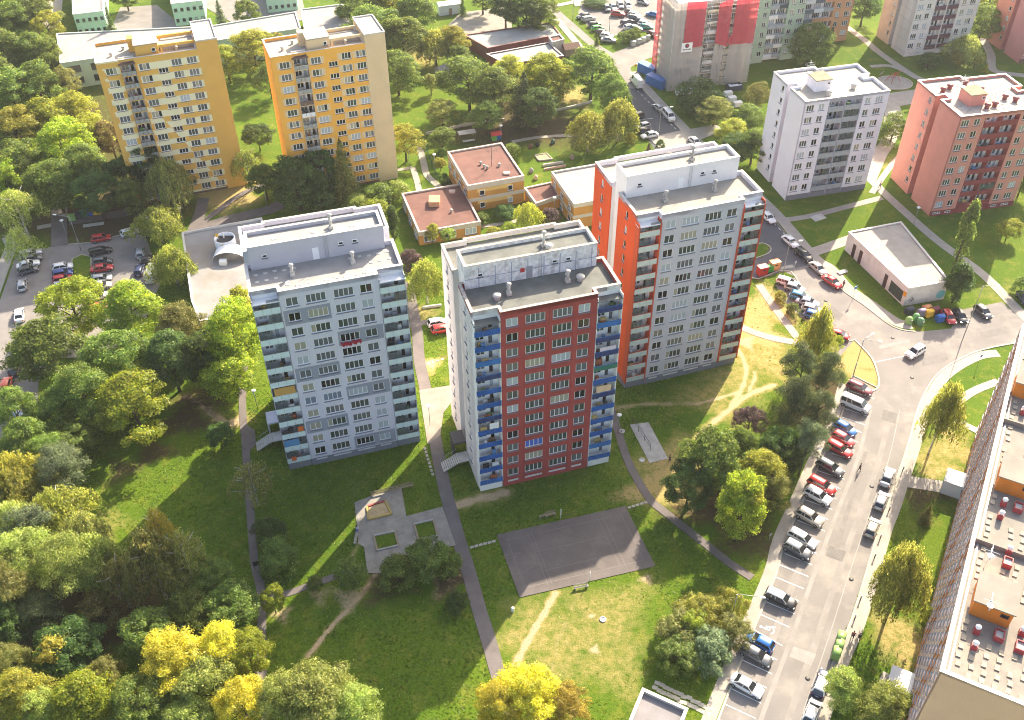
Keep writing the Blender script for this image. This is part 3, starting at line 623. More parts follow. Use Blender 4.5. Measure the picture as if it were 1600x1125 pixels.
path('footpath', [(50.42, 160.78), (52.02, 153.37), (54.06, 145.39), (55.15, 141.58)], 1.6, PAVE)
path('footpath', [(43.44, 147.86), (46.71, 145.48), (50.03, 143.71), (54.11, 142.34), (55.53, 140.08)], 1.7, PAVE)
path('footpath', [(84.08, 201.69), (90.21, 213.64), (93.15, 218.35), (98.99, 229.94), (100.79, 238.78)], 3.5, PAVE)
path('footpath', [(83.08, 195.47), (90.57, 206.9), (95.65, 213.55)], 1.4, PAVE)
area('forecourt', [(101.51, 245.83), (109.58, 247.97), (106.5, 239.77), (100.47, 237.69), (99.7, 233.42), (95.23, 228.28)], PAVE)
path('footpath', [(101.79, 291.22), (104.75, 280.8), (106.77, 271.37), (109.59, 262.37), (112.03, 255.78), (114.52, 252.56)], 2.2, PAVE)
path('footpath', [(101.53, 262.51), (107.03, 262.83), (110.38, 259.05)], 1.6, PAVE)
path('footpath', [(139.83, 281.05), (138.15, 269.91), (135.15, 259.42), (142.2, 256.05)], 2.4, PAVE)
path('footpath', [(37.98, 214.46), (45.51, 223.37), (50.7, 225.62)], 2.0, PAVE)
path('footpath', [(76.27, 123.95), (82.38, 128.49), (87.97, 131.15)], 1.6, PAVE); path('footpath', [(76.57, 121.55), (79.87, 118.4)], 1.4, PAVE); path('footpath', [(63.87, 107.33), (70.15, 105.88)], 2.6, PAVE); path('footpath', [(49.54, 71.87), (53.13, 69.47)], 2.6, PAVE)
# --- paths on the lawn
path('footpath', [(-49.79, 139.15), (-48.85, 132.05), (-47.62, 125.36), (-45.6, 117.49), (-43.06, 107.34), (-40.99, 99.34), (-39.06, 91.93), (-37.12, 86.71), (-35.71, 79.65), (-34.76, 74.56), (-33.87, 70.69), (-32.43, 65.18)], 1.25, ASPH_P)
path('footpath', [(-21.41, 162.82), (-19.62, 154.28), (-18.19, 146.28), (-17.33, 138.76), (-15.93, 131.67), (-14.5, 124.98), (-13.37, 118.66), (-12.3, 112.68), (-10.81, 105.63), (-8.52, 96.5), (-6.86, 90.56), (-5.09, 83.64), (-3.45, 77.8), (-2.44, 73.78), (-0.37, 66.25), (1.99, 58.08)], 2.1, ASPH_P)
area('forecourt', [(-47.09, 122.15), (-44.49, 120.24), (-43.6, 116.71), (-44.84, 114.2)], ASPH_P)
area('forecourt', [(-16.75, 129.98), (-11.61, 131.11), (-9.78, 131.6), (-10.75, 126.9), (-12.09, 124.15), (-12.38, 118.65), (-14.44, 116.39)], mat('paving_tan', (.24, .21, .18), .92, .15, .6))
path('footpath', [(-19.84, 148.64), (-16.78, 149.4), (-13.68, 149.76)], 1.4, ASPH_P)
path('footpath', [(15.73, 133.03), (17.38, 124.62), (18.14, 119.08), (19.38, 111.33), (21.78, 104.21), (23.71, 101.54), (26.68, 98.03), (29.38, 94.89), (32.48, 91.24), (35.33, 88.53)], 1.35, ASPH_P)
path('footpath', [(-36.72, 85.59), (-33.39, 86.34), (-31.11, 87.33), (-28.26, 88.56), (-26.29, 89.46), (-21.79, 90.23)], 1.1, ASPH_P)
area('playground_paving', [(-25.36, 103.76), (-22.24, 105.34), (-18.14, 106.94), (-16.84, 100.78), (-11.28, 102.69), (-8.85, 95.02), (-15.74, 92.66), (-19.51, 91.51), (-19.65, 89.86), (-21.85, 89.88), (-22.86, 94.79), (-23.81, 95.41)], PAVE_G)
area('sports_court', [(-2.59, 96.94), (17.83, 102.52), (21.26, 90.76), (0.85, 85.35)], COURT)
area('concrete_slab', [(20.28, 120.77), (23.56, 121.36), (25.92, 112.7), (22.71, 111.72)], CONC)
area('asphalt_apron', [(54.65, 172.76), (55.35, 174.18), (53.86, 175.65), (50.94, 173.28), (50.86, 169.99), (53.1, 170.43)], GRASS)
kerb([(51.03, 173.76), (53.86, 175.65), (55.44, 173.94), (54.46, 171.81), (50.81, 169.76)], .2, .12)
# --- car park by the wood
area('car_park', [(-87.66, 102.41), (-97.44, 125.92), (-102.84, 157.43), (-105.47, 173.05), (-99.1, 176.31), (-90.78, 177.89), (-84.41, 181.27), (-79.7, 179.95), (-72.01, 163.49), (-71.68, 145.02), (-77.91, 139.49), (-86.34, 139.59), (-86.2, 132.49), (-83.8, 125.76), (-84.27, 117.91)], ASPH_L)
area('drive', [(-99.02, 176.06), (-104.07, 190.59), (-105.67, 201.67), (-103.7, 201.64), (-99.1, 186.57), (-95.83, 177.23)], ASPH_P)
area('planted_island', [(-93.03, 171.71), (-91.52, 173.34), (-89.3, 172.36), (-85.24, 160.39), (-89.9, 161.1)], GRASS)
kerb([(-93.03, 171.71), (-91.52, 173.34), (-89.3, 172.36), (-85.24, 160.39), (-89.9, 161.1), (-93.03, 171.71)], .18, .12, 1); kerb([(-95.83, 177.23), (-90.78, 177.89), (-84.41, 181.27), (-79.7, 179.95)], .2, .12, 1)
path('footpath', [(-104.96, 159.58), (-107.25, 173.08), (-107.79, 176.67), (-110.03, 180.38)], 2.5, PAVE); path('footpath', [(-104.83, 183.83), (-102.06, 184.81)], 1.5, PAVE); path('footpath', [(-98.58, 186.3), (-93.05, 187.79), (-86.45, 189.8)], 3, ASPH_P)
path('footpath', [(-70.72, 195.53), (-70.02, 188.77), (-69.9, 181.06)], 2.6, ASPH_P); path('footpath', [(-70.88, 179.34), (-66.42, 184.3), (-61.37, 187.33), (-54.76, 190.41), (-52.32, 193.06)], 3.4, ASPH_P); path('footpath', [(-70.2, 182.32), (-66.27, 190.04), (-62.58, 196.79), (-56.93, 202.38)], 1.5, ASPH_P)
# --- kindergarten garden and school yard
path('footpath', [(-22.63, 219.23), (-20.99, 210.74), (-19.7, 204.73), (-16.07, 198.91)], 1.6, PAVE); path('footpath', [(-23.47, 208.66), (-21.93, 201.85), (-21.2, 197.57)], 1.4, PAVE); path('footpath', [(0.43, 220.81), (6.87, 223), (14.95, 223.86), (22.96, 223.07)], 1.2, PAVE); path('footpath', [(-8.94, 182.72), (-4.01, 183.42), (1.67, 185.13)], 1.2, PAVE); path('footpath', [(-30.18, 206.37), (-23.47, 208.66)], 1.2, PAVE)
area('school_yard', [(-121.33, 291.72), (-123.55, 309.82), (-112.47, 311.7), (-104.04, 300.21), (-99.6, 290.34), (-106.5, 285.76)], ASPH_L); area('school_yard', [(-182.85, 352.68), (-158.43, 352.13), (-144.16, 316.63), (-136.41, 292.01), (-138.29, 290.14)], PAVE); area('school_yard', [(-102.21, 315.77), (-83.62, 326.46), (-67.89, 320.53), (-62.6, 299.38), (-73.2, 292.23), (-83.47, 294.85)], ASPH_L)
area('yard', [(-15.16, 303.49), (0.88, 308.34), (0.79, 290.79), (-11.64, 283.95), (-18.73, 293.59)], PAVE_G); path('pavement', [(14.65, 297.85), (20.43, 277.86), (23.51, 267.73)], 2.2, PAVE); path('footpath', [(22.13, 307.91), (19.63, 318.7), (15.59, 321.56)], 2.5, PAVE); path('footpath', [(-1.14, 316.94), (7.01, 310.85), (14.26, 308.59), (23.45, 313.18)], 2.2, PAVE)
area('carpet_rail_yard', [(34.44, 222.22), (37.98, 214.46), (46, 220.08), (53.93, 225.56), (52.86, 228.98), (42.61, 225.75)], PAVE)
# ------------------------------------------------------------------ the two yellow towers
Y_OCH = mat('render_ochre', (.72, .42, .10), .9, .05, .3, fine=.06); Y_BEI = mat('render_pale_yellow', (.80, .74, .50), .9, .05, .3)
Y_ORG = mat('render_orange_yellow', (.80, .41, .075), .9, .05, .3); Y_FIN = mat('render_sand', (.66, .50, .30), .9, .05, .3)
Y_ROOF = mat('roof_felt_cream', (.35, .32, .28), .9, .10, .5, dirt=(.45, .38, .30)); Y_RAIL = flat('balcony_panel_grey', (.30, .31, .30), .5); Y_RAIL2 = flat('balcony_panel_brown', (.14, .09, .075), .6); STONE = mat('plinth_stone_brown', (.16, .10, .075), .9, .25, 1.5)
def slab_tower(name, label, loc, rot, w, d, h, fw, fh, st):
    """yellow twelve storey slab with one balcony stack and a blank stair fin at one end"""
    R = thing(name, label, 'apartment tower', loc, rot, 'yellow slab towers')
    F = Face(0, 0, 0); HD = h - .6; zc = [1.7 + 2.72 * k for k in range(12)]
    cols = [(2.65, 2.2, 3), (9.3, 2.2, 3), (15.85, 2.1, 3), (19.0, 2.1, 3)]
    lg0, lg1 = 4.55, 7.5
    holes = [(u, z, cw, 1.5) for (u, cw, n) in cols for z in zc] + [(12.9, z + 1.36, 2.0, 1.15) for z in zc[:-1]]
    MB().prism([(.2, .25), (lg0, .25), (lg0, 1.45), (lg1, 1.45), (lg1, .25), (w, .25), (w, d), (.2, d)], 0, HD, 0, 1).build('tower_body', [st['wall'], Y_ROOF], R)
    for (a0, a1) in ((0, lg0), (lg1, w)):
        F.wall(R, 'front_wall', a0, a1, 0, h, holes, [st['wall'], st['band'], STONE], mfun=st['mfun'], step=.25)
    for (u, cw, n) in cols:
        for z in zc: window(R, F, u, z, cw, 1.5, n, bright=1.5)
    for z in zc[:-1]: window(R, F, 12.9, z + 1.36, 2.0, 1.15, 3, pat=[GL_DARK] * 3)
    FL = Face(0, 1.25, 0)
    hl = [((lg0 + lg1) / 2 - .55, z, 1.5, 1.4) for z in zc] + [((lg0 + lg1) / 2 + .85, z - .25, .85, 1.95) for z in zc]
    FL.wall(R, 'loggia_wall', lg0, lg1, 0, h - .02, hl, [LOG_W])
    for (a, z, ww, hh) in hl: window(R, FL, a, z, ww, hh, 2 if ww > 1 else 1, sill=False)
    MB().box(lg0 - .3, lg1 + .2, -.55, .8, h - 1.05, h - .85).build('balcony_canopy', STONE, R)
    for k, z in enumerate(zc):
        zf = z - 1.3
        bal = MB().box(lg0, lg1, -.5, 1.24, zf - .15, zf).box(lg0 - .1, lg0, -.45, 1.24, zf, zf + 2.5).box(lg1, lg1 + .1, -.45, 1.24, zf, zf + 2.5).build('balcony', st['fin'], R)
        mm = st['rails'][k % len(st['rails'])]
        for q in range(3):
            x0 = lg0 + (lg1 - lg0) * q / 3 + .03; x1 = lg0 + (lg1 - lg0) * (q + 1) / 3 - .05
            MB().box(x0, x1, -.56, -.5, zf + .05, zf + 1.0).build('parapet_panel', mm, bal)
        MB().box(lg0, lg1, -.58, -.48, zf + 1.005, zf + 1.06).build('handrail', DARKMETAL, bal)
        if random.random() < .6:
            x0 = lg0 + .3 + random.random(); MB().box(x0, x0 + .6 + random.random() * .5, .1, .5, zf, zf + .8 + random.random() * .7).build('balcony_cabinet', random.choice(CLUT), bal)
    # blank fin, roof, penthouse
    MB().box(w + .002, w + fw, -.12, d + .1, 0, h + fh - .3).build('stair_fin', st['fin'], R)
    MB().box(w + .25, w + fw - .25, .15, d - .15, h + fh - .3, h + fh - .28).build('fin_roof', Y_ROOF, R)
    MB().ring([(w - .04, -.16), (w + fw + .05, -.16), (w + fw + .05, d + .14), (w - .04, d + .14)], .28, h + fh - .3, h + fh).build('coping', COPE_L, R)
    MB().box(-.002, .2, .2, d, 0, h - .02).build('end_wall', st['wall'], R, (-.002, 0, 0))
    MB().ring([(.01, .26), (w, .26), (w, d), (.01, d)], .25, HD, h - .003).build('parapet', st['wall'], R)
    MB().ring([(-.06, -.06), (w, -.06), (w, d + .06), (-.06, d + .06)], .4, h, h + .06).build('coping', COPE_L, R)
    ph = MB().box(8.2, 12.9, 1.3, 6.6, HD, h + 1.9).build('lift_penthouse', st['fin'] if st.get('pfin') else st['wall'], R)
    MB().box(8.05, 13.05, 1.15, 6.75, h + 1.9, h + 2.1).build('penthouse_roof', Y_ROOF, ph)
    MB().box(7.0, 8.19, 4.6, 6.6, HD, h + 2.3).build('chimney', st['fin'], R)
    link('window', win_mesh(.8, .8, 1), ph, (11.9, 1.27, h + .7)); link('pane', pane_mesh(.8, .8, 1, (GL_DARK,)), ph, (11.9, 1.26, h + .7))
    b = MB().box(12.95, w - .01, 1.3, 1.6, h + .9, h + 1.45).box(12.95, w - .01, 6.2, 6.55, h + .9, h + 1.45).box(13.3, 13.6, 1.31, 1.59, HD, h + .89).box(13.3, 13.6, 6.25, 6.5, HD, h + .89)
    b.build('roof_beam', st['fin'], R); MB().box(13.2, w - .3, 3.0, 6.0, HD, h + .55).build('machine_room', ROOF_G, R)
    for (u, v) in ((3.2, 4), (5.8, 6.5), (16.5, 2.6)):
        b = MB(); b.lathe([(.3, 0), (.3, .6), (.42, .65), (.2, .85)], 8, (u, v), 0, HD); b.build('roof_vent', CONC_L, R)
    return R
def ya_m(a, z):
    if z < .55: return 2
    k = (z - 1.7) / 2.72; f = k - math.floor(k + .5)       # 0 at window centres
    lev = abs(f) < .27; diag = 24.0 - (a - 8.0) * 1.95
    if a < 5.3: return 1 if (not lev and a > .9 and z < 31 - a * .6) or (lev and z > 30.4 and a > 1.6 - (z - 31) * .5) else 0
    if z > 33.0: return 0
    if z > diag: return 1 if lev and a > 7.9 else 0
    return 1 if (not lev) else 0
def yb_m(a, z):
    if z < .5: return 2
    k = (z - 1.7) / 2.72; f = k - math.floor(k + .5)
    if abs(f) < .26 and z < 32.6:
        for u, hw in ((2.65, 1.6), (9.3, 1.6), (15.5, 1.6), (18.7, 1.5)):
            if abs(a - u) < hw: return 1
    return 0
slab_tower('striped_yellow_tower', 'ochre slab tower with pale yellow stripes cut by a diagonal', (-85.33, 193.18), .34, 20.53, 10.63, 33.8, 4.41, 1.87,
    dict(wall=Y_OCH, band=Y_BEI, fin=Y_OCH, mfun=ya_m, rails=[Y_RAIL]))
slab_tower('plain_yellow_tower', 'orange yellow slab tower with a plain sand coloured end fin', (-49.66, 195.41), .36, 20.11, 9.89, 33.8, 4.52, 1.88,
    dict(wall=Y_ORG, band=Y_FIN, fin=Y_FIN, mfun=yb_m, rails=[Y_RAIL, Y_RAIL, ALU, Y_RAIL2, Y_RAIL], pfin=True))
# ------------------------------------------------------------------ eight storey blocks with notched ends
def notch_block(name, label, loc, rot, w, d, h, st, floors=8, full=True):
    R = thing(name, label, 'apartment block', loc, rot, 'eight storey blocks with notched ends')
    F = Face(0, 0, 0); HD = h - .55; zc = [h - 1.75 - 2.8 * k for k in range(floors)][::-1]; k0 = w / 20.0
    n0, n1, nd = d * .46, d * .565, 2.2
    cols = [(1.45 * k0, 1.8, 3), (4.1 * k0, 1.35, 2), (15.1 * k0, 1.35, 2), (17.8 * k0, 1.8, 3)]
    b0, b1, bm = 5.75 * k0, 13.7 * k0, 9.7 * k0
    out = [(0, 0), (w, 0), (w, n0), (w - nd, n0), (w - nd, n1), (w, n1), (w, d - 1.2), (w * .5, d - 1.2), (w * .5, d), (0, d), (0, n1), (nd, n1), (nd, n0), (0, n0)]
    core = [(.25, .28), (b0, .28), (b0, 1.5), (b1, 1.5), (b1, .28), (w - .02, .28), (w - .02, n0 - .02), (w - nd, n0 - .02), (w - nd, n1 + .02), (w - .02, n1 + .02), (w - .02, d - 1.22), (w * .5, d - 1.22), (w * .5, d - .02), (.25, d - .02), (.25, n1 + .02), (nd, n1 + .02), (nd, n0 - .02), (.25, n0 - .02)]
    MB().prism(core, 0, HD, 0, 1).build('block_body', [st['side'], st['roof']], R)
    holes = [(u, z, cw, 1.5) for (u, cw, n) in cols for z in zc]
    F.wall(R, 'front_wall', 0, b0, 1.35, h, holes, [st['front']]); F.wall(R, 'front_wall', b1, w, 1.35, h, holes, [st['front']])
    F.wall(R, 'plinth', 0, b0, 0, 1.35, [], [st['plinth']]); F.wall(R, 'plinth', b1, w, 0, 1.35, [], [st['plinth']]); MB().box(b0, b1, .05, 1.2, 0, 1.3).build('plinth', st['plinth'], R)
    if st.get('basew'):
        for (u, cw, n) in cols: link('window', win_mesh(cw, .5, n, False), R, (u, .02, .75)); link('pane', pane_mesh(cw, .5, n, (GL_DARK,) * n), R, (u, .02, .75))
    for (u, cw, n) in cols:
        for z in zc: window(R, F, u, z, cw, 1.5, n, bright=st.get('bright', .8))
    F.wall(R, 'front_lintel', b0, b1, h - 1.0, h, [], [st['zone']])
    FB = Face(0, 1.25, 0); hl = []
    for z in zc:
        for c in ((b0 + bm) / 2, (bm + b1) / 2): hl += [(c - .6, z, 1.6, 1.35), (c + .9, z - .25, .85, 1.9)]
    FB.wall(R, 'loggia_wall', b0 + .02, b1 - .02, 1.3, h - .9, hl, [st['loggia']])
    for (a, z, ww, hh) in hl: window(R, FB, a, z, ww, hh, 2 if ww > 1 else 1, sill=False)
    MB().box(bm - .17, bm + .17, -.06, 1.22, .5, h - 1.0).box(b0 - .002, b0 + .2, -.03, 1.22, .5, h - 1.0).box(b1 - .2, b1 + .002, -.03, 1.22, .5, h - 1.0).build('loggia_fin', st['fin'], R)
    for z in zc:
        for (x0, x1) in ((b0 + .2, bm - .17), (bm + .17, b1 - .2)):
            zf = z - 1.35
            bal = MB().box(x0, x1, .02, 1.22, zf - .2, zf).build('balcony', st['zone'], R)
            xm = (x0 + x1) / 2
            for (q0, q1) in ((x0, xm - .02), (xm + .02, x1)): MB().box(q0, q1, -.03, .04, zf - .2, zf + 1.0).build('parapet_panel', st['rail'], bal)
            if random.random() < st.get('glaz', .4):
                q = random.choice(((x0, xm), (xm, x1), (x0, x1))); MB().box(q[0], q[1], .045, .06, zf + 1.05, zf + 2.4).build('balcony_glazing', BGLASS, bal)
            if random.random() < .5:
                q = x0 + .2 + random.random() * 1.6; MB().box(q, q + .5 + random.random() * .6, .25, .7, zf, zf + .7 + random.random() * .9).build('balcony_cabinet', random.choice(CLUT), bal)
    # ends
    FL = Face(0, d, -pi / 2); L1 = d - n1
    hl = [(L1 - 1.5, z + .1, 1.0, 1.3) for z in zc]
    FL.wall(R, 'end_wall', 0, L1, .0, h, hl, [st['side2'] if st.get('side2') else st['side']])
    for (a, z, ww, hh) in hl: window(R, FL, a, z, ww, hh, 1)
    FS = Face(0, n0, -pi / 2)
    if st.get('panelled'):
        for i in range(3):
            for k in range(floors + 1):
                z0 = .02 + (1.3 if k else 0) + max(k - 1, 0) * 2.85; z1 = min(1.3 + k * 2.85, h)
                FS.wall(R, 'wall_panel', n0 * i / 3 + .02, n0 * (i + 1) / 3 - .02, z0 + .02, z1 - .02, [], [st['side']])
    else: FS.wall(R, 'end_wall', 0, n0, 0, h, [], [st['side']])
    MB().ring(out, .3, HD, h - .002).build('parapet', st['par'], R); MB().ring(inset(out, -.05), .42, h + .002, h + .06).build('coping', st['cope'], R)
    if full:
        hd = MB().box(4.6, 8.2, 4.6, 8.6, HD, HD + 2.5).build('stair_head', st['head'], R, (0, 0, 0)); MB().box(4.4, 8.4, 4.4, 8.8, HD + 2.5, HD + 2.65).build('stair_head_roof', st['headroof'], hd)
        link('window', win_mesh(.7, .6, 1, False), hd, (7.6, 4.58, HD + 1.7)); link('pane', pane_mesh(.7, .6, 1, (GL_DARK,)), hd, (7.6, 4.58, HD + 1.7))
        b = MB(); b.tube([(4.9, 8.9, HD), (4.9, 8.9, HD + 5.2)], .06, 6)
        for z in (3.6, 4.2, 4.8): b.tube([(3.8, 8.9, HD + z), (6.0, 8.9, HD + z)], .03, 4); 
        for x in (4.1, 4.5, 5.3, 5.7): b.tube([(x, 8.2, HD + 4.2), (x, 9.6, HD + 4.2)], .025, 4)
        b.lathe([(.05, 0), (.45, .25), (.5, .3)], 10, (4.9, 8.5), 0, HD + 2.4); b.build('aerial_mast', METAL, R)
        for (u, v) in st['vents']:
            b = MB(); b.lathe([(.5, 0), (.5, .7), (.7, .75), (.7, .95), (.25, 1.2)], 10, (u, v), 0, HD); b.build('roof_vent', st['vent'], R)
        if st.get('pads'):
            pm = MB().box(-.32, .32, -.07, .07, 0, .05).mesh('roof_batten', flat('roof_batten_brown', (.24, .19, .15), .9))
            for ang in range(0, 360, 18):
                for r in np.arange(1.6, 9.5, 1.3):
                    u = w * .47 + r * cos(RAD(ang)); v = d * .42 + r * sin(RAD(ang))
                    if .8 < u < w - .8 and .8 < v < d - 2 and not (4 < u < 8.8 and 4 < v < 9.2) and not (n0 - .5 < v < n1 + .5 and (u < nd + .8 or u > w - nd - .8)):
                        link('roof_batten', pm, R, (u, v, HD), RAD(ang + (90 if u > w * .6 and v < d * .5 else 0)))
    return R
W_W = mat('render_cool_white', (.74, .73, .79), .9, .04, .3); W_Z = mat('render_slate_grey', (.30, .32, .37), .9, .05, .3); W_R = flat('parapet_grey_sheet', (.36, .39, .42), .35)
S_S = mat('render_salmon', (.62, .265, .21), .9, .05, .4); S_D = mat('render_dark_red', (.26, .05, .05), .9, .08, .5); BRICKH = mat('stair_head_roof_brown', (.22, .19, .13), .9, .2)
notch_block('white_block', 'cool white eight storey block with slate grey balcony zone and pale roof', (62.57, 192.49), .25, 20, 15.13, 24.4, dict(front=W_W, side=W_W, zone=W_Z, loggia=W_Z, fin=W_Z, rail=W_R, plinth=PL_G, par=W_W, cope=COPE_L, roof=Y_ROOF, head=W_W, headroof=BRICKH, vent=CONC_L, vents=((9.2, 8.2), (13.5, 4.0), (6.8, 2.5)), glaz=.6))
notch_block('salmon_block', 'salmon red eight storey block with dark red balconies and rays of battens on its roof', (93.07, 185.48), .21, 20.61, 17.34, 24.3, dict(front=S_S, side=S_S, zone=S_S, loggia=LOG_W, fin=S_D, rail=S_D, plinth=S_D, par=S_S, cope=flat('coping_lilac_white', (.7, .66, .7), .4), roof=mat('roof_felt_bleached', (.36, .33, .30), .9, .1, .5, dirt=(.4, .33, .27)), head=S_S, headroof=BRICKH, vent=flat('vent_dark_red', (.25, .07, .07), .5), vents=((3, 12), (5.2, 13), (11, 10.5), (9.5, 14), (14, 6), (15.5, 4.5), (10, 3.5), (8, 3.2)), pads=True, basew=True, glaz=.3))
C_F = mat('panel_cream', (.70, .66, .63), .9, .08, .5); C_S = mat('panel_bare_concrete', (.52, .53, .54), .95, .12, .5, streak=True, dirt=(.34, .35, .36))
notch_block('bare_concrete_block', 'unrenovated cream block with bare concrete end panels and dark purple balconies', (112.66, 268.73), .24, 20, 15.24, 30, dict(front=C_F, side=C_S, side2=mat('panel_beige', (.55, .46, .38), .95, .1, .5), zone=C_F, loggia=LOG_W, fin=C_F, rail=mat('parapet_dark_purple', (.12, .05, .075), .8, .2, .7), plinth=C_F, par=C_S, cope=COPE_W, roof=ROOF_G, panelled=True, basew=True, glaz=.15), floors=10, full=False)  # rear end segment is beige, front end segment bare concrete
PINK = mat('render_dusty_pink', (.55, .24, .24), .9, .05, .3)
notch_block('pink_block', 'dusty pink block with a dark brown plinth, cut off by the picture corner', (143.66, 263.5), .18, 20, 17, 30, dict(front=PINK, side=PINK, side2=mat('render_pale_brick', (.55, .22, .17), .9, .05, .3), zone=PINK, loggia=LOG_W, fin=S_D, rail=S_D, plinth=STONE, par=PINK, cope=COPE_L, roof=ROOF_G), floors=10, full=False)
# ------------------------------------------------------------------ long block of two colours behind the scaffold
def long_block(name, label, o, rot, L, h, bays, wall, loggia, rails, floors=9):
    R = thing(name, label, 'apartment block', o, rot)
    F = Face(0, 0, 0); zc = [2.6 + 2.8 * k for k in range(floors)]; holes = []; bz = L / len(bays)
    MB().box(.1, L - .1, 1.45, 12, 0, h).build('block_body', [wall], R); MB().box(0, L, .2, 12, h - .4, h).build('roof_slab', ROOF_G, R, (0, 0, .02))
    for i, t in enumerate(bays):
        if t == 'w':
            hh = [(bz * (i + .5), z, 1.9, 1.45) for z in zc]; F.wall(R, 'wall', bz * i, bz * (i + 1), 0, h, hh, [wall])
            MB().box(bz * i, bz * (i + 1), .22, 1.44, 0, h - .5).build('wall_core', wall, R)
            for (a, z, ww, q) in hh: window(R, F, a, z, ww, q, 3)
        elif t == 'n':
            hh = [(bz * (i + .5), z, 1.2, 1.45) for z in zc]; F.wall(R, 'wall', bz * i, bz * (i + 1), 0, h, hh, [wall])
            MB().box(bz * i, bz * (i + 1), .22, 1.44, 0, h - .5).build('wall_core', wall, R)
            for (a, z, ww, q) in hh: window(R, F, a, z, ww, q, 2)
        else:
            FB = Face(0, 1.2, 0); hh = [(bz * (i + .5), z, 2.3, 1.5) for z in zc]; FB.wall(R, 'loggia_wall', bz * i, bz * (i + 1), 0, h, hh, [loggia])
            for k, (a, z, ww, q) in enumerate(hh):
                window(R, FB, a, z, ww, q, 4, sill=False)
                bal = MB().box(bz * i, bz * (i + 1), .0, 1.19, z - 1.55, z - 1.38).build('balcony', wall, R); MB().box(bz * i + .05, bz * (i + 1) - .05, -.05, .02, z - 1.5, z - .4).build('parapet_panel', random.choice(rails), bal)
    return R
GRN = mat('render_pale_green', (.40, .50, .38), .9, .06, .3); ORB = mat('render_apricot', (.62, .32, .18), .9, .06, .3)
_a = (66.79, 264.61); _b2 = (81.12, 268.38); GA = atan2(_b2[1] - _a[1], _b2[0] - _a[0])
_e = (81.98, 268.58); LG = 27.0
long_block('green_block', 'pale green block with glazed loggias, half hidden by the scaffolded tower', (_e[0] - LG * cos(GA), _e[1] - LG * sin(GA)), GA, LG, 28, ['w', 'n', 'b', 'b', 'n', 'n', 'b', 'b', 'n', 'w'], GRN, LOG_W, [ALU, W_R, LOG_W, flat('parapet_dark_glass', (.06, .08, .1), .2)])
_e = (99.18, 280.45); LO = 18.6
long_block('apricot_block', 'apricot orange block joined to the pale green one, small pines behind it', (_e[0] - LO * cos(GA), _e[1] - LO * sin(GA)), GA, LO, 30, ['n', 'b', 'b', 'b', 'n', 'w'], ORB, LOG_W, [ALU, W_R, ORB, flat('parapet_slate', (.12, .15, .19), .4)], 10)
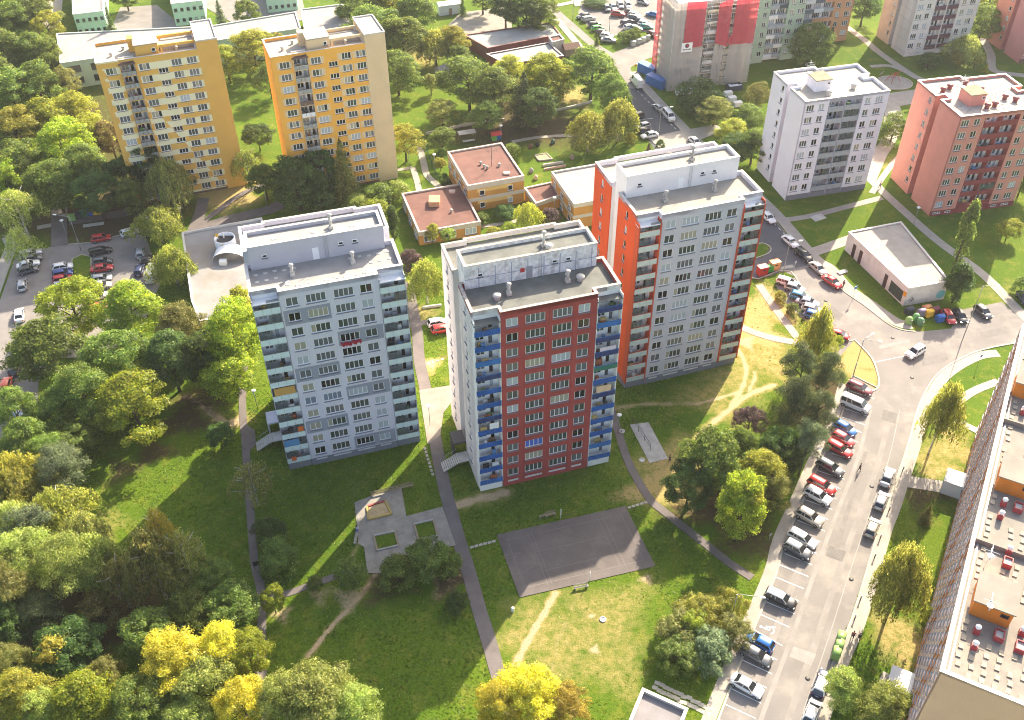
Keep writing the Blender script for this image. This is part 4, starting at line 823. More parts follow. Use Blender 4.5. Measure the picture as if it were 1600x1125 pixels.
# ------------------------------------------------------------------ scaffolded tower
NET_R = alpha_net('red_safety_net', (.66, .06, .10), .78, .8); NET_G = alpha_net('grey_safety_net', (.80, .74, .72), .36, 9.0); POLE = flat('scaffold_tube', (.62, .60, .57), .5, .4, .1); PLANKM = mat('scaffold_plank', (.42, .34, .24), .9, .2)
def scaffold_tower():
    w, d, h, fl = 20.8, 10.6, 23.4, 8
    R = thing('scaffolded_tower', 'pale tower wrapped in scaffolding with red and grey safety netting', 'apartment tower', (43.6, 249.4), .235)
    wall = mat('render_old_cream', (.56, .5, .42), .9, .1, .5); F = Face(0, 0, 0); zc = [2.2 + 2.75 * k for k in range(fl)]
    MB().box(.25, w, 1.5, d, 0, h - .5).build('tower_body', [wall], R); MB().box(.3, w - .3, .3, d - .3, h - .48, h - .42).build('roof_deck', CONC_L, R); MB().ring([(0, 0), (w, 0), (w, d), (0, d)], .35, h - .5, h).build('parapet', CONC_L, R)
    cols = [(1.6, 1.9, 3), (4.2, 1.4, 2), (6.6, 1.4, 2), (13.0, 1.4, 2), (15.6, 1.4, 2), (18.9, 1.9, 3)]
    for (a0, a1) in ((0, 8), (11.4, w)):
        F.wall(R, 'front_wall', a0, a1, 0, h - .5, [(u, z, cw, 1.5) for (u, cw, n) in cols for z in zc], [wall]); MB().box(a0 + .2, a1 - .02, .22, 1.49, 0, h - .6).build('wall_core', wall, R)
    for (u, cw, n) in cols:
        for z in zc: window(R, F, u, z, cw, 1.5, n)
    for z in zc:
        window(R, Face(0, 1.46, 0), 9.2, z, 1.7, 1.4, 3, d=0, sill=False); bal = MB().box(8.05, 11.35, -.3, 1.48, z - 1.5, z - 1.34).build('balcony', wall, R); MB().box(8.1, 11.3, -.36, -.3, z - 1.35, z - .4).build('parapet_panel', random.choice([ALU, Y_BEI, W_R, LOG_W]), bal)
    for z in zc:
        for v in (2.5, 5, 7.5): link('window', win_mesh(1.3, 1.4, 2, False, REDP if random.random() < .3 else None), R, (-.02, v, z), -pi / 2)
    # poles, decks and planks
    us = list(np.arange(-1.4, w + 1.3, 2.5)); vs = [-1.3, 1.2, 3.7, 6.2, 8.7, 11.2]
    zs = np.arange(.2, h + .6, 2.0)
    pm = MB().tube([(0, 0, 0), (0, 0, h + 1.4)], .075, 5).mesh('scaffold_pole', POLE)
    for u in us:
        for v in (-1.3, -.35): link('scaffold_pole', pm, R, (u, v, 0))
    for v in vs[1:]:
        for u in (-1.4, -.45): link('scaffold_pole', pm, R, (u, v, 0))
    lf = MB().tube([(-1.4, 0, 0), (w + 1.1, 0, 0)], .035, 4).mesh('ledger', POLE); ls = MB().tube([(0, -1.3, 0), (0, 11.2, 0)], .035, 4).mesh('ledger', POLE)
    dk = MB().box(-1.35, w + 1.0, -1.2, -.45, 0, .05).mesh('scaffold_deck', PLANKM); ds = MB().box(-1.3, -.5, -.44, 11.1, 0, .05).mesh('scaffold_deck', PLANKM)
    for z in zs:
        link('ledger', lf, R, (0, -1.3, z + 1)); link('ledger', ls, R, (-1.4, 0, z + 1)); link('ledger', lf, R, (0, -1.3, z)); link('ledger', ls, R, (-1.4, 0, z))
        link('scaffold_deck', dk, R, (0, 0, z)); link('scaffold_deck', ds, R, (0, 0, z + .003))
    def net(pts, m):
        """a hanging sheet with slack between the ties"""
        (u0, v0), (u1, v1), z0, z1, sag0, sag1 = pts
        b = MB(); nu = 10; nz = 12; ids = []
        nx, ny = (v1 - v0), -(u1 - u0); l = hypot(nx, ny); nx /= l; ny /= l
        for j in range(nz + 1):
            for i in range(nu + 1):
                s = i / nu; t = j / nz; zz = z0 + sag0 * (1 - s) * (1 - t) + sag1 * s * (1 - t) + (z1 - z0 - (sag0 * (1 - s) + sag1 * s) * 0) * t * (1 - (sag0 * (1 - s) + sag1 * s) / (z1 - z0))
                bul = .16 * abs(sin(pi * s * 4)) * abs(sin(pi * t * 6 + .6)) + .05 * sin(s * 17 + t * 9)
                b.v.append((u0 + (u1 - u0) * s + nx * bul, v0 + (v1 - v0) * s + ny * bul, zz))
        for j in range(nz):
            for i in range(nu):
                a = j * (nu + 1) + i; b.f.append((a, a + 1, a + nu + 2, a + nu + 1)); b.m.append(0); b.sm.append(True)
        return b.build('safety_net', m, R)
    y = -1.42; hz = h + .8
    net(((1.6, y), (7.0, y), 11.6, hz, 0, .4), NET_R); net(((10.5, y), (14.2, y), 11.0, hz, 1.4, 0), NET_R); net(((15.2, y), (w + .8, y), 11.2, hz, .3, 0), NET_R); net(((14.0, y - .03), (15.4, y - .03), 11.0, 14.5, 1.2, 0), NET_R)
    net(((-1.5, y), (1.55, y), .4, hz, 0, 0), NET_G); net(((1.6, y), (7.2, y), .4, 11.7, 0, 0), NET_G); net(((10.4, y), (13.2, y), 1.2, 11.6, 0, 0), NET_G); net(((14.6, y), (w + .8, y), .6, 11.5, 0, 0), NET_G)
    net(((-1.5, 7.6), (-1.5, y), .4, hz, 0, 0), NET_G); net(((-1.53, 11.3), (-1.53, 7.6), .4, hz + .5, 0, 0), NET_R)
    b = MB().box(1.2, 4.2, -1.62, -1.55, 10.9, 13.4).build('site_banner', WHITE, R)
    MB().lathe([(.6, 0), (.6, .01)], 14, (0, 0)).build('banner_emblem', flat('emblem_dark', (.06, .05, .09), .6), b, (2.7, -1.625, 12.6), (pi / 2, 0, 0))
    MB().lathe([(.33, 0), (.33, .012)], 14, (0, 0)).build('banner_emblem', REDP, b, (2.85, -1.627, 12.7), (pi / 2, 0, 0))
    for i, (x0, x1) in enumerate(((1.6, 2.0), (2.05, 2.3), (2.4, 2.85), (2.95, 3.2), (3.25, 3.8))): MB().box(x0, x1, -1.63, -1.621, 11.45, 11.75).build('banner_lettering', flat('lettering_dark', (.08, .07, .1), .6), b)
scaffold_tower()
# ------------------------------------------------------------------ long slab block by the street
B_BEI = mat('facade_rose_beige', (.66, .48, .41), .9, .06, .4); B_ORG = mat('facade_rust_orange', (.48, .17, .055), .9, .08, .4); B_END = mat('render_apricot_end', (.92, .52, .34), .9, .04, .2, fine=.05); B_ROOF = mat('roof_felt_straw', (.22, .20, .175), .9, .12, .5, dirt=(.36, .29, .22), dirt_amt=.5)
B_HEAD = mat('render_bright_orange', (.66, .20, .03), .9, .05, .4); V_RED = flat('vent_box_red', (.36, .05, .055), .55); B_PAD = mat('paver_straw', (.36, .305, .235), .9, .1, 1.0)
def street_block():
    L, dp, h = 68.0, 13.0, 24.0; th = atan2(.8773, .4800)
    cx, cy = 46.5, 58.4; ox, oy = cx + L * cos(th), cy + L * sin(th)
    R = thing('street_slab_block', 'long rose beige slab block along the street with pavers and orange heads on its roof', 'apartment block', (ox, oy), th + pi)
    c, s = cos(th + pi), sin(th + pi)
    loc = lambda p: ((p[0] - ox) * c + (p[1] - oy) * s, -(p[0] - ox) * s + (p[1] - oy) * c)
    HD = h - .45; F = Face(0, 0, 0); n = 34; bz = L / n; zc = [2.9 + 2.72 * k for k in range(8)]
    MB().box(.02, L - .25, .25, dp, 0, HD, 0).build('block_body', [B_BEI], R)
    MB().box(.02, L - .25, .25, dp, HD, HD + .03).build('roof_deck', B_ROOF, R)
    holes = [(bz * (i + .5), z, 1.25, 1.5) for i in range(n) for z in zc]
    F.wall(R, 'front_wall', 0, L, 0, h, holes, [B_BEI, B_ORG], mfun=lambda a, z: 1 if (int(a / bz) % 7 in (2, 3) and z < h - 1) or z < 1.4 else 0, extra=[(bz * i, bz * (i + 1), 1.4, h - 1) for i in range(n)])
    for (a, z, ww, hh) in holes: window(R, F, a, z, ww, hh, 2, pat=[random.choice([GL_DARK, GL_DARK, GL_MID])] * 2)
    for i in range(0, n, 1):
        MB().box(bz * i - .06, bz * i + .06, -.05, -.004, 1.4, h - .1).build('facade_rib', B_BEI, R)
    FE = Face(L, 0, pi / 2); FE.wall(R, 'end_wall', 0, dp, 2.2, h, [], [B_END]); FE.wall(R, 'plinth', 0, dp, 0, 2.2, [], [B_ORG])
    o = [(0, 0), (L, 0), (L, dp), (0, dp)]
    MB().ring(o, .35, HD, h - .003).build('parapet', B_BEI, R); MB().ring(inset(o, -.08), .5, h, h + .07).build('coping', flat('coping_white_sheet', (.66, .64, .66), .4), R)
    MB().box(.4, L - .5, .75, .95, HD + .03, HD + .1).build('lightning_conductor', METAL, R)
    heads = []
    for (pf, pr, u_len) in (((52.4, 65.99), (55.6, 64.51), 4.4), ((62.36, 84.77), (65.33, 82.79), 4.4), ((71.45, 102.52), (75.02, 100.22), 4.4)):
        a = loc(pf); b_ = loc(pr); u1 = a[0]; v0 = a[1]; v1 = v0 + 4.2; u0 = u1 - u_len; heads.append((u0, u1, v0, v1))
        hd = MB().box(u0, u1, v0, v1, HD, HD + 2.6).build('stair_head', B_HEAD, R); MB().box(u0 - .2, u1 + .2, v0 - .2, v1 + .2, HD + 2.6, HD + 2.75).build('stair_head_roof', B_ROOF, hd)
        link('window', win_mesh(.9, .6, 1, False, DARKMETAL), hd, (u1 + .02, v0 + 3.4, HD + 1.8), pi / 2); link('pane', pane_mesh(.9, .6, 1, (GL_DARK,)), hd, (u1 + .02, v0 + 3.4, HD + 1.8), pi / 2)
    pm = MB().box(-.33, .33, -.27, .27, 0, .14).mesh('roof_paver', B_PAD); cnt = 0
    for i in range(int((L - 1.5) / 1.18)):
        for j in range(8):
            u = L - 1.1 - i * 1.18 + .12 * sin(j * 3 + i); v = 1.5 + j * 1.35 + .1 * sin(i * 2.1)
            if any(q[0] - .9 < u < q[1] + .9 and q[2] - .9 < v < q[3] + .9 for q in heads): continue
            if j not in (0, 1) and (i % 16) in (5, 6, 7, 8, 9, 10): continue
            if j == 1 and i > 4: continue
            if (i * 7 + j * 3) % 11 == 0 or v > dp - .8 or cnt > 290: continue
            link('roof_paver', pm, R, (u, v, HD + .03), random.uniform(-.1, .1)); cnt += 1
    for k, p in enumerate(((52.31, 63.45), (51.29, 61.4), (62.48, 82.12), (61.28, 80.03), (60.2, 74.53), (57.32, 63.16), (71.52, 98.74))):
        u, v = loc(p); b = MB(); b.box(u - .34, u + .34, v - .34, v + .34, HD, HD + .8, 0); b.lathe([(.16, 0), (.16, .2), (.33, .25), (.35, .45), (.15, .65)], 10, (u, v), 1, HD + .8); b.build('roof_vent', [V_RED, WHITE], R)
    for p in ((54.58, 62.77), (64.05, 81.36), (59.39, 72.82), (56.36, 61.28)):
        u, v = loc(p); b = MB(); b.ring([(u - .66, v - .52), (u + .66, v - .52), (u + .66, v + .52), (u - .66, v + .52)], .1, HD, HD + .85, 0); b.box(u - .6, u + .6, v - .45, v + .45, HD, HD + .6, 1); b.build('vent_box', [V_RED, CONC_L], R)
    for p in ((56.5, 72.38), (53.85, 65.43)):
        u, v = loc(p); b = MB(); b.tube([(u, v, HD), (u, v, HD + 3.4)], .05, 5)
        for z, l in ((3.2, 1.3), (2.7, 1.0)): b.tube([(u - l, v, HD + z), (u + l, v, HD + z)], .04, 4); b.tube([(u, v - l * .7, HD + z), (u, v + l * .7, HD + z)], .04, 4)
        b.lathe([(.05, 0), (.35, .12), (.4, .16)], 10, (u + .5, v), 0, HD + 2.9); b.build('aerial_mast', WHITE, R)
    for p in ((57.32, 76.17), (68.63, 97.04)):
        u, v = loc(p); MB().box(u - .15, u + .15, .4, dp - .4, HD, HD + .75).build('fire_wall', B_ROOF, R)
    # entrances under white canopies
    for p in ((70.4, 105.52), (51.96, 69.58)):
        u, v = loc(p); MB().box(u - 1.6, u + 1.6, -3.0, -.01, 2.7, 2.95).box(u - 1.5, u - 1.35, -2.9, -.01, 0, 2.7).box(u + 1.35, u + 1.5, -2.9, -.01, 0, 2.7).build('entrance_canopy', ALU, R)
street_block()
# ------------------------------------------------------------------ low buildings
def flat_house(name, label, poly, h, wall, roof, cope=None, cat='building', par=.3, band_=None, bandz=None):
    cx = sum(p[0] for p in poly) / len(poly); cy = sum(p[1] for p in poly) / len(poly); poly = ccw([(p[0] - cx, p[1] - cy) for p in poly])
    R = thing(name, label, cat, (cx, cy)); MB().prism(inset(poly, .03), 0, h - par).build('walls', [wall], R); MB().prism(inset(poly, .25), h - par, h - par + .02).build('roof', [roof], R)
    MB().ring(poly, .3, h - par - .01, h).build('parapet', band_ or wall, R); MB().ring(inset(poly, -.05), .42, h, h + .05).build('coping', cope or COPE_L, R)
    if bandz:
        for (z0, z1) in bandz: MB().ring(inset(poly, -.04), .06, z0, z1).build('facade_band', band_, R)
    R['poly'] = [c for p in poly for c in p]; return R, poly
def wins(R, p0, p1, z, n, w, h, panes, fr=None, off=.08):
    """n windows along the wall from p0 to p1"""
    d = hypot(p1[0] - p0[0], p1[1] - p0[1]); a = atan2(p1[1] - p0[1], p1[0] - p0[0]); F = Face(p0[0], p0[1], a)
    for i in range(n): window(R, F, d * (i + .5) / n, z, w, h, panes, d=-off, fr=fr)
K_OR = mat('kindergarten_ochre', (.50, .24, .06), .9, .08, .5); K_BE = mat('kindergarten_beige', (.52, .46, .38), .9, .06, .5); K_YE = mat('kindergarten_yellow', (.70, .46, .16), .9, .06, .5); K_RF = mat('roof_felt_red_brown', (.155, .075, .062), .9, .18, .5, dirt=(.12, .07, .06), dirt_amt=.5); K_CP = flat('coping_dusty_rose', (.5, .36, .33), .5)
def rect(o, yaw, w, d): c, s = cos(yaw), sin(yaw); return [(o[0], o[1]), (o[0] + w * c, o[1] + w * s), (o[0] + w * c - d * s, o[1] + w * s + d * c), (o[0] - d * s, o[1] + d * c)]
KW = [DARKMETAL]
k1, p1 = flat_house('kindergarten_pavilion', 'single storey kindergarten pavilion with red brown roof and a brick box on it', rect((-19.65, 175.74), .30, 13.73, 16.46), 3.4, K_OR, K_RF, K_CP, 'kindergarten', .35, K_BE, [(2.4, 3.35)])
wins(k1, p1[0], p1[1], 1.5, 3, 2.6, 1.6, 3); wins(k1, p1[3], p1[0], 1.5, 3, 2.6, 1.5, 3); MB().box(-2.6, -.2, .6, 3.6, 3.05, 4.3).build('roof_box', mat('brick_roof_box', (.5, .28, .17), .9, .2, 3), k1); MB().box(1.6, 3, 6.2, 7, 3.05, 3.6).build('roof_hatch', K_CP, k1)
b = MB(); b.lathe([(.25, 0), (.25, .5), (.4, .55), (.2, .8)], 8, (2.5, -1.5), 0, 3.05); b.build('roof_vent', CONC_L, k1)
k2, p2 = flat_house('kindergarten_pavilion', 'two storey kindergarten pavilion with red brown roof and an aerial mast', rect((-9.5, 188.6), .32, 13.2, 16.07), 6.9, K_OR, K_RF, K_CP, 'kindergarten', .35, K_BE, [(5.7, 6.85), (2.6, 3.5)])
wins(k2, p2[0], p2[1], 4.6, 2, 1.2, 1.3, 1); wins(k2, p2[0], p2[1], 1.5, 2, 1.2, 1.3, 1); wins(k2, p2[3], p2[0], 4.6, 4, 1.8, 1.3, 2)
dd = (p2[1][0] - p2[0][0], p2[1][1] - p2[0][1]); aa = atan2(dd[1], dd[0]); FK = Face(p2[0][0], p2[0][1], aa)
for zz in (4.75, 1.75): MB().box(2.2, 10.2, -.03, .05, zz, zz + .85).build('facade_panel', K_YE, k2, FK.at(0), aa)
b = MB(); b.tube([(1.5, -.5, 6.5), (1.5, -.5, 11.5)], .06, 5); 
for z in (10.4, 11.0): b.tube([(.2, -.9, z), (2.8, -.1, z)], .03, 4); b.tube([(.4, .1, z), (1.0, -1.6, z)], .03, 4); b.tube([(2.2, .6, z), (2.8, -1.1, z)], .03, 4)
b.build('aerial_mast', DARKMETAL, k2)
for (x, y) in ((-.2, -1.2), (.5, -1.8), (-1, .2), (3.2, -.6)): b = MB(); b.lathe([(.25, 0), (.25, .5), (.42, .55), (.2, .8)], 8, (x, y), 0, 6.55); b.build('roof_vent', CONC, k2)
MB().box(4.2, 5.6, -4.6, -3.6, 6.55, 7.0).build('roof_hatch', K_CP, k2)
k3, p3 = flat_house('kindergarten_wing', 'kindergarten wing with grey roof, partly hidden behind the orange ended tower', rect((13.63, 181.63), .31, 12, 14.43), 6.4, K_OR, ROOF_G, COPE_L, 'kindergarten', .35, K_BE, [(5.4, 6.35), (2.6, 3.4)])
wins(k3, p3[3], p3[0], 4.4, 3, 1.6, 1.3, 2); wins(k3, p3[3], p3[0], 1.5, 3, 1.6, 1.3, 2)
k4, p4 = flat_house('kindergarten_link', 'low red roofed link between two kindergarten pavilions', [(3.06, 193.73), (9.39, 196.14), (11.04, 190.34), (5.52, 186.95)], 3.3, K_OR, K_RF, K_CP, 'kindergarten', .3, K_BE, [(2.4, 3.25)])
# shop beside the junction
SHOPW = mat('shop_rough_plaster', (.72, .68, .63), .9, .10, .6, dirt=(.38, .32, .28), dirt_amt=.4)
sh, ps = flat_house('shop', 'low pinkish shop with flat cream roof and tall narrow doors by the junction', [(77.45, 153.36), (86.24, 155.54), (83.06, 176.81), (70.91, 173.08)], 4.5, SHOPW, Y_ROOF, COPE_L, 'shop', .25)
_i = min(range(4), key=lambda i: ps[i][1] - ps[i][0] * .0); _fl = ps[_i]; _lf = min(ps, key=lambda p: p[0]); _rt = max(ps, key=lambda p: p[0])
dl = hypot(_fl[0] - _lf[0], _fl[1] - _lf[1]); al = atan2(_fl[1] - _lf[1], _fl[0] - _lf[0]); FS_ = Face(_lf[0], _lf[1], al)
for q in (.12, .235, .66): MB().box(dl * q, dl * q + .95, -.06, .05, .05, 3.1).build('door', flat('door_dark_red', (.07, .03, .035), .5), sh, FS_.at(0), al)
o = MB().box(dl * .76, dl * .76 + 4.0, -.06, .05, .4, 2.9, 0).build('shop_window', [DARKMETAL], sh, FS_.at(0), al)
for k in range(4): MB().box(dl * .76 + .12 + k * .97, dl * .76 + .95 + k * .97, -.09, -.062, .55, 2.75).build('pane', GL_GREEN, o)
MB().box(dl * .955, dl * .955 + .9, -.06, .03, 2.2, 3.2).build('sign', flat('sign_orange', (.75, .33, .03), .5), sh, FS_.at(0), al)
gm = flat('graffiti_teal', (.18, .5, .52), .7); af = atan2(_rt[1] - _fl[1], _rt[0] - _fl[0]); FF_ = Face(_fl[0], _fl[1], af)
MB().lathe([(1.0, 0), (1.0, .02)], 16).build('graffiti', gm, sh, FF_.at(7.9, -.02, 1.5), (pi / 2, 0, af))
b = MB()
for k, (x, z) in enumerate(((.7, 1.2), (1.1, 1.6), (1.5, 1.1), (1.2, .8))): b.tube([(x, -.02, z), (x + .35, -.02, z + .5), (x + .6, -.02, z - .1)], .05, 4)
b.build('graffiti', flat('graffiti_dark', (.1, .1, .12), .7), sh, FF_.at(0), af)
# small building at the lower edge
sg, pg = flat_house('substation', 'small flat roofed substation with white coping at the edge of the lawn', [(16.8, 68.96), (22.36, 66), (19.81, 60.99), (14.3, 63.78)], 3.0, CONC_L, mat('roof_felt_lilac_grey', (.22, .205, .21), .9, .1), flat('coping_white', (.75, .74, .72), .5), 'substation', .55)
# supermarket behind the grey tower
M_RF = mat('roof_felt_stained', (.25, .245, .24), .9, .14, .25, dirt=(.20, .16, .12), dirt_amt=.6)
sm, pm_ = flat_house('supermarket', 'low supermarket with wide stained flat roof behind the grey tower', [(-69.28, 174.06), (-53.46, 179.48), (-48.83, 165.16), (-45.38, 148.62), (-58.5, 144.11), (-61.58, 150.42)], 5.0, SHOPW, M_RF, COPE_L, 'supermarket', .4)
def lw(R, p): return (p[0] - R.location.x, p[1] - R.location.y)
u, v = lw(sm, (-58.81, 168.89)); b = MB(); b.lathe([(2.1, 0), (2.1, 2.0), (1.95, 2.0), (1.95, .4)], 20, (u, v), 0, 5.1)
dr = b.build('roof_sign_drum', [ALU], sm)
for k in range(7): MB().box(u - 1.6, u + 1.6, v - 1.2 + k * .4, v - 1.0 + k * .4, 6.4, 6.6).build('drum_slat', DARKMETAL, dr)
MB().lathe([(.62, 0), (.62, .05)], 16).build('sign_disc', YELP, dr, (u + .1, v - 2.12, 6.2), (pi / 2, 0, 0))
b = MB(); b.box(u - .4, u - .2, v + .5, v + .7, 6.6, 8.0); b.box(u - 1.5, u - 1.35, v + .1, v + .25, 6.4, 7.6); b.build('sign_mast', WHITE, dr)
MB().lathe([(.4, 0), (.4, .05)], 12).build('sign_disc', YELP, dr, (u - 1.45, v + .05, 7.6), (pi / 2, 0, 0))
u, v = lw(sm, (-57.09, 165.32)); b = MB()
for k in range(10):
    a0 = pi * k / 10; a1 = pi * (k + 1) / 10
    b.face([(u - 3.4 * cos(a0), v - 1.6, 5 + 1.9 * sin(a0)), (u - 3.4 * cos(a1), v - 1.6, 5 + 1.9 * sin(a1)), (u - 3.4 * cos(a1), v + 1.6, 5 + 1.9 * sin(a1)), (u - 3.4 * cos(a0), v + 1.6, 5 + 1.9 * sin(a0))], 0, True)
b.build('barrel_vault', ALU, sm, None)
u, v = lw(sm, (-58.12, 162.87)); MB().box(u - .7, u + .7, v - .5, v + .5, 4.7, 5.7).build('air_conditioner', WHITE, sm)
# school blocks in the far corner
SC_G = mat('school_mint', (.42, .58, .47), .9, .06, .3); SC_R = mat('roof_felt_school_grey', (.26, .25, .25), .9, .12, .4, dirt=(.36, .33, .3))
for lab, poly in (('mint green school block nearest the wood, two rows of small square windows', [(-129.04, 286.96), (-120.82, 289.46), (-135.81, 337.45), (-144.55, 331.57)]), ('mint green school block in the middle, a spruce beside it', [(-101.94, 294.52), (-93.09, 297.11), (-102.99, 339.8), (-113.87, 336.95)]), ('mint green school block furthest along the school, mostly cut off', [(-75.58, 304.25), (-66.49, 306.71), (-73.54, 351.93), (-85.35, 348.93)])):
    s_, q_ = flat_house('school_block', lab, poly, 7.0, SC_G, SC_R, COPE_L, 'school')
    lo = sorted(q_, key=lambda p: p[1])[:2]; lo = sorted(lo, key=lambda p: p[0])
    wins(s_, lo[0], lo[1], 5.0, 5, .9, .9, 1, DARKMETAL); wins(s_, lo[0], lo[1], 1.8, 5, .9, .9, 1, DARKMETAL)
s5, q5 = flat_house('school_hall', 'long low school hall with grey felt roof behind the striped yellow tower', [(-120.78, 252.17), (-80.75, 266.74), (-59.55, 274.32), (-62.98, 286.55), (-85.66, 276.65), (-128.58, 272.06)], 7.5, SC_G, SC_R, COPE_L, 'school')
lo = sorted(q5, key=lambda p: p[1] - p[0] * .3)[:2]; lo = sorted(lo, key=lambda p: p[0])
fx, fy = lw(s5, (-118.18, 254.73)); MB().box(fx - 1.6, fx + 1.6, fy - .1, fy + .05, 3.4, 6.2).build('wall_sign', flat('sign_blue', (.05, .22, .5), .6), s5, None)
b = MB()
for k, (x, z) in enumerate(((-1.0, 5.2), (-.3, 4.4), (.4, 5.3), (.9, 4.3))): b.box(fx + x - .28, fx + x + .28, fy - .14, fy - .11, z - .35, z + .35)
b.build('sign_figure', WHITE, s5)
wins(s5, lo[0], lo[1], 5.4, 7, 3.4, 1.7, 4, DARKMETAL); wins(s5, lo[0], lo[1], 2.2, 7, 3.4, 1.7, 4, DARKMETAL)
s6, q6 = flat_house('school_annex', 'grey roofed school annex behind the plain yellow tower', [(-58.12, 272.18), (-42.89, 278.19), (-51, 298.63), (-63.13, 294.85)], 5.0, SC_G, SC_R, COPE_L, 'school')
# nursery with flat roofs at the far middle
TERR = mat('wall_maroon', (.2, .07, .06), .9, .1); NR = mat('roof_felt_silver', (.29, .295, .285), .9, .14, .4, dirt=(.3, .3, .28))
flat_house('community_hall', 'wide flat silver roofed hall with maroon edges among trees', [(-13.23, 278.22), (12.41, 286.83), (14.9, 278.14), (-6.21, 268.74)], 3.6, TERR, NR, flat('edge_maroon', (.26, .12, .1), .6), 'hall')
flat_house('community_hall_annex', 'low annex with ribbed pale roof in front of the silver roofed hall', [(-6.55, 266.25), (11.32, 273.76), (15.24, 264.56), (-1.13, 259.44)], 3.0, TERR, NR, flat('edge_pale', (.45, .42, .4), .6), 'hall')
flat_house('plant_room', 'small square pinkish plant room at the corner of the silver roofed hall', [(11.25, 274.97), (14.63, 276.49), (15.77, 273.09), (12.21, 270.94)], 4.2, CONC_L, K_RF, COPE_L, 'plant room')
def gable(name, label, o, rot, w, d, h, rh, wall, roof, cat='shed'):
    R = thing(name, label, cat, o, rot); MB().box(-w / 2, w / 2, -d / 2, d / 2, 0, h).build('walls', wall, R)
    b = MB(); e = .25; A = [(-w / 2 - e, -d / 2 - e, h - .05), (w / 2 + e, -d / 2 - e, h - .05), (w / 2 + e, 0, h + rh), (-w / 2 - e, 0, h + rh), (w / 2 + e, d / 2 + e, h - .05), (-w / 2 - e, d / 2 + e, h - .05)]
    b.face([A[0], A[1], A[2], A[3]]); b.face([A[3], A[2], A[4], A[5]]); b.face([A[1], A[4], A[2]]); b.face([A[0], A[3], A[5]]); b.build('roof', roof, R); MB().box(-.5, .5, -d / 2 - .04, -d / 2 - .003, 0, 2.0).build('door', WOOD, R); return R
gable('white_shed', 'white metal shed with low pitched roof among trees at the top', (-18.77, 303.56), .3, 7, 3.2, 3.2, .6, ALU, ALU)
gable('wooden_gazebo', 'brown shingled gazebo beside the silver roofed hall', (17.56, 273.03), .3, 4.4, 4.0, 2.2, .9, WOOD, mat('shingle_brown', (.13, .08, .06), .9, .2, 3))
gable('garden_shed', 'pale pitched garden shed under trees behind the kindergarten lawn', (-18.84, 259.34), .9, 3.2, 2.4, 2.1, .8, CONC_L, ROOF_G)
# ------------------------------------------------------------------ trees
def leaf_mesh(name, C, Nn, size, aspect=.6, mats=None, up=None):
    n = len(C); Nn = Nn / (np.linalg.norm(Nn, axis=1, keepdims=True) + 1e-9)
    a = rng.normal(size=(n, 3)) if up is None else up + rng.normal(size=(n, 3)) * .25
    T = np.cross(Nn, a); T /= (np.linalg.norm(T, axis=1, keepdims=True) + 1e-9); B = np.cross(Nn, T)
    s = (size * rng.uniform(.65, 1.35, n))[:, None]
    if up is not None: T, B = B, T
    V = np.stack([C - T * s * .5, C - B * s * aspect * .5 + T * s * .05, C + T * s * .5, C + B * s * aspect * .5 + T * s * .05], 1).reshape(-1, 3).astype(np.float32)
    me = bpy.data.meshes.new(name); me.vertices.add(4 * n); me.vertices.foreach_set('co', V.ravel()); me.loops.add(4 * n); me.loops.foreach_set('vertex_index', np.arange(4 * n, dtype=np.int32))
    me.polygons.add(n); me.polygons.foreach_set('loop_start', np.arange(0, 4 * n, 4, dtype=np.int32)); me.update(calc_edges=True); me.materials.append(mats); return me
def sph(n): v = rng.normal(size=(n, 3)); return v / np.linalg.norm(v, axis=1, keepdims=True)
def clumpy(nc, per, R, zlo, zhi, cr, size, shape='round', flatten=.8, aspect=.65, inner=.25):
    """leaf clumps spread over and inside an uneven crown"""
    zc, hz = (zlo + zhi) / 2, (zhi - zlo) / 2
    lob = sph(7); la = rng.uniform(-.28, .30, 7); Cs = []; Ns = []
    for i in range(nc):
        d = sph(1)[0]
        if d[2] < -.5 and rng.random() < .6: d[2] *= -1
        k = 1 + sum(a * max(0, d @ l) ** 4 for a, l in zip(la, lob))
        rr = k * (rng.uniform(.72, 1.0) if rng.random() > inner else rng.uniform(.25, .7))
        if shape == 'cone': wv = max(.15, 1 - .75 * max(0, (d[2] * rr + 1) / 2))
        elif shape == 'egg': wv = 1 - .35 * max(0, d[2])
        else: wv = 1
        c = np.array([d[0] * R * rr * wv, d[1] * R * rr * wv, zc + d[2] * hz * rr])
        r = cr * rng.uniform(.7, 1.35); m = int(per * (r / cr) ** 2)
        o = sph(m); o[:, 2] = np.where(o[:, 2] < -.35, -o[:, 2], o[:, 2]); out = d * .6
        o = o + out * .35; o /= np.linalg.norm(o, axis=1, keepdims=True)
        Cs.append(c + o * r * np.array([1, 1, flatten]) * (rng.uniform(.5, 1.08, (m, 1)) + (rng.random((m, 1)) < .12) * rng.uniform(.1, .5, (m, 1)))); Ns.append(o + rng.normal(size=(m, 3)) * .45 + np.array([0, 0, .35]))
    return leaf_mesh('crown', np.concatenate(Cs), np.concatenate(Ns), size, aspect, None)
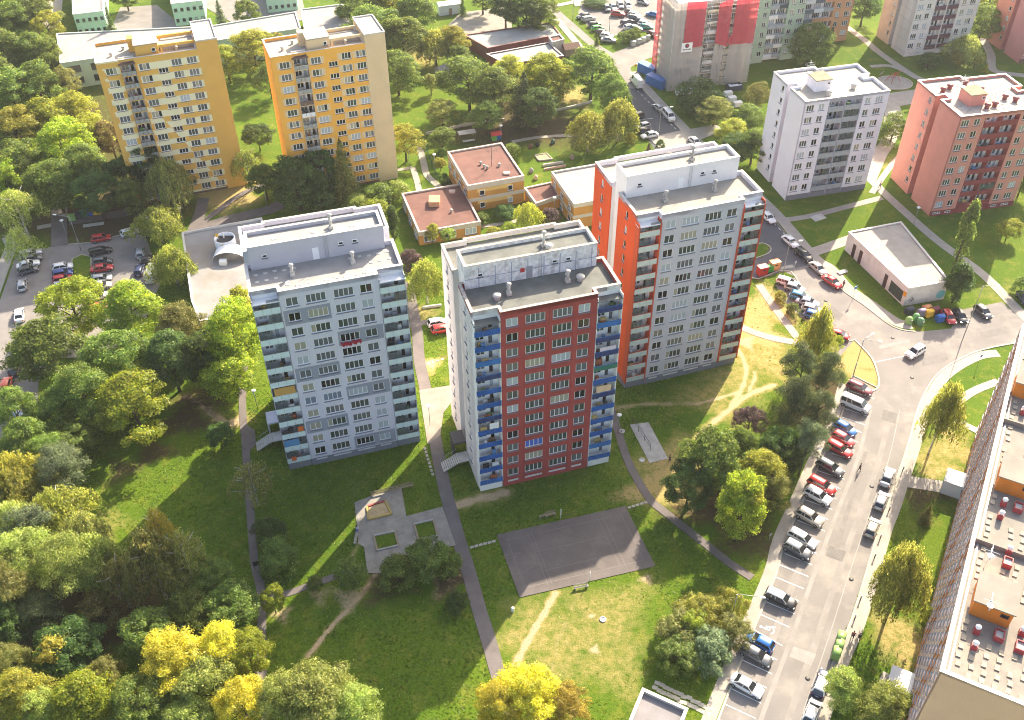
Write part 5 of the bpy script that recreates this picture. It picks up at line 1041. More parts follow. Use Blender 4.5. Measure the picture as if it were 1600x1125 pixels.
def weeping(ns, R, ztop, zlow, size, sparse=1.0, wild=.0):
    Cs = []; Ns = []
    for i in range(ns):
        a = rng.uniform(0, 2 * pi); q = rng.random() ** .5; lob = 1 + .22 * sin(a * 3 + 1) + .15 * sin(a * 5)
        r = R * q * lob; z0 = ztop - (ztop - zlow) * .55 * q ** 1.8 - rng.random() * 1.2
        ln = rng.uniform(.25, .75) * (z0 - zlow) * (.45 + .55 * q); m = int(26 * sparse * max(.4, ln / 3))
        t = rng.random(m); sw = rng.normal(size=2) * .3
        p = np.stack([r * cos(a) + sw[0] * t + rng.normal(size=m) * .14, r * sin(a) + sw[1] * t + rng.normal(size=m) * .14, z0 - t * ln + .3 * np.sin(t * 2)], 1)
        Cs.append(p); Ns.append(np.stack([np.full(m, cos(a)), np.full(m, sin(a)), np.full(m, .5)], 1) + rng.normal(size=(m, 3)) * .6)
    C = np.concatenate(Cs); return leaf_mesh('crown', C, np.concatenate(Ns), size, .42, None, np.array([[0, 0, 1.]]) * np.ones((len(C), 1)))
def spruce(R, z0, z1, layers, per, size):
    Cs = []; Ns = []
    for i in range(layers):
        f = i / layers; z = z0 + (z1 - z0) * f; r = R * (1 - f) ** .85 + .15; nb = int(7 + 9 * (1 - f))
        for b in range(nb):
            a = rng.uniform(0, 2 * pi); ll = r * rng.uniform(.7, 1.12); m = int(per * (.3 + ll / R)); t = rng.random(m) ** .7
            w = (.16 + .32 * t * (1 - t) * 2) * ll
            s = rng.normal(size=m) * w * .5
            Cs.append(np.stack([cos(a) * t * ll - sin(a) * s, sin(a) * t * ll + cos(a) * s, z - .38 * ll * t + .2 * ll * t ** 2 + rng.normal(size=m) * .10], 1)); Ns.append(np.array([cos(a) * .3, sin(a) * .3, 1.]) + rng.normal(size=(m, 3)) * .5)
    return leaf_mesh('crown', np.concatenate(Cs), np.concatenate(Ns), size, .4, None)
def trunk_mesh(h, r, limbs, R, zl, m, spread=.8):
    b = MB(); b.tube([(0, 0, -.1), (.06, .03, h * .3), (-.04, .08, h * .65), (.05, 0, h)], r, 7, 0, r * .25)
    for i in range(limbs):
        a = 2.4 * i + random.random(); z = zl + (h - zl) * (i / max(limbs, 1)) * .8; l = R * spread * (1 - .4 * i / limbs)
        b.tube([(0, 0, z), (cos(a) * l * .5, sin(a) * l * .5, z + l * .45), (cos(a) * l, sin(a) * l, z + l * .75)], r * .4, 5, 0, r * .08)
    return b.mesh('trunk', m)
PROTO = {}
for i in range(5): PROTO['broad%d' % i] = (clumpy(88 + 7 * i, 185, 4.05, 1.6, 9.7, .92, .27, ['round', 'egg', 'round', 'egg', 'round'][i], .58, .62, .12), trunk_mesh(7.5, .28, 7, 4, 2.4, TRUNK))
for i in range(2): PROTO['fine%d' % i] = (clumpy(120, 135, 4.05, 1.5, 9.8, .74, .25, 'egg', .65, .5, .12), trunk_mesh(7.5, .26, 7, 4, 2.0, TRUNK))
for i in range(2): PROTO['pine%d' % i] = (clumpy(60, 190, 3.9, 2.6, 9.8, 1.0, .36, 'egg', .55, .22), trunk_mesh(8.5, .26, 9, 4, 3, TRUNK))
for i in range(2): PROTO['spruce%d' % i] = (spruce(3.6, 1.2, 10, 26, 26, .42), trunk_mesh(9.6, .24, 0, 1, 1, TRUNK))
for i in range(3): PROTO['weep%d' % i] = (weeping(560, 4.0, 10, 1.2, .34, 1.25), trunk_mesh(8.6, .25, 9, 4, 3, TRUNKW if i else TRUNK))
for i in range(2): PROTO['airy%d' % i] = (weeping(330, 3.8, 9.8, 2.0, .30, 1.1), trunk_mesh(9.0, .22, 12, 4, 2.5, TRUNKW, 1.0))
PROTO['column0'] = (clumpy(80, 120, 1.9, .8, 10, .75, .32, 'egg', 1.2), trunk_mesh(8, .22, 3, 1.2, 1, TRUNK)); PROTO['column1'] = (clumpy(60, 110, 2.2, 1.2, 10, .75, .34, 'cone', 1.2), trunk_mesh(8, .22, 3, 1.2, 1, TRUNK))
for i in range(2): PROTO['bush%d' % i] = (clumpy(60, 110, 4.0, -.6, 9.4, 1.2, .42, 'round', 1.0, .6, .1), trunk_mesh(5, .3, 5, 3, .4, TRUNK))
for i in range(2): PROTO['juniper%d' % i] = (clumpy(95, 90, 4.0, -.4, 9.2, .8, .5, 'egg', 1.7, .25, .1), trunk_mesh(6, .3, 5, 3, .4, TRUNK))
for i in range(2): PROTO['ball%d' % i] = (clumpy(90, 120, 4.0, 2.6, 9.8, .85, .32, 'round', .8, .65, .05), trunk_mesh(6, .2, 5, 3, 2.8, TRUNK))
LEAF = dict(
 dark=leafmat('leaf_dark_green', (.040, .080, .022), (.085, .145, .034), (.14, .19, .045)),
 mid=leafmat('leaf_mid_green', (.068, .118, .024), (.155, .215, .045), (.26, .28, .06)),
 bright=leafmat('leaf_bright_green', (.110, .170, .018), (.26, .31, .036), (.44, .42, .06)),
 ygreen=leafmat('leaf_yellow_green', (.130, .160, .028), (.31, .32, .05), (.50, .44, .07)),
 yellow=leafmat('leaf_autumn_yellow', (.20, .22, .03), (.50, .45, .06), (.62, .55, .10)),
 pale=leafmat('leaf_grey_green', (.115, .160, .038), (.28, .33, .082), (.47, .48, .16)),
 olive=leafmat('leaf_olive', (.085, .108, .030), (.21, .22, .06), (.34, .30, .09)),
 brown=leafmat('leaf_brown_green', (.095, .098, .034), (.22, .20, .06), (.34, .28, .09)),
 purple=leafmat('leaf_purple', (.048, .030, .030), (.14, .092, .085), (.30, .22, .19)),
 pine=leafmat('needle_dark', (.038, .062, .028), (.090, .122, .046), (.21, .21, .08), .25), bluepine=leafmat('needle_blue_green', (.060, .098, .056), (.16, .21, .10), (.28, .30, .14), .25),
 willow=leafmat('leaf_willow', (.105, .140, .026), (.28, .30, .06), (.44, .41, .10)), gold=leafmat('leaf_gold_patch', (.16, .16, .03), (.38, .33, .05), (.48, .40, .07)))
_used = {}
def tree(x, y, R, H, kind, leaf, label, cat='tree', group=None, name=None, z=0.0):
    ks = [k for k in PROTO if k.rstrip('0123456789') == kind]; i = _used.get(kind, 0); _used[kind] = i + 1; k = ks[i % len(ks)]
    nm = name or {'broad': 'broadleaf_tree', 'fine': 'broadleaf_tree', 'pine': 'pine_tree', 'spruce': 'spruce_tree', 'weep': 'weeping_birch', 'airy': 'birch_tree', 'column': 'columnar_tree', 'bush': 'bush', 'juniper': 'juniper_bush', 'ball': 'round_tree'}[kind]
    if kind in ('bush', 'juniper'): cat = 'bush'
    root = thing(nm, label, cat, (x, y, z), (i * 2.399) % 6.283, group or ('bushes' if cat == 'bush' else 'trees of the estate'))
    base = 2.0 if kind == 'column' else 4.0
    root.scale = (R / base, R / base, H / 10.0)
    cr, tr = PROTO[k]
    c = link('crown', cr, root); c.material_slots[0].link = 'OBJECT'; c.material_slots[0].material = LEAF[leaf]
    link('trunk', tr, root); return root
WOODL = 'leafy tree in the dense wood above the car park, left of the striped yellow tower'; WG = 'trees of the dense wood'
for args in (
 (-146.1, 282.61, 7.08, 14, 'broad', 'mid'), (-139.85, 285.41, 6.21, 13, 'broad', 'mid'), (-133.79, 278.86, 4.08, 11, 'broad', 'ygreen'), (-137.46, 258.1, 6.63, 14, 'broad', 'mid'), (-130.13, 257.14, 6.26, 14, 'fine', 'mid'), (-125.12, 255.65, 4.17, 12, 'broad', 'mid'),
 (-127.52, 234.7, 6.52, 14, 'broad', 'mid'), (-121.89, 239, 5.94, 14, 'broad', 'mid'), (-116.76, 242.71, 4.02, 11, 'fine', 'olive'), (-117.9, 212.58, 6.39, 14, 'broad', 'ygreen'), (-112.26, 217.29, 6.18, 14, 'broad', 'bright'), (-108.3, 224.37, 6.33, 13, 'fine', 'ygreen'),
 (-100.62, 214.56, 5.22, 12, 'fine', 'ygreen'), (-103.46, 204.07, 6.51, 14, 'broad', 'bright'), (-109.61, 197.45, 6.37, 14, 'broad', 'mid'), (-112.18, 191.53, 5.4, 13, 'broad', 'bright'), (-100.85, 190, 5.65, 13, 'broad', 'mid'), (-96.39, 196.3, 6.06, 13, 'broad', 'mid'), (-137.73, 242.28, 7.5, 14, 'broad', 'mid'), (-123.98, 208.02, 6.74, 14, 'broad', 'mid'), (-149.32, 275.71, 7.32, 14, 'broad', 'mid'), (-146.23, 302.52, 7.85, 14, 'broad', 'ygreen'), (-154.14, 302.69, 7.85, 14, 'broad', 'mid')):
    tree(*args, WOODL, group=WG)
TREES = [
 (-82.18, 196.08, 4.33, 13, 'broad', 'dark', 'dark tree between the striped yellow tower and the olive weeping one'), (-83.03, 186.37, 4.2, 11, 'fine', 'mid', 'green tree at the far end of the wooded car park'), (-73.28, 200.09, 2.95, 9, 'weep', 'olive', 'small weeping tree close to the striped yellow tower entrance'), (-43.08, 196.51, 4.34, 12, 'broad', 'dark', 'dark tree filling the gap left of the larch'), (-100.74, 168.13, 3.41, 11, 'airy', 'pale', 'second pale birch by the kerb of the wooded car park'), (-16.67, 215.6, 3.42, 7, 'broad', 'mid', 'green tree at the back of the kindergarten fence'), (6.87, 226.01, 4.78, 12, 'broad', 'dark', 'dark tree low in the kindergarten grove'), (-5.89, 224.65, 4.14, 9, 'broad', 'mid', 'low green tree at the edge of the kindergarten grove'),
 (-71.25, 84.56, 3.95, 12, 'broad', 'olive', 'olive tree between the pines at the lower left edge'), (-59.02, 87.57, 3.67, 10, 'pine', 'pale', 'pale pine beside the brown green birch'), (-42.97, 85.07, 3.27, 9, 'fine', 'mid', 'green tree on the shaded lawn behind the ball tree row'), (-58.6, 81.11, 2.69, 6, 'bush', 'brown', 'brownish undergrowth bush behind the dark ball tree'),
 (-65.49, 79.41, 3.53, 9, 'pine', 'pine', 'dark pine above the dark ball tree'), (-66.88, 71.52, 3.37, 9, 'fine', 'olive', 'olive tree at the edge beside the dark ball tree'), (-59.36, 87.32, 3.64, 13, 'weep', 'pale', 'pale birch at the end of the dry patch'), (-75.77, 99.48, 4.27, 13, 'weep', 'willow', 'yellow green birch at the very left edge'), (-69.7, 92.04, 4.29, 13, 'pine', 'bluepine', 'blue green pine among the straw green birches'),
 (-95.53, 212.43, 3.97, 11, 'broad', 'brown', 'purplish brown tree against the lower corner of the striped yellow tower'),
 (-87.32, 194.38, 4.89, 12, 'broad', 'dark', 'dark green tree in front of the left corner of the striped yellow tower'),
 (-90.7, 186.82, 4.76, 12, 'broad', 'dark', 'dark tree above the recycling bins at the car park'),
 (-104.89, 179.61, 4.9, 13, 'airy', 'pale', 'pale grey birch beside the drive into the car park'),
 (-75.01, 188.41, 5.04, 15, 'weep', 'olive', 'tall olive weeping tree in front of the striped yellow tower'),
 (-75.47, 177.94, 5.18, 9, 'weep', 'willow', 'wide yellow green weeping willow beside the supermarket corner'),
 (-68.18, 162.22, 4.37, 10, 'weep', 'willow', 'weeping willow overhanging the white van in the car park'),
 (-60.32, 198.96, 3.8, 11, 'airy', 'mid', 'slim birch at the right foot of the striped yellow tower'),
 (-61.74, 217.29, 3.75, 7, 'ball', 'dark', 'low dark round tree between the two yellow towers'),
 (-70.5, 260.3, 7.38, 13, 'fine', 'ygreen', 'broad yellow green tree between the tops of the two yellow towers'),
 (-77.13, 254.89, 4.86, 11, 'fine', 'ygreen', 'yellow green tree touching the fin of the striped yellow tower'),
 (-63.83, 246.09, 4.41, 10, 'fine', 'mid', 'green tree close to the left edge of the plain yellow tower'),
 (-66.08, 267.89, 4.33, 9, 'fine', 'ygreen', 'yellowish tree above the left roof corner of the plain yellow tower'),
 (-55.79, 194.72, 3.76, 9, 'broad', 'mid', 'green tree left of the very dark tree by the plain yellow tower'),
 (-47.56, 190.2, 5.95, 12, 'broad', 'dark', 'very dark broad tree at the foot of the plain yellow tower'),
 (-37.44, 194.24, 3.99, 16, 'spruce', 'olive', 'olive larch with drooping branches in front of the plain yellow tower'),
 (-42.7, 191.02, 3.44, 7, 'bush', 'dark', 'dark bush between the very dark tree and the larch'),
 (-29.82, 192.74, 3.48, 4.5, 'bush', 'mid', 'green shrub at the foot of the sand coloured fin'),
 (-34.07, 188.97, 3.15, 4, 'bush', 'pale', 'pale shrub behind the roof of the grey tower'),
 (-25.67, 194.82, 2.63, 4, 'bush', 'pale', 'pale shrub close to the kindergarten fence'),
 (-30.3, 187.06, 2.84, 4, 'bush', 'bright', 'bright shrub beside the thin columnar tree'),
 (-25.22, 211.47, 4.88, 10, 'fine', 'ygreen', 'yellow green tree beside the sand coloured fin'),
 (-25.21, 177.22, 1.22, 9, 'column', 'dark', 'thin dark columnar tree between grey tower and kindergarten'),
 (-37.94, 269.83, 8.27, 15, 'broad', 'mid', 'big green tree behind the fin of the plain yellow tower'),
 (-29.85, 265.27, 7.11, 15, 'broad', 'mid', 'big green tree next to the lawn behind the plain yellow tower'),
 (-44.76, 289.31, 6.46, 13, 'broad', 'mid', 'tree over the grey roofed school annex'),
 (-36.29, 290.12, 6.47, 13, 'broad', 'ygreen', 'yellowish tree at the top edge above the plain yellow tower'),
 (-27.85, 286.53, 6.41, 13, 'broad', 'mid', 'tree next to the white metal shed'),
 (-29.88, 246.76, 5.76, 12, 'broad', 'mid', 'tree shading the lawn beside the sand coloured fin'),
 (-20.74, 265.11, 5.36, 11, 'weep', 'willow', 'yellow green weeping birch left of the silver roofed hall'),
 (-15.84, 267.62, 5.75, 11, 'fine', 'ygreen', 'yellow green tree touching the silver roofed hall'),
 (-14.44, 261.9, 3.91, 8, 'broad', 'mid', 'small green tree below the weeping birch by the hall'),
 (-113.79, 275.01, 2.74, 14, 'spruce', 'dark', 'dark cypress like spruce beside the first mint school block'),
 (-85.79, 287.34, 3.03, 11, 'spruce', 'bluepine', 'blue green spruce between the mint school blocks'),
 (-78.4, 289.67, 3.82, 10, 'ball', 'mid', 'rounded tree right of the blue green spruce by the school'),
 (-119.98, 306.78, 4, 8, 'broad', 'mid', 'tree at the top edge above the school yard'),
 (-1.08, 290.95, 4.97, 12, 'broad', 'dark', 'dark tree at the top edge left of the pair above the hall'),
 (4.96, 286.35, 6.03, 13, 'broad', 'dark', 'large dark tree right above the silver roofed hall'),
 (9.29, 285.85, 4.9, 12, 'broad', 'mid', 'green tree above the right end of the silver roofed hall'),
 (-8.19, 301.84, 4.73, 9, 'broad', 'mid', 'tree at the top edge above the round playground'),
 (-14.5, 300.45, 1.58, 7, 'spruce', 'dark', 'small dark spruce beside the white metal shed'),
 (-17.22, 227.72, 4.51, 8, 'fine', 'pale', 'pale grey green tree in front of the garden shed'),
 (-21.15, 247.35, 2.4, 6, 'fine', 'olive', 'small olive tree on the sunny lawn by the garden shed'),
 (-10.63, 238.14, 6.91, 14, 'broad', 'mid', 'big tree at the left end of the grove behind the kindergarten'),
 (-3.99, 232.54, 6.48, 14, 'broad', 'mid', 'big tree second from the left in the kindergarten grove'),
 (-0.25, 245.45, 4.39, 12, 'fine', 'ygreen', 'yellow topped tree in front of the annex of the hall'),
 (3.41, 229.39, 4.16, 15, 'spruce', 'pine', 'dark spruce in the middle of the kindergarten grove'),
 (9.08, 236.68, 5.9, 14, 'broad', 'bright', 'green tree with lit top right of the dark spruce'),
 (14.13, 245.47, 3.72, 10, 'broad', 'mid', 'small tree in front of the gazebo'),
 (21.42, 242.69, 7, 15, 'broad', 'mid', 'large tree standing right at the bend of the upper road'),
 (25.58, 231.47, 5.17, 13, 'fine', 'mid', 'tree beside the upper road with cars parked past it'),
 (26.77, 220.59, 4.7, 12, 'weep', 'willow', 'weeping birch by the cars parked on the upper road'),
 (18.99, 215.98, 4.94, 11, 'weep', 'willow', 'yellowish weeping birch behind the orange ended tower'),
 (29.78, 219.85, 1.27, 2.5, 'bush', 'ygreen', 'small yellow bush by the upper road parking'),
 (49.27, 236.14, 5.62, 8, 'bush', 'dark', 'dark green thicket at the foot of the scaffolded tower'),
 (51.8, 228.29, 4.84, 8, 'fine', 'pale', 'pale feathery tree in front of the scaffolded tower'),
 (53.64, 216.55, 4.67, 8, 'fine', 'ygreen', 'yellow green tree above the roof of the orange ended tower'),
 (63.14, 232.01, 3.9, 10, 'pine', 'olive', 'olive pine beside the white block'),
 (59.53, 223.04, 3.81, 8, 'broad', 'mid', 'green tree between the pale feathery one and the white block'),
 (57.73, 209.07, 4.25, 9, 'broad', 'mid', 'green tree touching the left wall of the white block'),
 (53.67, 209.16, 3.65, 7, 'broad', 'dark', 'dark tree right behind the orange ended tower roof'),
 (83.68, 263.02, 6.03, 12, 'broad', 'mid', 'large tree in front of the pale green block'),
 (94.1, 278.5, 1.49, 5, 'spruce', 'dark', 'small dark conifer at the apricot block'),
 (106.23, 290.3, 4.96, 11, 'broad', 'dark', 'dark tree between apricot and bare concrete blocks'),
 (127.25, 263.38, 4.99, 9, 'weep', 'pale', 'silvery willow at the corner of the bare concrete block'),
 (117.12, 261.5, 2.86, 4, 'bush', 'dark', 'dark low bush in front of the bare concrete block'),
 (124.8, 260.44, 1.96, 5, 'ball', 'ygreen', 'golden leaved round tree left of its twin'), (130.04, 261.18, 2.32, 5, 'ball', 'ygreen', 'golden leaved round tree right of its twin'),
 (132.1, 258.01, 1.06, 3, 'spruce', 'ygreen', 'tiny golden conifer behind the salmon roof'),
 (137.29, 278.16, 4.81, 11, 'broad', 'mid', 'tree between bare concrete and dusty pink blocks'), (144.85, 293.5, 4.62, 11, 'broad', 'pale', 'pale tree at the top edge near the dusty pink block'),
 (94.44, 219.29, 3.46, 7, 'bush', 'mid', 'thick green bush between the white and salmon blocks'),
 (90.83, 164.25, 1.91, 17, 'column', 'mid', 'tall columnar tree behind the low shop'), (87.57, 154.52, 2.25, 9, 'column', 'dark', 'shorter columnar tree at the shop end wall'),
 (106.42, 176.05, 2.59, 5, 'ball', 'ygreen', 'small round tree on the lawn below the salmon block'), (101.76, 156.89, 1.78, 4, 'bush', 'mid', 'bush at the picture edge near the path'), (115.84, 193.51, 3.17, 9, 'broad', 'mid', 'tree beyond the right end of the salmon block'),
 (53.96, 133.03, 3.15, 17, 'weep', 'willow', 'tall weeping birch beside the five parked cars'),
 (49.26, 124.65, 3.49, 14, 'pine', 'pine', 'dark pine at the upper end of the parking row trees'), (53.15, 123.63, 3.04, 14, 'pine', 'pine', 'dark pine beside the dark red car'),
 (45.76, 116.18, 3.56, 15, 'pine', 'pine', 'dark pine behind the purple leaved bush'), (48.98, 113.46, 3.41, 15, 'pine', 'pine', 'big dark pine beside the white van bays'), (46.75, 108.63, 3.04, 13, 'pine', 'bluepine', 'blue green pine above the row of red cars'), (42.43, 109.28, 3.49, 10, 'broad', 'dark', 'dark tree in the gap below the pines'),
 (39.82, 117.39, 3, 7, 'fine', 'purple', 'purple leaved small tree above the broad dark one'),
 (30.87, 104.91, 4.97, 14, 'broad', 'mid', 'broad grey green tree at the corner of the orange tower shadow'), (27.35, 101.94, 3.76, 10, 'broad', 'dark', 'dark tree over the footpath right of the court'), (38.72, 103.93, 4.18, 11, 'fine', 'ygreen', 'yellow green tree beside the street lamp and pines'), (36.29, 109.35, 3.08, 10, 'broad', 'mid', 'green tree squeezed behind the bright conical one'),
 (34.04, 95.58, 3.61, 13, 'broad', 'bright', 'bright green conical tree with a yellow top'), (40.32, 101.02, 3.16, 9, 'fine', 'olive', 'olive tree behind the silver car bays'), (43.08, 107.04, 2.64, 9, 'broad', 'dark', 'dark tree right under the street lamp arm'),
 (69.61, 113.46, 3.29, 17, 'weep', 'willow', 'weeping birch on the verge beside the slab block, upper of two'), (52.68, 80.71, 3.8, 18, 'weep', 'willow', 'weeping birch on the verge beside the slab block, lower of two'),
 (42.64, 67.68, 3.14, 8, 'fine', 'pale', 'grey green tree over the lower pavement'), (46.97, 64.61, 3.72, 9, 'fine', 'pale', 'pale tree at the bottom edge by the slab block corner'), (64.12, 98.84, 1.39, 4, 'spruce', 'olive', 'small young conifer above the lower weeping birch'), (52.73, 65.7, 1.16, 3, 'bush', 'dark', 'dark bush at the foot of the apricot end wall'),
 (58.6, 80.73, 1.08, 3, 'bush', 'ygreen', 'yellow green bush against the slab block facade'),
 (-16.73, 155.53, 3.75, 11, 'weep', 'willow', 'slender birch between the grey and red towers'), (-20.23, 162.38, 3.1, 8, 'fine', 'purple', 'purple leaved tree behind the grey tower corner'),
 (3.69, 180.23, 3.03, 8, 'weep', 'ygreen', 'yellow green birch in the kindergarten courtyard'), (8.62, 182.2, 2.51, 5, 'fine', 'purple', 'purple bush in the kindergarten courtyard'), (-1.44, 186.28, 2.27, 3, 'bush', 'dark', 'dark hedge bush under the kindergarten wall'), (-6.53, 184.23, 1.41, 2.5, 'bush', 'mid', 'small bush by the kindergarten corner'), (-16.88, 176.57, 1.91, 5, 'fine', 'ygreen', 'yellow green shrub in front of the single storey pavilion'), (-13.48, 176.44, 1.64, 4, 'fine', 'pale', 'pale shrub at the pavilion windows'),
 (0.4, 213.25, 2.17, 4, 'fine', 'pale', 'pale small tree at the back corner of the two storey pavilion'), (-16.31, 212.1, 1.39, 3, 'ball', 'mid', 'small ball tree by the kindergarten fence'), (-16.66, 207.01, 1.52, 3.5, 'ball', 'ygreen', 'small yellow ball tree by the kindergarten fence'), (-15.51, 201.25, 1.2, 2.5, 'bush', 'dark', 'dark bush at the kindergarten gate'),
 (-3.96, 180.04, 1.39, 1.5, 'bush', 'ygreen', 'yellow flowering low bush in the courtyard bed'), (-0.47, 181.15, 1.68, 1.6, 'bush', 'bright', 'bright low bush in the courtyard bed'), (36.83, 216.52, 1.1, 2.5, 'bush', 'dark', 'dark bush on the verge above the orange ended tower'), (33.91, 215.61, 0.78, 2.5, 'spruce', 'purple', 'dark little conifer above the orange ended tower'),
 (33.57, 279.51, 1.88, 3.5, 'bush', 'mid', 'clipped bush, left one of three at the upper car park'), (35.76, 280.85, 1.69, 3.5, 'bush', 'mid', 'clipped bush, middle one of three at the upper car park'), (37.45, 282.67, 1.51, 3.5, 'bush', 'mid', 'clipped bush, right one of three at the upper car park'), (25.61, 278.29, 1.12, 3.5, 'spruce', 'mid', 'little conifer at the edge of the upper car park'), (27.1, 307.56, 3.63, 2.2, 'bush', 'dark', 'long dark hedge along the upper car park'),
 (53.35, 155.37, 1.14, 2.2, 'bush', 'ygreen', 'yellow green bush behind the first two of five parked cars'), (54.8, 151.09, 1.25, 2.4, 'bush', 'mid', 'green bush behind the last of five parked cars'), (60.66, 139.6, 1.19, 4, 'fine', 'bright', 'bright shrub by the half hidden red car'),
 (-81.79, 132.46, 7.22, 14, 'broad', 'mid', 'huge tree covering the lower end of the car park'), (-82.12, 145.5, 5.5, 13, 'broad', 'bright', 'bright crowned tree over the centre of the car park'), (-70.75, 144.58, 5.95, 13, 'broad', 'bright', 'bright tree over the car park near the willow'), (-60.12, 139.17, 5.35, 13, 'fine', 'olive', 'olive tree in front of the supermarket'), (-49.45, 134.87, 5.23, 15, 'broad', 'bright', 'bright yellow green tree against the grey tower'), (-49.33, 128.83, 4.93, 10, 'broad', 'bright', 'lower bright tree beside the path at the grey tower'), (-50.49, 143.93, 3.09, 12, 'fine', 'ygreen', 'golden topped tree at the supermarket roof edge'),
 (-63.51, 119.3, 6.61, 13, 'broad', 'bright', 'big sunlit tree in the middle of the group on the left lawn'), (-71.81, 120.78, 5.78, 14, 'fine', 'mid', 'fine leaved tree left of the big sunlit one'), (-69.5, 130.42, 5.38, 13, 'broad', 'mid', 'tree behind the big sunlit one on the left lawn'), (-59.94, 130.3, 4.93, 13, 'broad', 'dark', 'dark tree behind the big sunlit one, near the supermarket'), (-54.27, 130.93, 4.05, 12, 'broad', 'dark', 'dark tree squeezed left of the bright yellow green one'), (-72.28, 113.12, 4.2, 8, 'broad', 'mid', 'low tree at the lower edge of the group on the left lawn'), (-75.99, 118.84, 4.28, 11, 'broad', 'mid', 'tree beside the pale blue car'),
 (-83.29, 118.92, 3.64, 11, 'broad', 'mid', 'tree at the left edge under the orange red car'), (-78.62, 111.44, 4.13, 11, 'broad', 'mid', 'tree at the left edge above the yellow birch'), (-74.67, 109.42, 3.09, 9, 'broad', 'mid', 'small tree between the left edge and the blue pine'),
 (-49.06, 116.1, 2.36, 5, 'ball', 'dark', 'small dark round tree beside the footpath at the grey tower'),
 (-40.68, 103.31, 3.59, 10, 'airy', 'brown', 'thin half bare birch leaning over the footpath'), (-36.76, 95.36, 2.51, 6, 'juniper', 'dark', 'dark juniper beside the footpath, upper of two'), (-34.94, 91.01, 2.85, 5, 'bush', 'mid', 'deep green broad bush beside the footpath, lower of two'),
 (-76.2, 102.72, 5.12, 13, 'weep', 'ygreen', 'yellowing birch at the left edge of the picture'), (-70.4, 104.54, 4.39, 12, 'pine', 'bluepine', 'blue green pine on the left lawn edge'), (-67.66, 95.64, 4.75, 13, 'weep', 'willow', 'straw green birch in front of the blue pine'), (-73.67, 92.67, 4.68, 13, 'weep', 'pale', 'pale birch at the left edge below the yellowing one'), (-68.58, 86.95, 4.71, 14, 'pine', 'pale', 'pale pine at the left edge'), (-62.56, 85.23, 4.84, 14, 'pine', 'pale', 'pale pine right of the one at the left edge'), (-62.82, 91.86, 3.74, 12, 'weep', 'olive', 'olive birch beside the dry patch of lawn'), (-68.76, 80.89, 4.22, 13, 'pine', 'olive', 'dark olive pine at the lower left edge'), (-69.2, 77, 3.47, 10, 'broad', 'dark', 'dark tree at the lower left edge'),
 (-50.72, 85.63, 4.47, 16, 'weep', 'olive', 'brown green birch in the shade with white limbs'), (-46.33, 86.49, 3.24, 15, 'airy', 'olive', 'thin birch right of the brown green one'), (-55.6, 84.31, 3.6, 11, 'airy', 'olive', 'thin birch left of the brown green one'), (-50.85, 90.65, 2.76, 15, 'airy', 'gold', 'thin golden birch on the shadow line'),
 (-60.07, 74.53, 4.3, 8, 'ball', 'dark', 'dark ball tree with a turning yellow patch'), (-50.12, 76.82, 3.83, 8, 'ball', 'mid', 'deep green ball tree right of the footpath gap'), (-44.83, 80.15, 3.37, 8, 'ball', 'mid', 'green ball tree in the row, middle'), (-39.29, 80.84, 3.92, 8, 'ball', 'mid', 'green ball tree in the row beside the footpath'), (-34.26, 83.02, 1.81, 6, 'ball', 'bright', 'small bright ball tree across the footpath'),
 (-28.99, 86.8, 1.12, 3, 'ball', 'mid', 'tiny round tree by the sun streak'), (-23.61, 87.22, 2.23, 6, 'ball', 'mid', 'green ball tree at the playground path'), (-16.88, 88.29, 2.62, 5, 'bush', 'mid', 'green shrub mass below the playground, left half'), (-12.63, 89.63, 3.47, 6, 'ball', 'mid', 'green domed tree below the playground'), (-9.3, 89.59, 1.6, 4, 'bush', 'mid', 'green shrub right of the domed tree by the main path'), (-8.26, 83.72, 1.74, 3, 'juniper', 'dark', 'small dark bush beside the main path'),
 (-44.34, 70.67, 5.15, 12, 'fine', 'yellow', 'autumn yellow tree, the large one left of the footpath'), (-39.14, 72.9, 3.88, 11, 'fine', 'yellow', 'autumn yellow tree right behind the large one'), (-40.3, 67.79, 4.26, 11, 'broad', 'pale', 'whitish green tree in front of the autumn yellow ones'), (-34.62, 65.85, 3.57, 10, 'fine', 'yellow', 'autumn yellow tree at the bottom edge by the footpath'), (-35.35, 73.15, 2.89, 9, 'broad', 'bright', 'green tree at the footpath behind the whitish one'),
 (-54.53, 65.68, 4.37, 11, 'broad', 'bright', 'fresh green tree at the bottom edge'), (-63.14, 66.64, 4.39, 11, 'fine', 'ygreen', 'golden green tree in the bottom corner'), (-59.09, 64.9, 2.92, 9, 'broad', 'pale', 'pale tree between golden green and fresh green ones'), (-47.08, 65.08, 4.04, 10, 'broad', 'mid', 'green tree at the bottom edge left of the whitish one'), (-53.49, 69.89, 2.85, 8, 'fine', 'olive', 'olive low tree behind the fresh green one'), (-41.46, 64.06, 3.22, 9, 'broad', 'pale', 'pale tree at the very bottom under the whitish one'),
 (-24.52, 65.69, 5.81, 12, 'fine', 'pale', 'large pale tree at the bottom edge on the shaded lawn'), (-29.42, 65.46, 3.72, 11, 'fine', 'pale', 'pale tree left of the large pale one'), (-20.48, 64.41, 4.03, 10, 'fine', 'pale', 'pale tree right of the large pale one'),
 (1.69, 66.08, 4.7, 11, 'fine', 'yellow', 'autumn yellow tree at the end of the main path'), (-2.36, 64.7, 3.55, 10, 'fine', 'yellow', 'autumn yellow tree left of the one at the main path'), (6.13, 64.7, 3.72, 9, 'fine', 'gold', 'golden tree right of the one at the main path'),
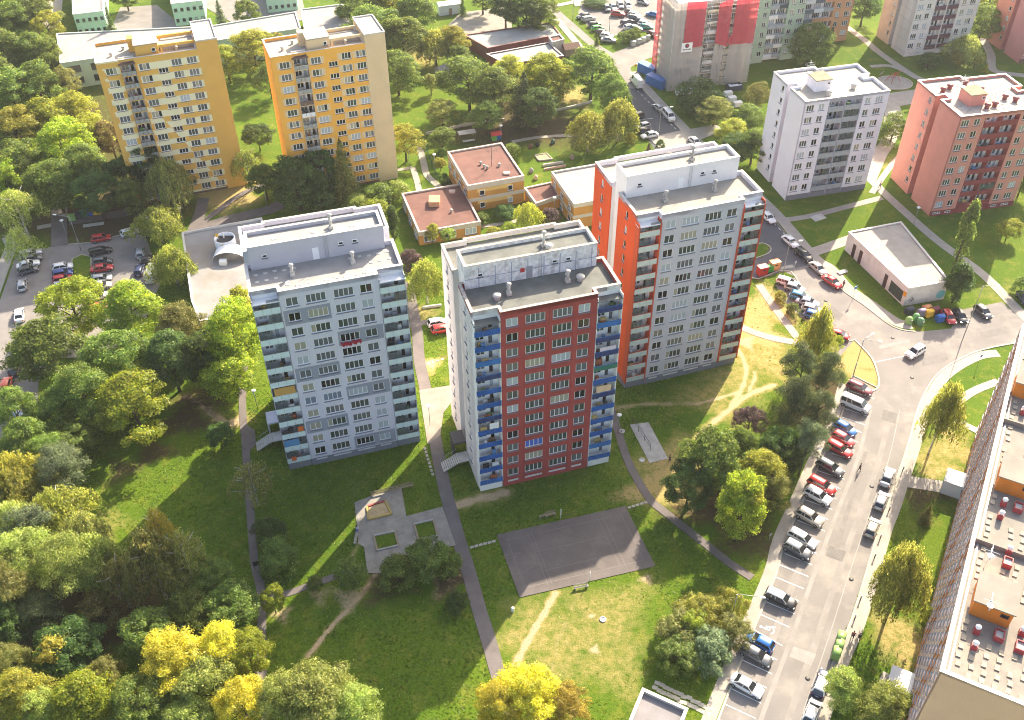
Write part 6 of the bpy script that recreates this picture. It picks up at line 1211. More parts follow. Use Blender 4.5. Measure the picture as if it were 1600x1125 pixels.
 (22.84, 77.65, 3.53, 5, 'juniper', 'olive', 'olive conifer shrub at the left of the sunny thicket'), (26.66, 80.73, 3.41, 5, 'juniper', 'ygreen', 'yellow green conifer shrub at the back of the sunny thicket'), (30.07, 82.3, 2.72, 5, 'juniper', 'ygreen', 'golden conifer shrub nearest the lamp in the sunny thicket'), (22.43, 74.34, 3.12, 4.5, 'juniper', 'mid', 'green conifer shrub at the lower corner of the sunny thicket'), (26.58, 75.6, 3.49, 5, 'juniper', 'bluepine', 'blue green conifer shrub in the middle of the sunny thicket'), (29.97, 77.78, 2.65, 4.5, 'juniper', 'olive', 'olive conifer shrub beside the pavement in the sunny thicket'), (24.95, 78.46, 2.66, 5.5, 'juniper', 'bright', 'bright conifer shrub in the heart of the sunny thicket'),
]
for t in TREES: tree(*t)
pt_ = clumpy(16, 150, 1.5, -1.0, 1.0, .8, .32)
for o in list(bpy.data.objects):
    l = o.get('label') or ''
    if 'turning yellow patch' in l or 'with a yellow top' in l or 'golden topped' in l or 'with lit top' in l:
        q = link('turning_or_lit_leaves', pt_, o, (-.6, .8, 8.9) if 'yellow patch' not in l else (-1.2, -.9, 8.6)); q.material_slots[0].link = 'OBJECT'; q.material_slots[0].material = LEAF['gold' if 'patch' in l else 'ygreen']  # on the tree with lit top, yellow green leaves paint the sunlight in
# ------------------------------------------------------------------ vehicles
def loft(b, secs, m=0, smooth=True, caps=True):
    """secs: rings of equal length"""
    n = len(b.v); k = len(secs[0])
    for s in secs: b.v += [tuple(p) for p in s]
    for i in range(len(secs) - 1):
        for j in range(k):
            a = n + i * k + j; c = n + i * k + (j + 1) % k; b.f.append((a, c, c + k, a + k)); b.m.append(m); b.sm.append(smooth)
    if caps:
        b.f.append(tuple(n + j for j in range(k - 1, -1, -1))); b.m.append(m); b.sm.append(False)
        e = n + (len(secs) - 1) * k; b.f.append(tuple(e + j for j in range(k))); b.m.append(m); b.sm.append(False)
CG = flat('car_glass', (.018, .022, .026), .04, .7); TYRE = flat('tyre', (.012, .012, .012), .8); RIM = flat('alloy_rim', (.45, .46, .48), .3, .5, .8); HL = flat('headlight', (.7, .72, .75), .1, .7); TL = flat('tail_light', (.35, .015, .012), .25); PLATE = flat('number_plate', (.75, .75, .7), .5); TRIM = flat('black_trim', (.02, .02, .022), .5)
CARS = {}
def car_proto(kind):
    # x forward; stations: x, half width, z of shoulder ; cabin: base x0,x1, top x0,x1, roof height
    P = dict(hatch=dict(L=4.1, W=.88, hood=.86, deck=.98, cab=(-1.95, 1.05, -1.45, .25, 1.48), nose=2.05, tail=-2.05),
             sedan=dict(L=4.6, W=.9, hood=.84, deck=.95, cab=(-1.75, 1.05, -1.0, .3, 1.43), nose=2.3, tail=-2.3),
             wagon=dict(L=4.7, W=.9, hood=.87, deck=.98, cab=(-2.25, 1.1, -1.95, .3, 1.48), nose=2.35, tail=-2.35),
             suv=dict(L=4.5, W=.93, hood=1.02, deck=1.12, cab=(-2.12, 1.0, -1.7, .3, 1.68), nose=2.22, tail=-2.22),
             van=dict(L=5.2, W=.98, hood=1.15, deck=1.2, cab=(-2.55, 1.75, -2.5, .95, 2.0), nose=2.55, tail=-2.6),
             boxvan=dict(L=5.8, W=1.02, hood=1.3, deck=1.35, cab=(-2.85, 2.1, -2.85, 1.4, 2.5), nose=2.85, tail=-2.9))[kind]
    w, nz, tz = P['W'], P['nose'], P['tail']; c0, c1, t0, t1, rh = P['cab']; hood, deck = P['hood'], P['deck']
    def sec(x, hw, top, bot=.24): return [(x, -hw * .86, bot), (x, -hw, bot + .14), (x, -hw, top - .22), (x, -hw * .96, top - .07), (x, -hw * .84, top), (x, 0, top + .025), (x, hw * .84, top), (x, hw * .96, top - .07), (x, hw, top - .22), (x, hw, bot + .14), (x, hw * .86, bot), (x, 0, bot)]
    b = MB()
    loft(b, [sec(tz, w * .80, deck - .28, .36), sec(tz + .07, w * .90, deck - .08, .28), sec(tz + .35, w * .98, deck), sec(c0 * .5, w, deck), sec(c1 * .5, w, deck - .02), sec(c1 + .05, w * .99, hood + .05), sec((c1 + nz) / 2 + .1, w * .97, hood - .03), sec(nz - .22, w * .90, hood - .14), sec(nz - .05, w * .80, hood - .28, .28), sec(nz, w * .68, hood - .38, .34)])
    body = b.mesh('body', flat('car_paint_base', (.5, .5, .5), .25, .5, 0, .8))
    hb, ht = w * .90, w * .70; zb = deck - .03; zr = rh - .05
    g = MB(); lo = [(c0, -hb, zb), (c1, -hb * .95, zb), (c1, hb * .95, zb), (c0, hb, zb)]; hi = [(t0, -ht, zr), (t1, -ht, zr), (t1, ht, zr), (t0, ht, zr)]
    for i in range(4): j = (i + 1) % 4; g.face([lo[i], lo[j], hi[j], hi[i]])
    glass = g.mesh('window_glass', CG)
    r = MB(); e = .05
    def rs(x, hw, z): return [(x, -hw, z - .05), (x, -hw * .92, z + .02), (x, 0, z + .055), (x, hw * .92, z + .02), (x, hw, z - .05), (x, 0, z - .045)]
    loft(r, [rs(t0 - .12, ht * .92, zr - .02), rs(t0 + .1, ht + e, zr + .02), rs((t0 + t1) / 2, ht + e, zr + .04), rs(t1 - .1, ht + e, zr + .01), rs(t1 + .12, ht * .94, zr - .05)])
    def pil(p, q, wd=.06):
        r.tube([p, q], wd, 4, 0, None, False)
    for s in (-1, 1):
        pil((c1 - .04, s * hb * .95, zb), (t1, s * ht, zr)); pil((c0 + .02, s * hb, zb), (t0, s * ht, zr), .09); xm = (c0 + c1) * .5; xt = (t0 + t1) * .5 + .05; pil((xm, s * hb, zb), (xt, s * ht, zr), .05)
        if kind in ('van', 'boxvan', 'wagon', 'suv'): pil((c0 * .55, s * hb, zb), (t0 * .6, s * ht, zr), .05)
    if kind == 'boxvan':
        for s in (-1, 1): r.face([(c0, s * (hb + .03), zb), (.7, s * (hb + .03), zb), (.6, s * (ht + .04), zr), (t0, s * (ht + .04), zr)][::s])
        r.face([(c0 - .03, hb, zb), (c0 - .03, -hb, zb), (t0 - .03, -ht, zr), (t0 - .03, ht, zr)][::-1])
    roof = r.mesh('roof', flat('car_paint_base', (.5, .5, .5), .25, .5, 0, .8))
    wr = .32 if kind not in ('suv', 'van', 'boxvan') else .36
    tb = MB(); tb.tube([(0, -.11, 0), (0, .11, 0)], wr, 14); tyre = tb.mesh('wheel', TYRE)
    rb = MB(); rb.tube([(0, -.125, 0), (0, .125, 0)], wr * .62, 10); rim = rb.mesh('rim', RIM)
    xw = (tz + .75, nz - .82)
    hl = MB().box(-.08, .10, -.19, .19, -.07, .07).mesh('headlight', HL); tl = MB().box(-.05, .05, -.12, .12, -.13, .13).mesh('tail_light', TL)
    mi = MB().box(-.09, .06, -.11, .11, -.06, .08).mesh('wing_mirror', TRIM); pl = MB().box(-.01, .01, -.26, .26, -.06, .06).mesh('number_plate', PLATE); gr = MB().box(-.02, .02, -.38, .38, -.08, .08).mesh('grille', TRIM)
    return dict(body=body, glass=glass, roof=roof, tyre=tyre, rim=rim, hl=hl, tl=tl, mi=mi, pl=pl, gr=gr, wr=wr, xw=xw, w=w, nz=nz, tz=tz, hood=hood, deck=deck, c1=c1, kind=kind)
PAINTS = {}
def paint(n, c, met=.0):
    m, t, b = _nodes('car_paint_' + n); b.inputs['Base Color'].default_value = (*c, 1); b.inputs['Roughness'].default_value = .38; b.inputs['Metallic'].default_value = met; b.inputs['Coat Weight'].default_value = .7; b.inputs['Coat Roughness'].default_value = .06; PAINTS[n] = m
for n, c, me in (('white', (.74, .74, .74), 0), ('silver', (.42, .43, .45), .35), ('beige_silver', (.46, .42, .37), .3), ('grey', (.10, .105, .115), .3), ('black', (.014, .014, .017), 0), ('red', (.48, .018, .022), 0), ('dark_red', (.17, .018, .028), .1), ('pink_red', (.55, .08, .09), 0), ('blue', (.015, .13, .42), 0), ('dark_blue', (.018, .03, .085), .1), ('navy', (.02, .05, .22), 0), ('green', (.10, .52, .06), 0), ('teal', (.02, .26, .24), 0), ('orange_red', (.75, .09, .015), 0), ('pale_blue', (.34, .42, .52), .2), ('brown', (.07, .055, .05), .2), ('light_blue', (.05, .28, .52), 0)): paint(n, c, me)
def car(x, y, h, kind, col, label, roofcol=None):
    if kind not in CARS: CARS[kind] = car_proto(kind)
    p = CARS[kind]
    nm = {'van': 'van', 'boxvan': 'delivery_van'}.get(kind, 'parked_car'); R = thing(nm, label, 'van' if 'van' in kind else 'car', (x, y, .11), h, 'cars of the estate')
    for k, c in (('body', col), ('roof', roofcol or col)):
        o = link(k, p[k], R); o.material_slots[0].link = 'OBJECT'; o.material_slots[0].material = PAINTS[c]
    link('window_glass', p['glass'], R)
    for wx in p['xw']:
        for s in (-1, 1): t = link('wheel', p['tyre'], R, (wx, s * (p['w'] - .09), p['wr'])); link('rim', p['rim'], t)
    for s in (-1, 1):
        link('headlight', p['hl'], R, (p['nz'] - .20, s * p['w'] * .68, p['hood'] - .26), s * -.35); link('tail_light', p['tl'], R, (p['tz'] + .06, s * p['w'] * .76, p['deck'] - .26)); link('wing_mirror', p['mi'], R, (p['c1'] - .12, s * (p['w'] + .06), p['deck'] + .05))
    link('number_plate', p['pl'], R, (p['tz'] - .012, 0, .62)); link('grille', p['gr'], R, (p['nz'] - .0, 0, p['hood'] - .52))
    return R
CARLIST = [
 (62.09, 128.98, -0.66, 'wagon', 'dark_red', 'dark red estate car in the topmost street bay', None), (60.2, 124.66, -0.65, 'van', 'white', 'white passenger van between dark red and blue cars', None), (56.84, 118.88, -0.78, 'hatch', 'blue', 'bright blue hatchback above the pair of red cars', None), (55.88, 116.45, -0.77, 'hatch', 'pink_red', 'faded red hatchback directly below the bright blue one', None), (54.62, 114.08, -0.76, 'wagon', 'red', 'red car between the faded red one and the dark grey one', None), (52.08, 109.9, -0.75, 'wagon', 'grey', 'dark grey car half under the pine branches', None),
 (49.78, 106.02, -0.73, 'wagon', 'red', 'bright red car right above a white crossover', None), (48.61, 103.73, -0.72, 'suv', 'white', 'white crossover right below the bright red car', None), (46.28, 99.42, -0.71, 'suv', 'beige_silver', 'beige silver car alone between two empty lines', None), (44.24, 95.29, -0.7, 'wagon', 'white', 'white estate next to the dark crossover', None), (42.97, 93.11, -0.69, 'suv', 'grey', 'dark crossover with pale roof above the empty bays', 'silver'),
 (38.61, 84.39, -0.58, 'wagon', 'black', 'black car with white roof alone below the empty bays', 'white'), (34.16, 77.22, 2.54, 'hatch', 'blue', 'blue car with its nose to the kerb beside the wheelchair bay', None), (33.24, 75.21, -0.64, 'wagon', 'grey', 'dark grey estate beside the blue car', None), (31.15, 70.56, -0.63, 'sedan', 'white', 'white saloon lowest in the street bays', None),
 (60.9, 107.7, 1.04, 'sedan', 'silver', 'silver saloon first in line along the pavement', None), (58.42, 102.7, 1.02, 'hatch', 'silver', 'silver hatchback second in line along the pavement', None), (55.48, 97.3, 1.02, 'hatch', 'beige_silver', 'beige grey hatchback third in line along the pavement', None), (41.23, 70.76, 1.03, 'suv', 'dark_blue', 'dark blue car with white roof behind the green bins', 'white'), (38.99, 66.7, 1.02, 'hatch', 'white', 'white hatchback at the bottom end of the pavement line', None),
 (75.09, 138.66, -2.53, 'suv', 'white', 'white car driving alone across the junction', None), (62.23, 143.86, -0.42, 'hatch', 'red', 'red car half hidden by the tall weeping birch', None),
 (56.13, 160.64, -0.5, 'wagon', 'white', 'white estate first in the row of five by the orange tower', None), (57.12, 158.68, -0.5, 'hatch', 'silver', 'silver hatchback second in the row by the orange tower', None), (57.53, 155.92, -0.49, 'hatch', 'light_blue', 'bright light blue car in the row by the orange tower', None), (58.63, 154.04, -0.42, 'sedan', 'pale_blue', 'pale grey blue saloon in the row by the orange tower', None), (58.98, 151.78, -0.49, 'hatch', 'white', 'white hatchback fifth in the row by the orange tower', None), (59.01, 149.76, -0.49, 'hatch', 'blue', 'blue car last in the row, under the birch', None),
 (65.12, 160.74, -0.99, 'sedan', 'red', 'red saloon at the pavement opposite the row by the orange tower', None), (63.37, 165.41, -1.15, 'sedan', 'beige_silver', 'beige saloon at the pavement behind the red one', None), (61.57, 170.25, -1.15, 'wagon', 'black', 'black estate at the pavement in front of the white saloon', None), (59.84, 175.26, -1.15, 'sedan', 'white', 'white saloon on the bluish new road surface', None), (56.96, 184.81, -1.19, 'sedan', 'white', 'white car just right of the orange tower edge', None),
 (84.8, 149.04, -1.47, 'hatch', 'red', 'red car parked at the end wall of the shop', None), (87.1, 149.21, -1.48, 'hatch', 'black', 'black car beside the red one at the shop', None), (92.07, 150.55, -1.24, 'hatch', 'grey', 'grey hatchback alone right of the columnar tree', None), (101.73, 154.73, -1.53, 'hatch', 'dark_blue', 'dark car cut off by the picture edge', None),
 (34.63, 252.04, 1.81, 'boxvan', 'white', 'white delivery van beside the blue containers', None), (38.88, 237.35, 1.97, 'sedan', 'silver', 'silver saloon behind the white van on the upper road', None), (40.95, 232.64, -1.3, 'van', 'white', 'white minivan behind the silver saloon on the upper road', None), (33.63, 227.28, -2.69, 'hatch', 'silver', 'silver car, upper of three under the birch', None), (34.19, 224.91, 0.34, 'hatch', 'black', 'black car in the middle of three under the birch', None), (34.9, 222.57, -2.8, 'sedan', 'white', 'white saloon, lowest of three under the birch', None), (32.73, 232.82, -2.79, 'hatch', 'black', 'black car mostly hidden by the birch at the upper road', None), (45.78, 219.12, -1.17, 'sedan', 'white', 'white car peeking over the orange tower roof', None),
 (22.75, 298.45, -2.67, 'hatch', 'grey', 'dark hatchback behind the silver estate at the upper car park', None), (24.4, 296.42, 0.47, 'wagon', 'silver', 'silver estate by the grass at the upper car park', None), (25.86, 291.98, 0.32, 'hatch', 'black', 'black car behind the bright green one', None), (26.63, 289.07, 0.32, 'hatch', 'green', 'bright green hatchback in the upper car park', None), (27.92, 285.73, -0.36, 'hatch', 'grey', 'grey car next to two white ones near the clipped bushes', None), (28.89, 283.38, -0.36, 'hatch', 'white', 'white car in the middle near the clipped bushes', None), (29.24, 280.6, -0.19, 'sedan', 'silver', 'silver saloon nearest the clipped bushes', None),
 (30.52, 304.39, -1.39, 'hatch', 'grey', 'grey car leftmost in the top row of the upper car park', None), (32.61, 305.39, -1.4, 'sedan', 'pale_blue', 'pale blue saloon in the top row of the upper car park', None), (34.95, 306.9, -1.4, 'hatch', 'silver', 'silver hatchback in the top row of the upper car park', None), (37.36, 306.85, -1.49, 'wagon', 'silver', 'silver estate rightmost in the top row of the upper car park', None), (33.72, 299.74, -0.2, 'suv', 'red', 'red car alone in the upper car park', None),
 (37.82, 301.17, -0.38, 'hatch', 'brown', 'brown car uppermost of the middle rows', None), (38.62, 299.13, -0.38, 'hatch', 'white', 'white car under the brown one in the middle rows', None), (38.76, 296.63, -0.38, 'wagon', 'grey', 'grey estate third in the middle rows', None), (35.94, 293.73, 0.68, 'wagon', 'dark_blue', 'dark blue estate at the end of the middle rows', None), (40.47, 294.13, -0.37, 'hatch', 'brown', 'dark brown car in the lower rows', None), (41.04, 292.16, -0.37, 'hatch', 'white', 'white car above the teal one', None), (41.55, 289.74, -0.2, 'hatch', 'teal', 'teal green car in the upper car park', None), (36.35, 289.84, 0.45, 'hatch', 'white', 'white car at the left end of the lowest row', None), (37.99, 288.85, -0.2, 'sedan', 'pale_blue', 'pale blue saloon beside the teal car', None), (44.2, 299.53, 2.53, 'hatch', 'blue', 'blue car next to the red netting', None), (42.47, 309.37, -0.63, 'hatch', 'silver', 'silver car at the top edge of the upper car park', None), (42.65, 284.04, -0.96, 'hatch', 'dark_red', 'dark red car half behind the red netting', None),
 (-102.07, 172.95, 0.46, 'wagon', 'silver', 'silver estate uppermost at the left kerb of the wooded car park', None), (-101.11, 171.06, 0.46, 'hatch', 'grey', 'grey car second at the left kerb of the wooded car park', None), (-101.16, 168.98, 0.46, 'sedan', 'white', 'white saloon third at the left kerb of the wooded car park', None), (-100.41, 166.92, 0.45, 'hatch', 'grey', 'dark car fourth at the left kerb of the wooded car park', None), (-99.72, 161.81, 1.92, 'hatch', 'silver', 'silver car standing lengthwise at the left kerb', None), (-96.69, 151.93, 1.93, 'sedan', 'white', 'white saloon in the sun at the left drive', None), (-93.5, 142.37, 1.83, 'hatch', 'dark_blue', 'dark blue car in the sun at the left drive', None), (-91.66, 136.51, 1.76, 'wagon', 'brown', 'dark brown car in the sun at the left drive', None), (-91.51, 131.79, 1.76, 'hatch', 'orange_red', 'orange red car at the left edge', None), (-85.59, 122.98, -0.46, 'hatch', 'pale_blue', 'pale blue car under the trees at the left edge', None), (-84.33, 125.05, -0.46, 'hatch', 'black', 'black car under the trees near the pale blue one', None),
 (-93.58, 167.97, 0.35, 'hatch', 'white', 'white car left of the planted island', None), (-92.81, 165.7, 0.35, 'hatch', 'navy', 'navy blue car left of the planted island', None), (-92.13, 163.69, 0.35, 'hatch', 'red', 'red car left of the planted island', None), (-91.26, 161.49, 0.35, 'hatch', 'pale_blue', 'pale blue car left of the planted island', None),
 (-88.84, 178.55, 0.27, 'hatch', 'red', 'red hatchback at the top kerb of the wooded car park', None), (-87.48, 173.7, 0.45, 'wagon', 'black', 'black estate right of the planted island', None), (-85.91, 169.93, 0.26, 'hatch', 'grey', 'grey hatchback above the long red saloon', None), (-85.26, 167.4, 0.26, 'sedan', 'red', 'red saloon right of the planted island', None), (-84.15, 163.8, 0.25, 'hatch', 'silver', 'silver hatchback below the red saloon', None), (-83.53, 161.38, 0.25, 'hatch', 'beige_silver', 'beige hatchback below the silver one', None), (-82.98, 157.95, 0.25, 'hatch', 'white', 'white car at the edge of the bright tree crown', None), (-81.94, 154.18, 0.24, 'hatch', 'red', 'red car glimpsed between the crowns', None),
 (-83.22, 180.7, 0.51, 'hatch', 'white', 'white car half under the wide willow', None), (-78.79, 172.87, 1.84, 'hatch', 'silver', 'silver car beside the willow trunk', None), (-76.18, 170.26, 0.5, 'hatch', 'black', 'black car between the two willows', None), (-77.18, 166.61, 1.7, 'hatch', 'dark_blue', 'dark blue car under the lower willow', None), (-74.02, 165.12, 1.62, 'boxvan', 'white', 'white van under the lower willow', None),
 (-13.49, 146.53, 0.28, 'hatch', 'red', 'red car behind the red tower', None), (-14.33, 148.5, 0.28, 'hatch', 'white', 'white car behind the red tower', None)]
for (x, y, h, k, c, lab, rc) in CARLIST: car(x, y, h, k, c, lab, rc)
# ------------------------------------------------------------------ painted lines
def line(p, q, w=.13, z=.125, name='painted_line'):
    return band([p, q], w, 0, z).build(name, PAINT, STREET)
STREET = bpy.data.objects['street']
ZL = .034
for (p, q) in (((60.51, 128.91), (64.29, 126.87)), ((58.03, 124.65), (62.01, 122.35)), ((57.12, 122.41), (60.9, 120.31)), ((57.59, 120.35), (59.73, 118.47)), ((55.64, 117.9), (58.57, 116.2)), ((54.1, 116.1), (57.4, 114.27)), ((53.39, 113.73), (56.29, 112.09)), ((50.01, 109.86), (54.01, 107.85)), ((50.2, 107.61), (52.86, 105.79)), ((48.81, 105.29), (51.69, 103.64)), ((46.66, 103.55), (50.45, 101.53)), ((45.73, 101.71), (49.33, 99.46)), ((44.5, 99.38), (48.27, 97.18)), ((43.42, 97.23), (47.07, 95.08)), ((42.44, 95), (45.96, 92.9)), ((41.12, 92.95), (44.78, 90.77)), ((39.99, 90.81), (43.72, 88.68)), ((38.7, 88.73), (42.56, 86.52)), ((37.59, 86.57), (41.34, 84.41)), ((36.49, 84.35), (40.21, 82.24)), ((35.33, 82.18), (38.99, 80.02)), ((33.93, 79.64), (37.36, 77.03)), ((32.56, 77.17), (36.19, 74.82)), ((31.34, 74.87), (35.04, 72.67)), ((30.17, 72.72), (33.92, 70.57)), ((28.94, 70.62), (32.71, 68.34)), ((27.86, 68.29), (31.61, 66.16)), ((26.65, 66.11), (30.28, 63.95))):
    line(p, q, .14, ZL)
def dashes(pts, on, off, w=.14):
    pts = smoothline(pts, 6); d = 0; st = True; cur = [pts[0]]
    for a, b in zip(pts, pts[1:]):
        l = hypot(b[0] - a[0], b[1] - a[1]); n = max(1, int(l / .25))
        for i in range(n):
            q = (a[0] + (b[0] - a[0]) * (i + 1) / n, a[1] + (b[1] - a[1]) * (i + 1) / n); d += l / n; cur.append(q)
            if st and d >= on: line(cur[0], q, w, ZL); d = 0; st = False; cur = [q]
            elif not st and d >= off: d = 0; st = True; cur = [q]
dashes([(34.54, 248.52), (37.68, 239.48), (41.02, 229.86), (44.34, 220.75)], .9, .9); dashes([(55.87, 189.6), (59.01, 180.5), (62.2, 168.91)], .9, .9); line((67.06, 136.67), (73.4, 138.4), .12, ZL)
for k in range(6): line(((31.06, 268.44)[0] + k * 1.15, (31.06, 268.44)[1] + k * .2 - .0), ((34.13, 264.16)[0] + k * 1.15, (34.13, 264.16)[1] + k * .2 + .6), .5, ZL, 'crossing_stripe')
line((33.53, 232.06), (36.91, 232.71), .12, ZL); line((32.93, 226.24), (36.54, 226.52), .12, ZL); line((-85.97, 173.02), (-84.47, 173.48), .12, ZL); line((-84.27, 167.45), (-82.53, 167.88), .12, ZL); line((-83.45, 164.74), (-81.92, 164.95), .12, ZL)
# wheelchair symbol painted in its bay
wx, wy, wh = 36.17, 79.52, 2.63
b = MB(); rr = [(cos(t) * .55, sin(t) * .55) for t in np.linspace(-2.6, 1.4, 14)]; band(rr, .16, 0, ZL + .003, mb=b)
band([(-.05, .1), (-.05, 1.0)], .2, 0, ZL + .003, mb=b); band([(-.05, .1), (.65, .1), (.85, -.55)], .17, 0, ZL + .003, mb=b); band([(-.05, .62), (.5, .62)], .14, 0, ZL + .003, mb=b)
b.face([(-.05 + .22 * cos(t), 1.28 + .22 * sin(t), ZL + .003) for t in np.linspace(0, 2 * pi, 12, endpoint=False)])
b.build('wheelchair_symbol', PAINT, STREET, (wx, wy, 0), wh - pi * .5)
# court markings
CT = bpy.data.objects['sports_court']; cz = .075
LINEW = flat('worn_line', (.185, .16, .15), .8)
ctz = max(v.co.z for v in CT.data.vertices) + .004
cc = [(-2.59, 96.94), (17.83, 102.52), (21.26, 90.76), (0.85, 85.35)]
def cl(s, t): 
    a = (cc[0][0] + (cc[1][0] - cc[0][0]) * s, cc[0][1] + (cc[1][1] - cc[0][1]) * s); d = (cc[3][0] + (cc[2][0] - cc[3][0]) * s, cc[3][1] + (cc[2][1] - cc[3][1]) * s); return (a[0] + (d[0] - a[0]) * t, a[1] + (d[1] - a[1]) * t)
for (p, q) in ((cl(.06, .12), cl(.94, .12)), (cl(.06, .88), cl(.94, .88)), (cl(.06, .12), cl(.06, .88)), (cl(.94, .12), cl(.94, .88)), (cl(.22, .05), cl(.22, .92)), (cl(.25, .05), cl(.25, .92)), (cl(.80, .05), cl(.80, .92)), (cl(.76, .12), cl(.76, .88)), (cl(.22, .40), cl(.80, .40)), (cl(.22, .70), cl(.80, .70)), (cl(0, .35), cl(.12, .35)), (cl(0, .65), cl(.12, .65))):
    band([p, q], .07, 0, ctz).build('court_line', LINEW, CT)
p = cl(.12, .5); band([(p[0] + 1.6 * cos(t), p[1] + 1.6 * sin(t)) for t in np.linspace(0, 2 * pi, 24)], .07, 0, ctz + .002).build('court_line', LINEW, CT)
STONEM = mat('stepping_stone', (.40, .37, .32), .9, .15, 2)
sm_ = MB().box(-.28, .28, -.22, .22, 0, .06).mesh('stepping_stone', STONEM)
def stones(p, q, n, what, grp):
    for i in range(n):
        t = (i + .5) / n; o = link('stepping_stone', sm_, None, (p[0] + (q[0] - p[0]) * t, p[1] + (q[1] - p[1]) * t, 0), atan2(q[1] - p[1], q[0] - p[0]) + random.uniform(-.15, .15))
        tag(o, what, 'stepping stone', grp)
stones((-6.68, 94.51), (-2.68, 95.82), 6, 'small square stepping stone between the main path and the court', 'stepping stones left of the court'); stones((18.1, 102.12), (21.49, 103.41), 5, 'small square stepping stone between the court and the curved path', 'stepping stones right of the court')
stones((-14.96, 115.95), (-13.07, 109.25), 8, 'small pale edging stone along the main path by the grey tower', 'edging stones at the grey tower'); stones((-16.83, 136.59), (-12.54, 138.7), 5, 'flat stone in the bare patch between the grey and red towers', 'flat stones behind the towers')
# ------------------------------------------------------------------ street furniture
POLEM = flat('lamp_pole_grey', (.30, .31, .31), .5, .4, .5)
def street_lamp(base, label, arms, h=8.5, name='street_lamp', head=WHITE):
    R = thing(name, label, 'street lamp', base, 0, 'street lamps')
    MB().tube([(0, 0, 0), (0, 0, h * .4)], .1, 8).tube([(0, 0, h * .4), (0, 0, h)], .065, 8).build('pole', POLEM, R)
    for a, l in arms:
        ar = MB().tube([(0, 0, h - .1), (cos(a) * .3, sin(a) * .3, h + .12), (cos(a) * l, sin(a) * l, h + .22)], .045, 6).build('arm', POLEM, R)
        b = MB(); x, y = cos(a) * l, sin(a) * l; c, s = cos(a), sin(a); L_, w_ = .75, .16
        b.face([(x - s * w_, y + c * w_, h + .3), (x + s * w_, y - c * w_, h + .3), (x + c * L_ + s * w_ * .6, y + s * L_ - c * w_ * .6, h + .28), (x + c * L_ - s * w_ * .6, y + s * L_ + c * w_ * .6, h + .28)])
        b.face([(x + s * w_, y - c * w_, h + .16), (x - s * w_, y + c * w_, h + .16), (x + c * L_ - s * w_ * .6, y + s * L_ + c * w_ * .6, h + .18), (x + c * L_ + s * w_ * .6, y + s * L_ - c * w_ * .6, h + .18)])
        for (i, j) in ((1, 1), (-1, -1)): b.face([(x + s * w_ * i, y - c * w_ * i, h + .16), (x + s * w_ * i, y - c * w_ * i, h + .3), (x + c * L_ + s * w_ * .6 * i, y + s * L_ - c * w_ * .6 * i, h + .28), (x + c * L_ + s * w_ * .6 * i, y + s * L_ - c * w_ * .6 * i, h + .18)])
        b.build('lamp_head', head, ar)
    return R
street_lamp((-92.12, 174.77), 'tall lamp on the planted island in the wooded car park', [(pi * .93, 3.0)]); street_lamp((61.92, 132.49), 'tall two armed lamp on the dry triangle by the junction', [(.6, 1.8), (-.3, 2.4)], 9); street_lamp((85.34, 142.52), 'tall lamp at the junction below the shop cars', [(0.0, 2.2)], 13); street_lamp((55.92, 164.01), 'tall lamp at the head of the row of five cars', [(.2, 2.0)], 8); street_lamp((44.76, 107.53), 'lamp rising out of the trees beside the dark grey car', [(-.15, 3.2)], 8); street_lamp((30.6, 80.3), 'lamp beside the sunny thicket and pavement', [(-.2, 3.0)], 7.5); street_lamp((37.32, 223.5), 'lamp beside the upper road with its arm over the lane', [(.1, 2.2)], 7.5); street_lamp((19.53, 296.76), 'thin tall lamp on the grass of the upper car park', [(0, .9)], 9); street_lamp((30.04, 287.83), 'lamp in the middle of the upper car park', [(0, 1.6)], 7)
def post_lamp(base, label, h=4.2):
    R = thing('path_lamp', label, 'lamp', base, 0, 'post top lamps along the paths'); MB().tube([(0, 0, 0), (0, 0, h)], .055, 7).build('pole', POLEM, R); MB().lathe([(.06, 0), (.28, .18), (.42, .34), (.44, .42), (.1, .52)], 12, (0, 0), 0, h).build('lamp_shade', WHITE, R); return R
for p, l in (((-44.9, 125.32), 'post lamp by the entrance stair of the grey tower'), ((-14.28, 121.15), 'post lamp where the main path passes the red tower'), ((17.99, 118.62), 'post lamp near the carpet rails'), ((-24.24, 208.67), 'post lamp beside the sand coloured fin'), ((-17.99, 206.77), 'post lamp by the kindergarten gate'), ((-72.4, 184.39), 'post lamp in front of the wide willow'), ((-55.49, 192.03), 'post lamp on the path behind the supermarket'), ((-96.65, 179.7), 'post lamp at the drive of the wooded car park'), ((-2.29, 220.85), 'post lamp behind the aerial roof pavilion'), ((9.71, 187.36), 'post lamp in the kindergarten courtyard'), ((102.78, 224.77), 'post lamp between the salmon roof and the round playground'), ((88.48, 182.1), 'post lamp behind the shop on the diagonal path')): post_lamp(p, l)
def bollard(base, label): 
    o = MB().tube([(0, 0, 0), (0, 0, .85)], .09, 8, 0).lathe([(.11, 0), (.14, .06), (.14, .24), (.05, .3)], 10, (0, 0), 1, .85).build('bollard', [DARKMETAL, flat('reflector_white', (.6, .6, .6), .4)], None, base + (0,)); tag(o, label, 'bollard', 'bollards along the pavement')
for p, l in (((64.04, 109.57), 'bollard beside the silver saloon at the pavement'), ((59.36, 101.18), 'bollard between second and third car at the pavement'), ((56.35, 95.61), 'bollard just past the third car at the pavement'), ((54.44, 91.98), 'bollard above the lower weeping birch'), ((50.26, 84.44), 'upper of two bollards under the lower weeping birch'), ((48.56, 81.2), 'lower of two bollards under the lower weeping birch')): bollard(p, l)
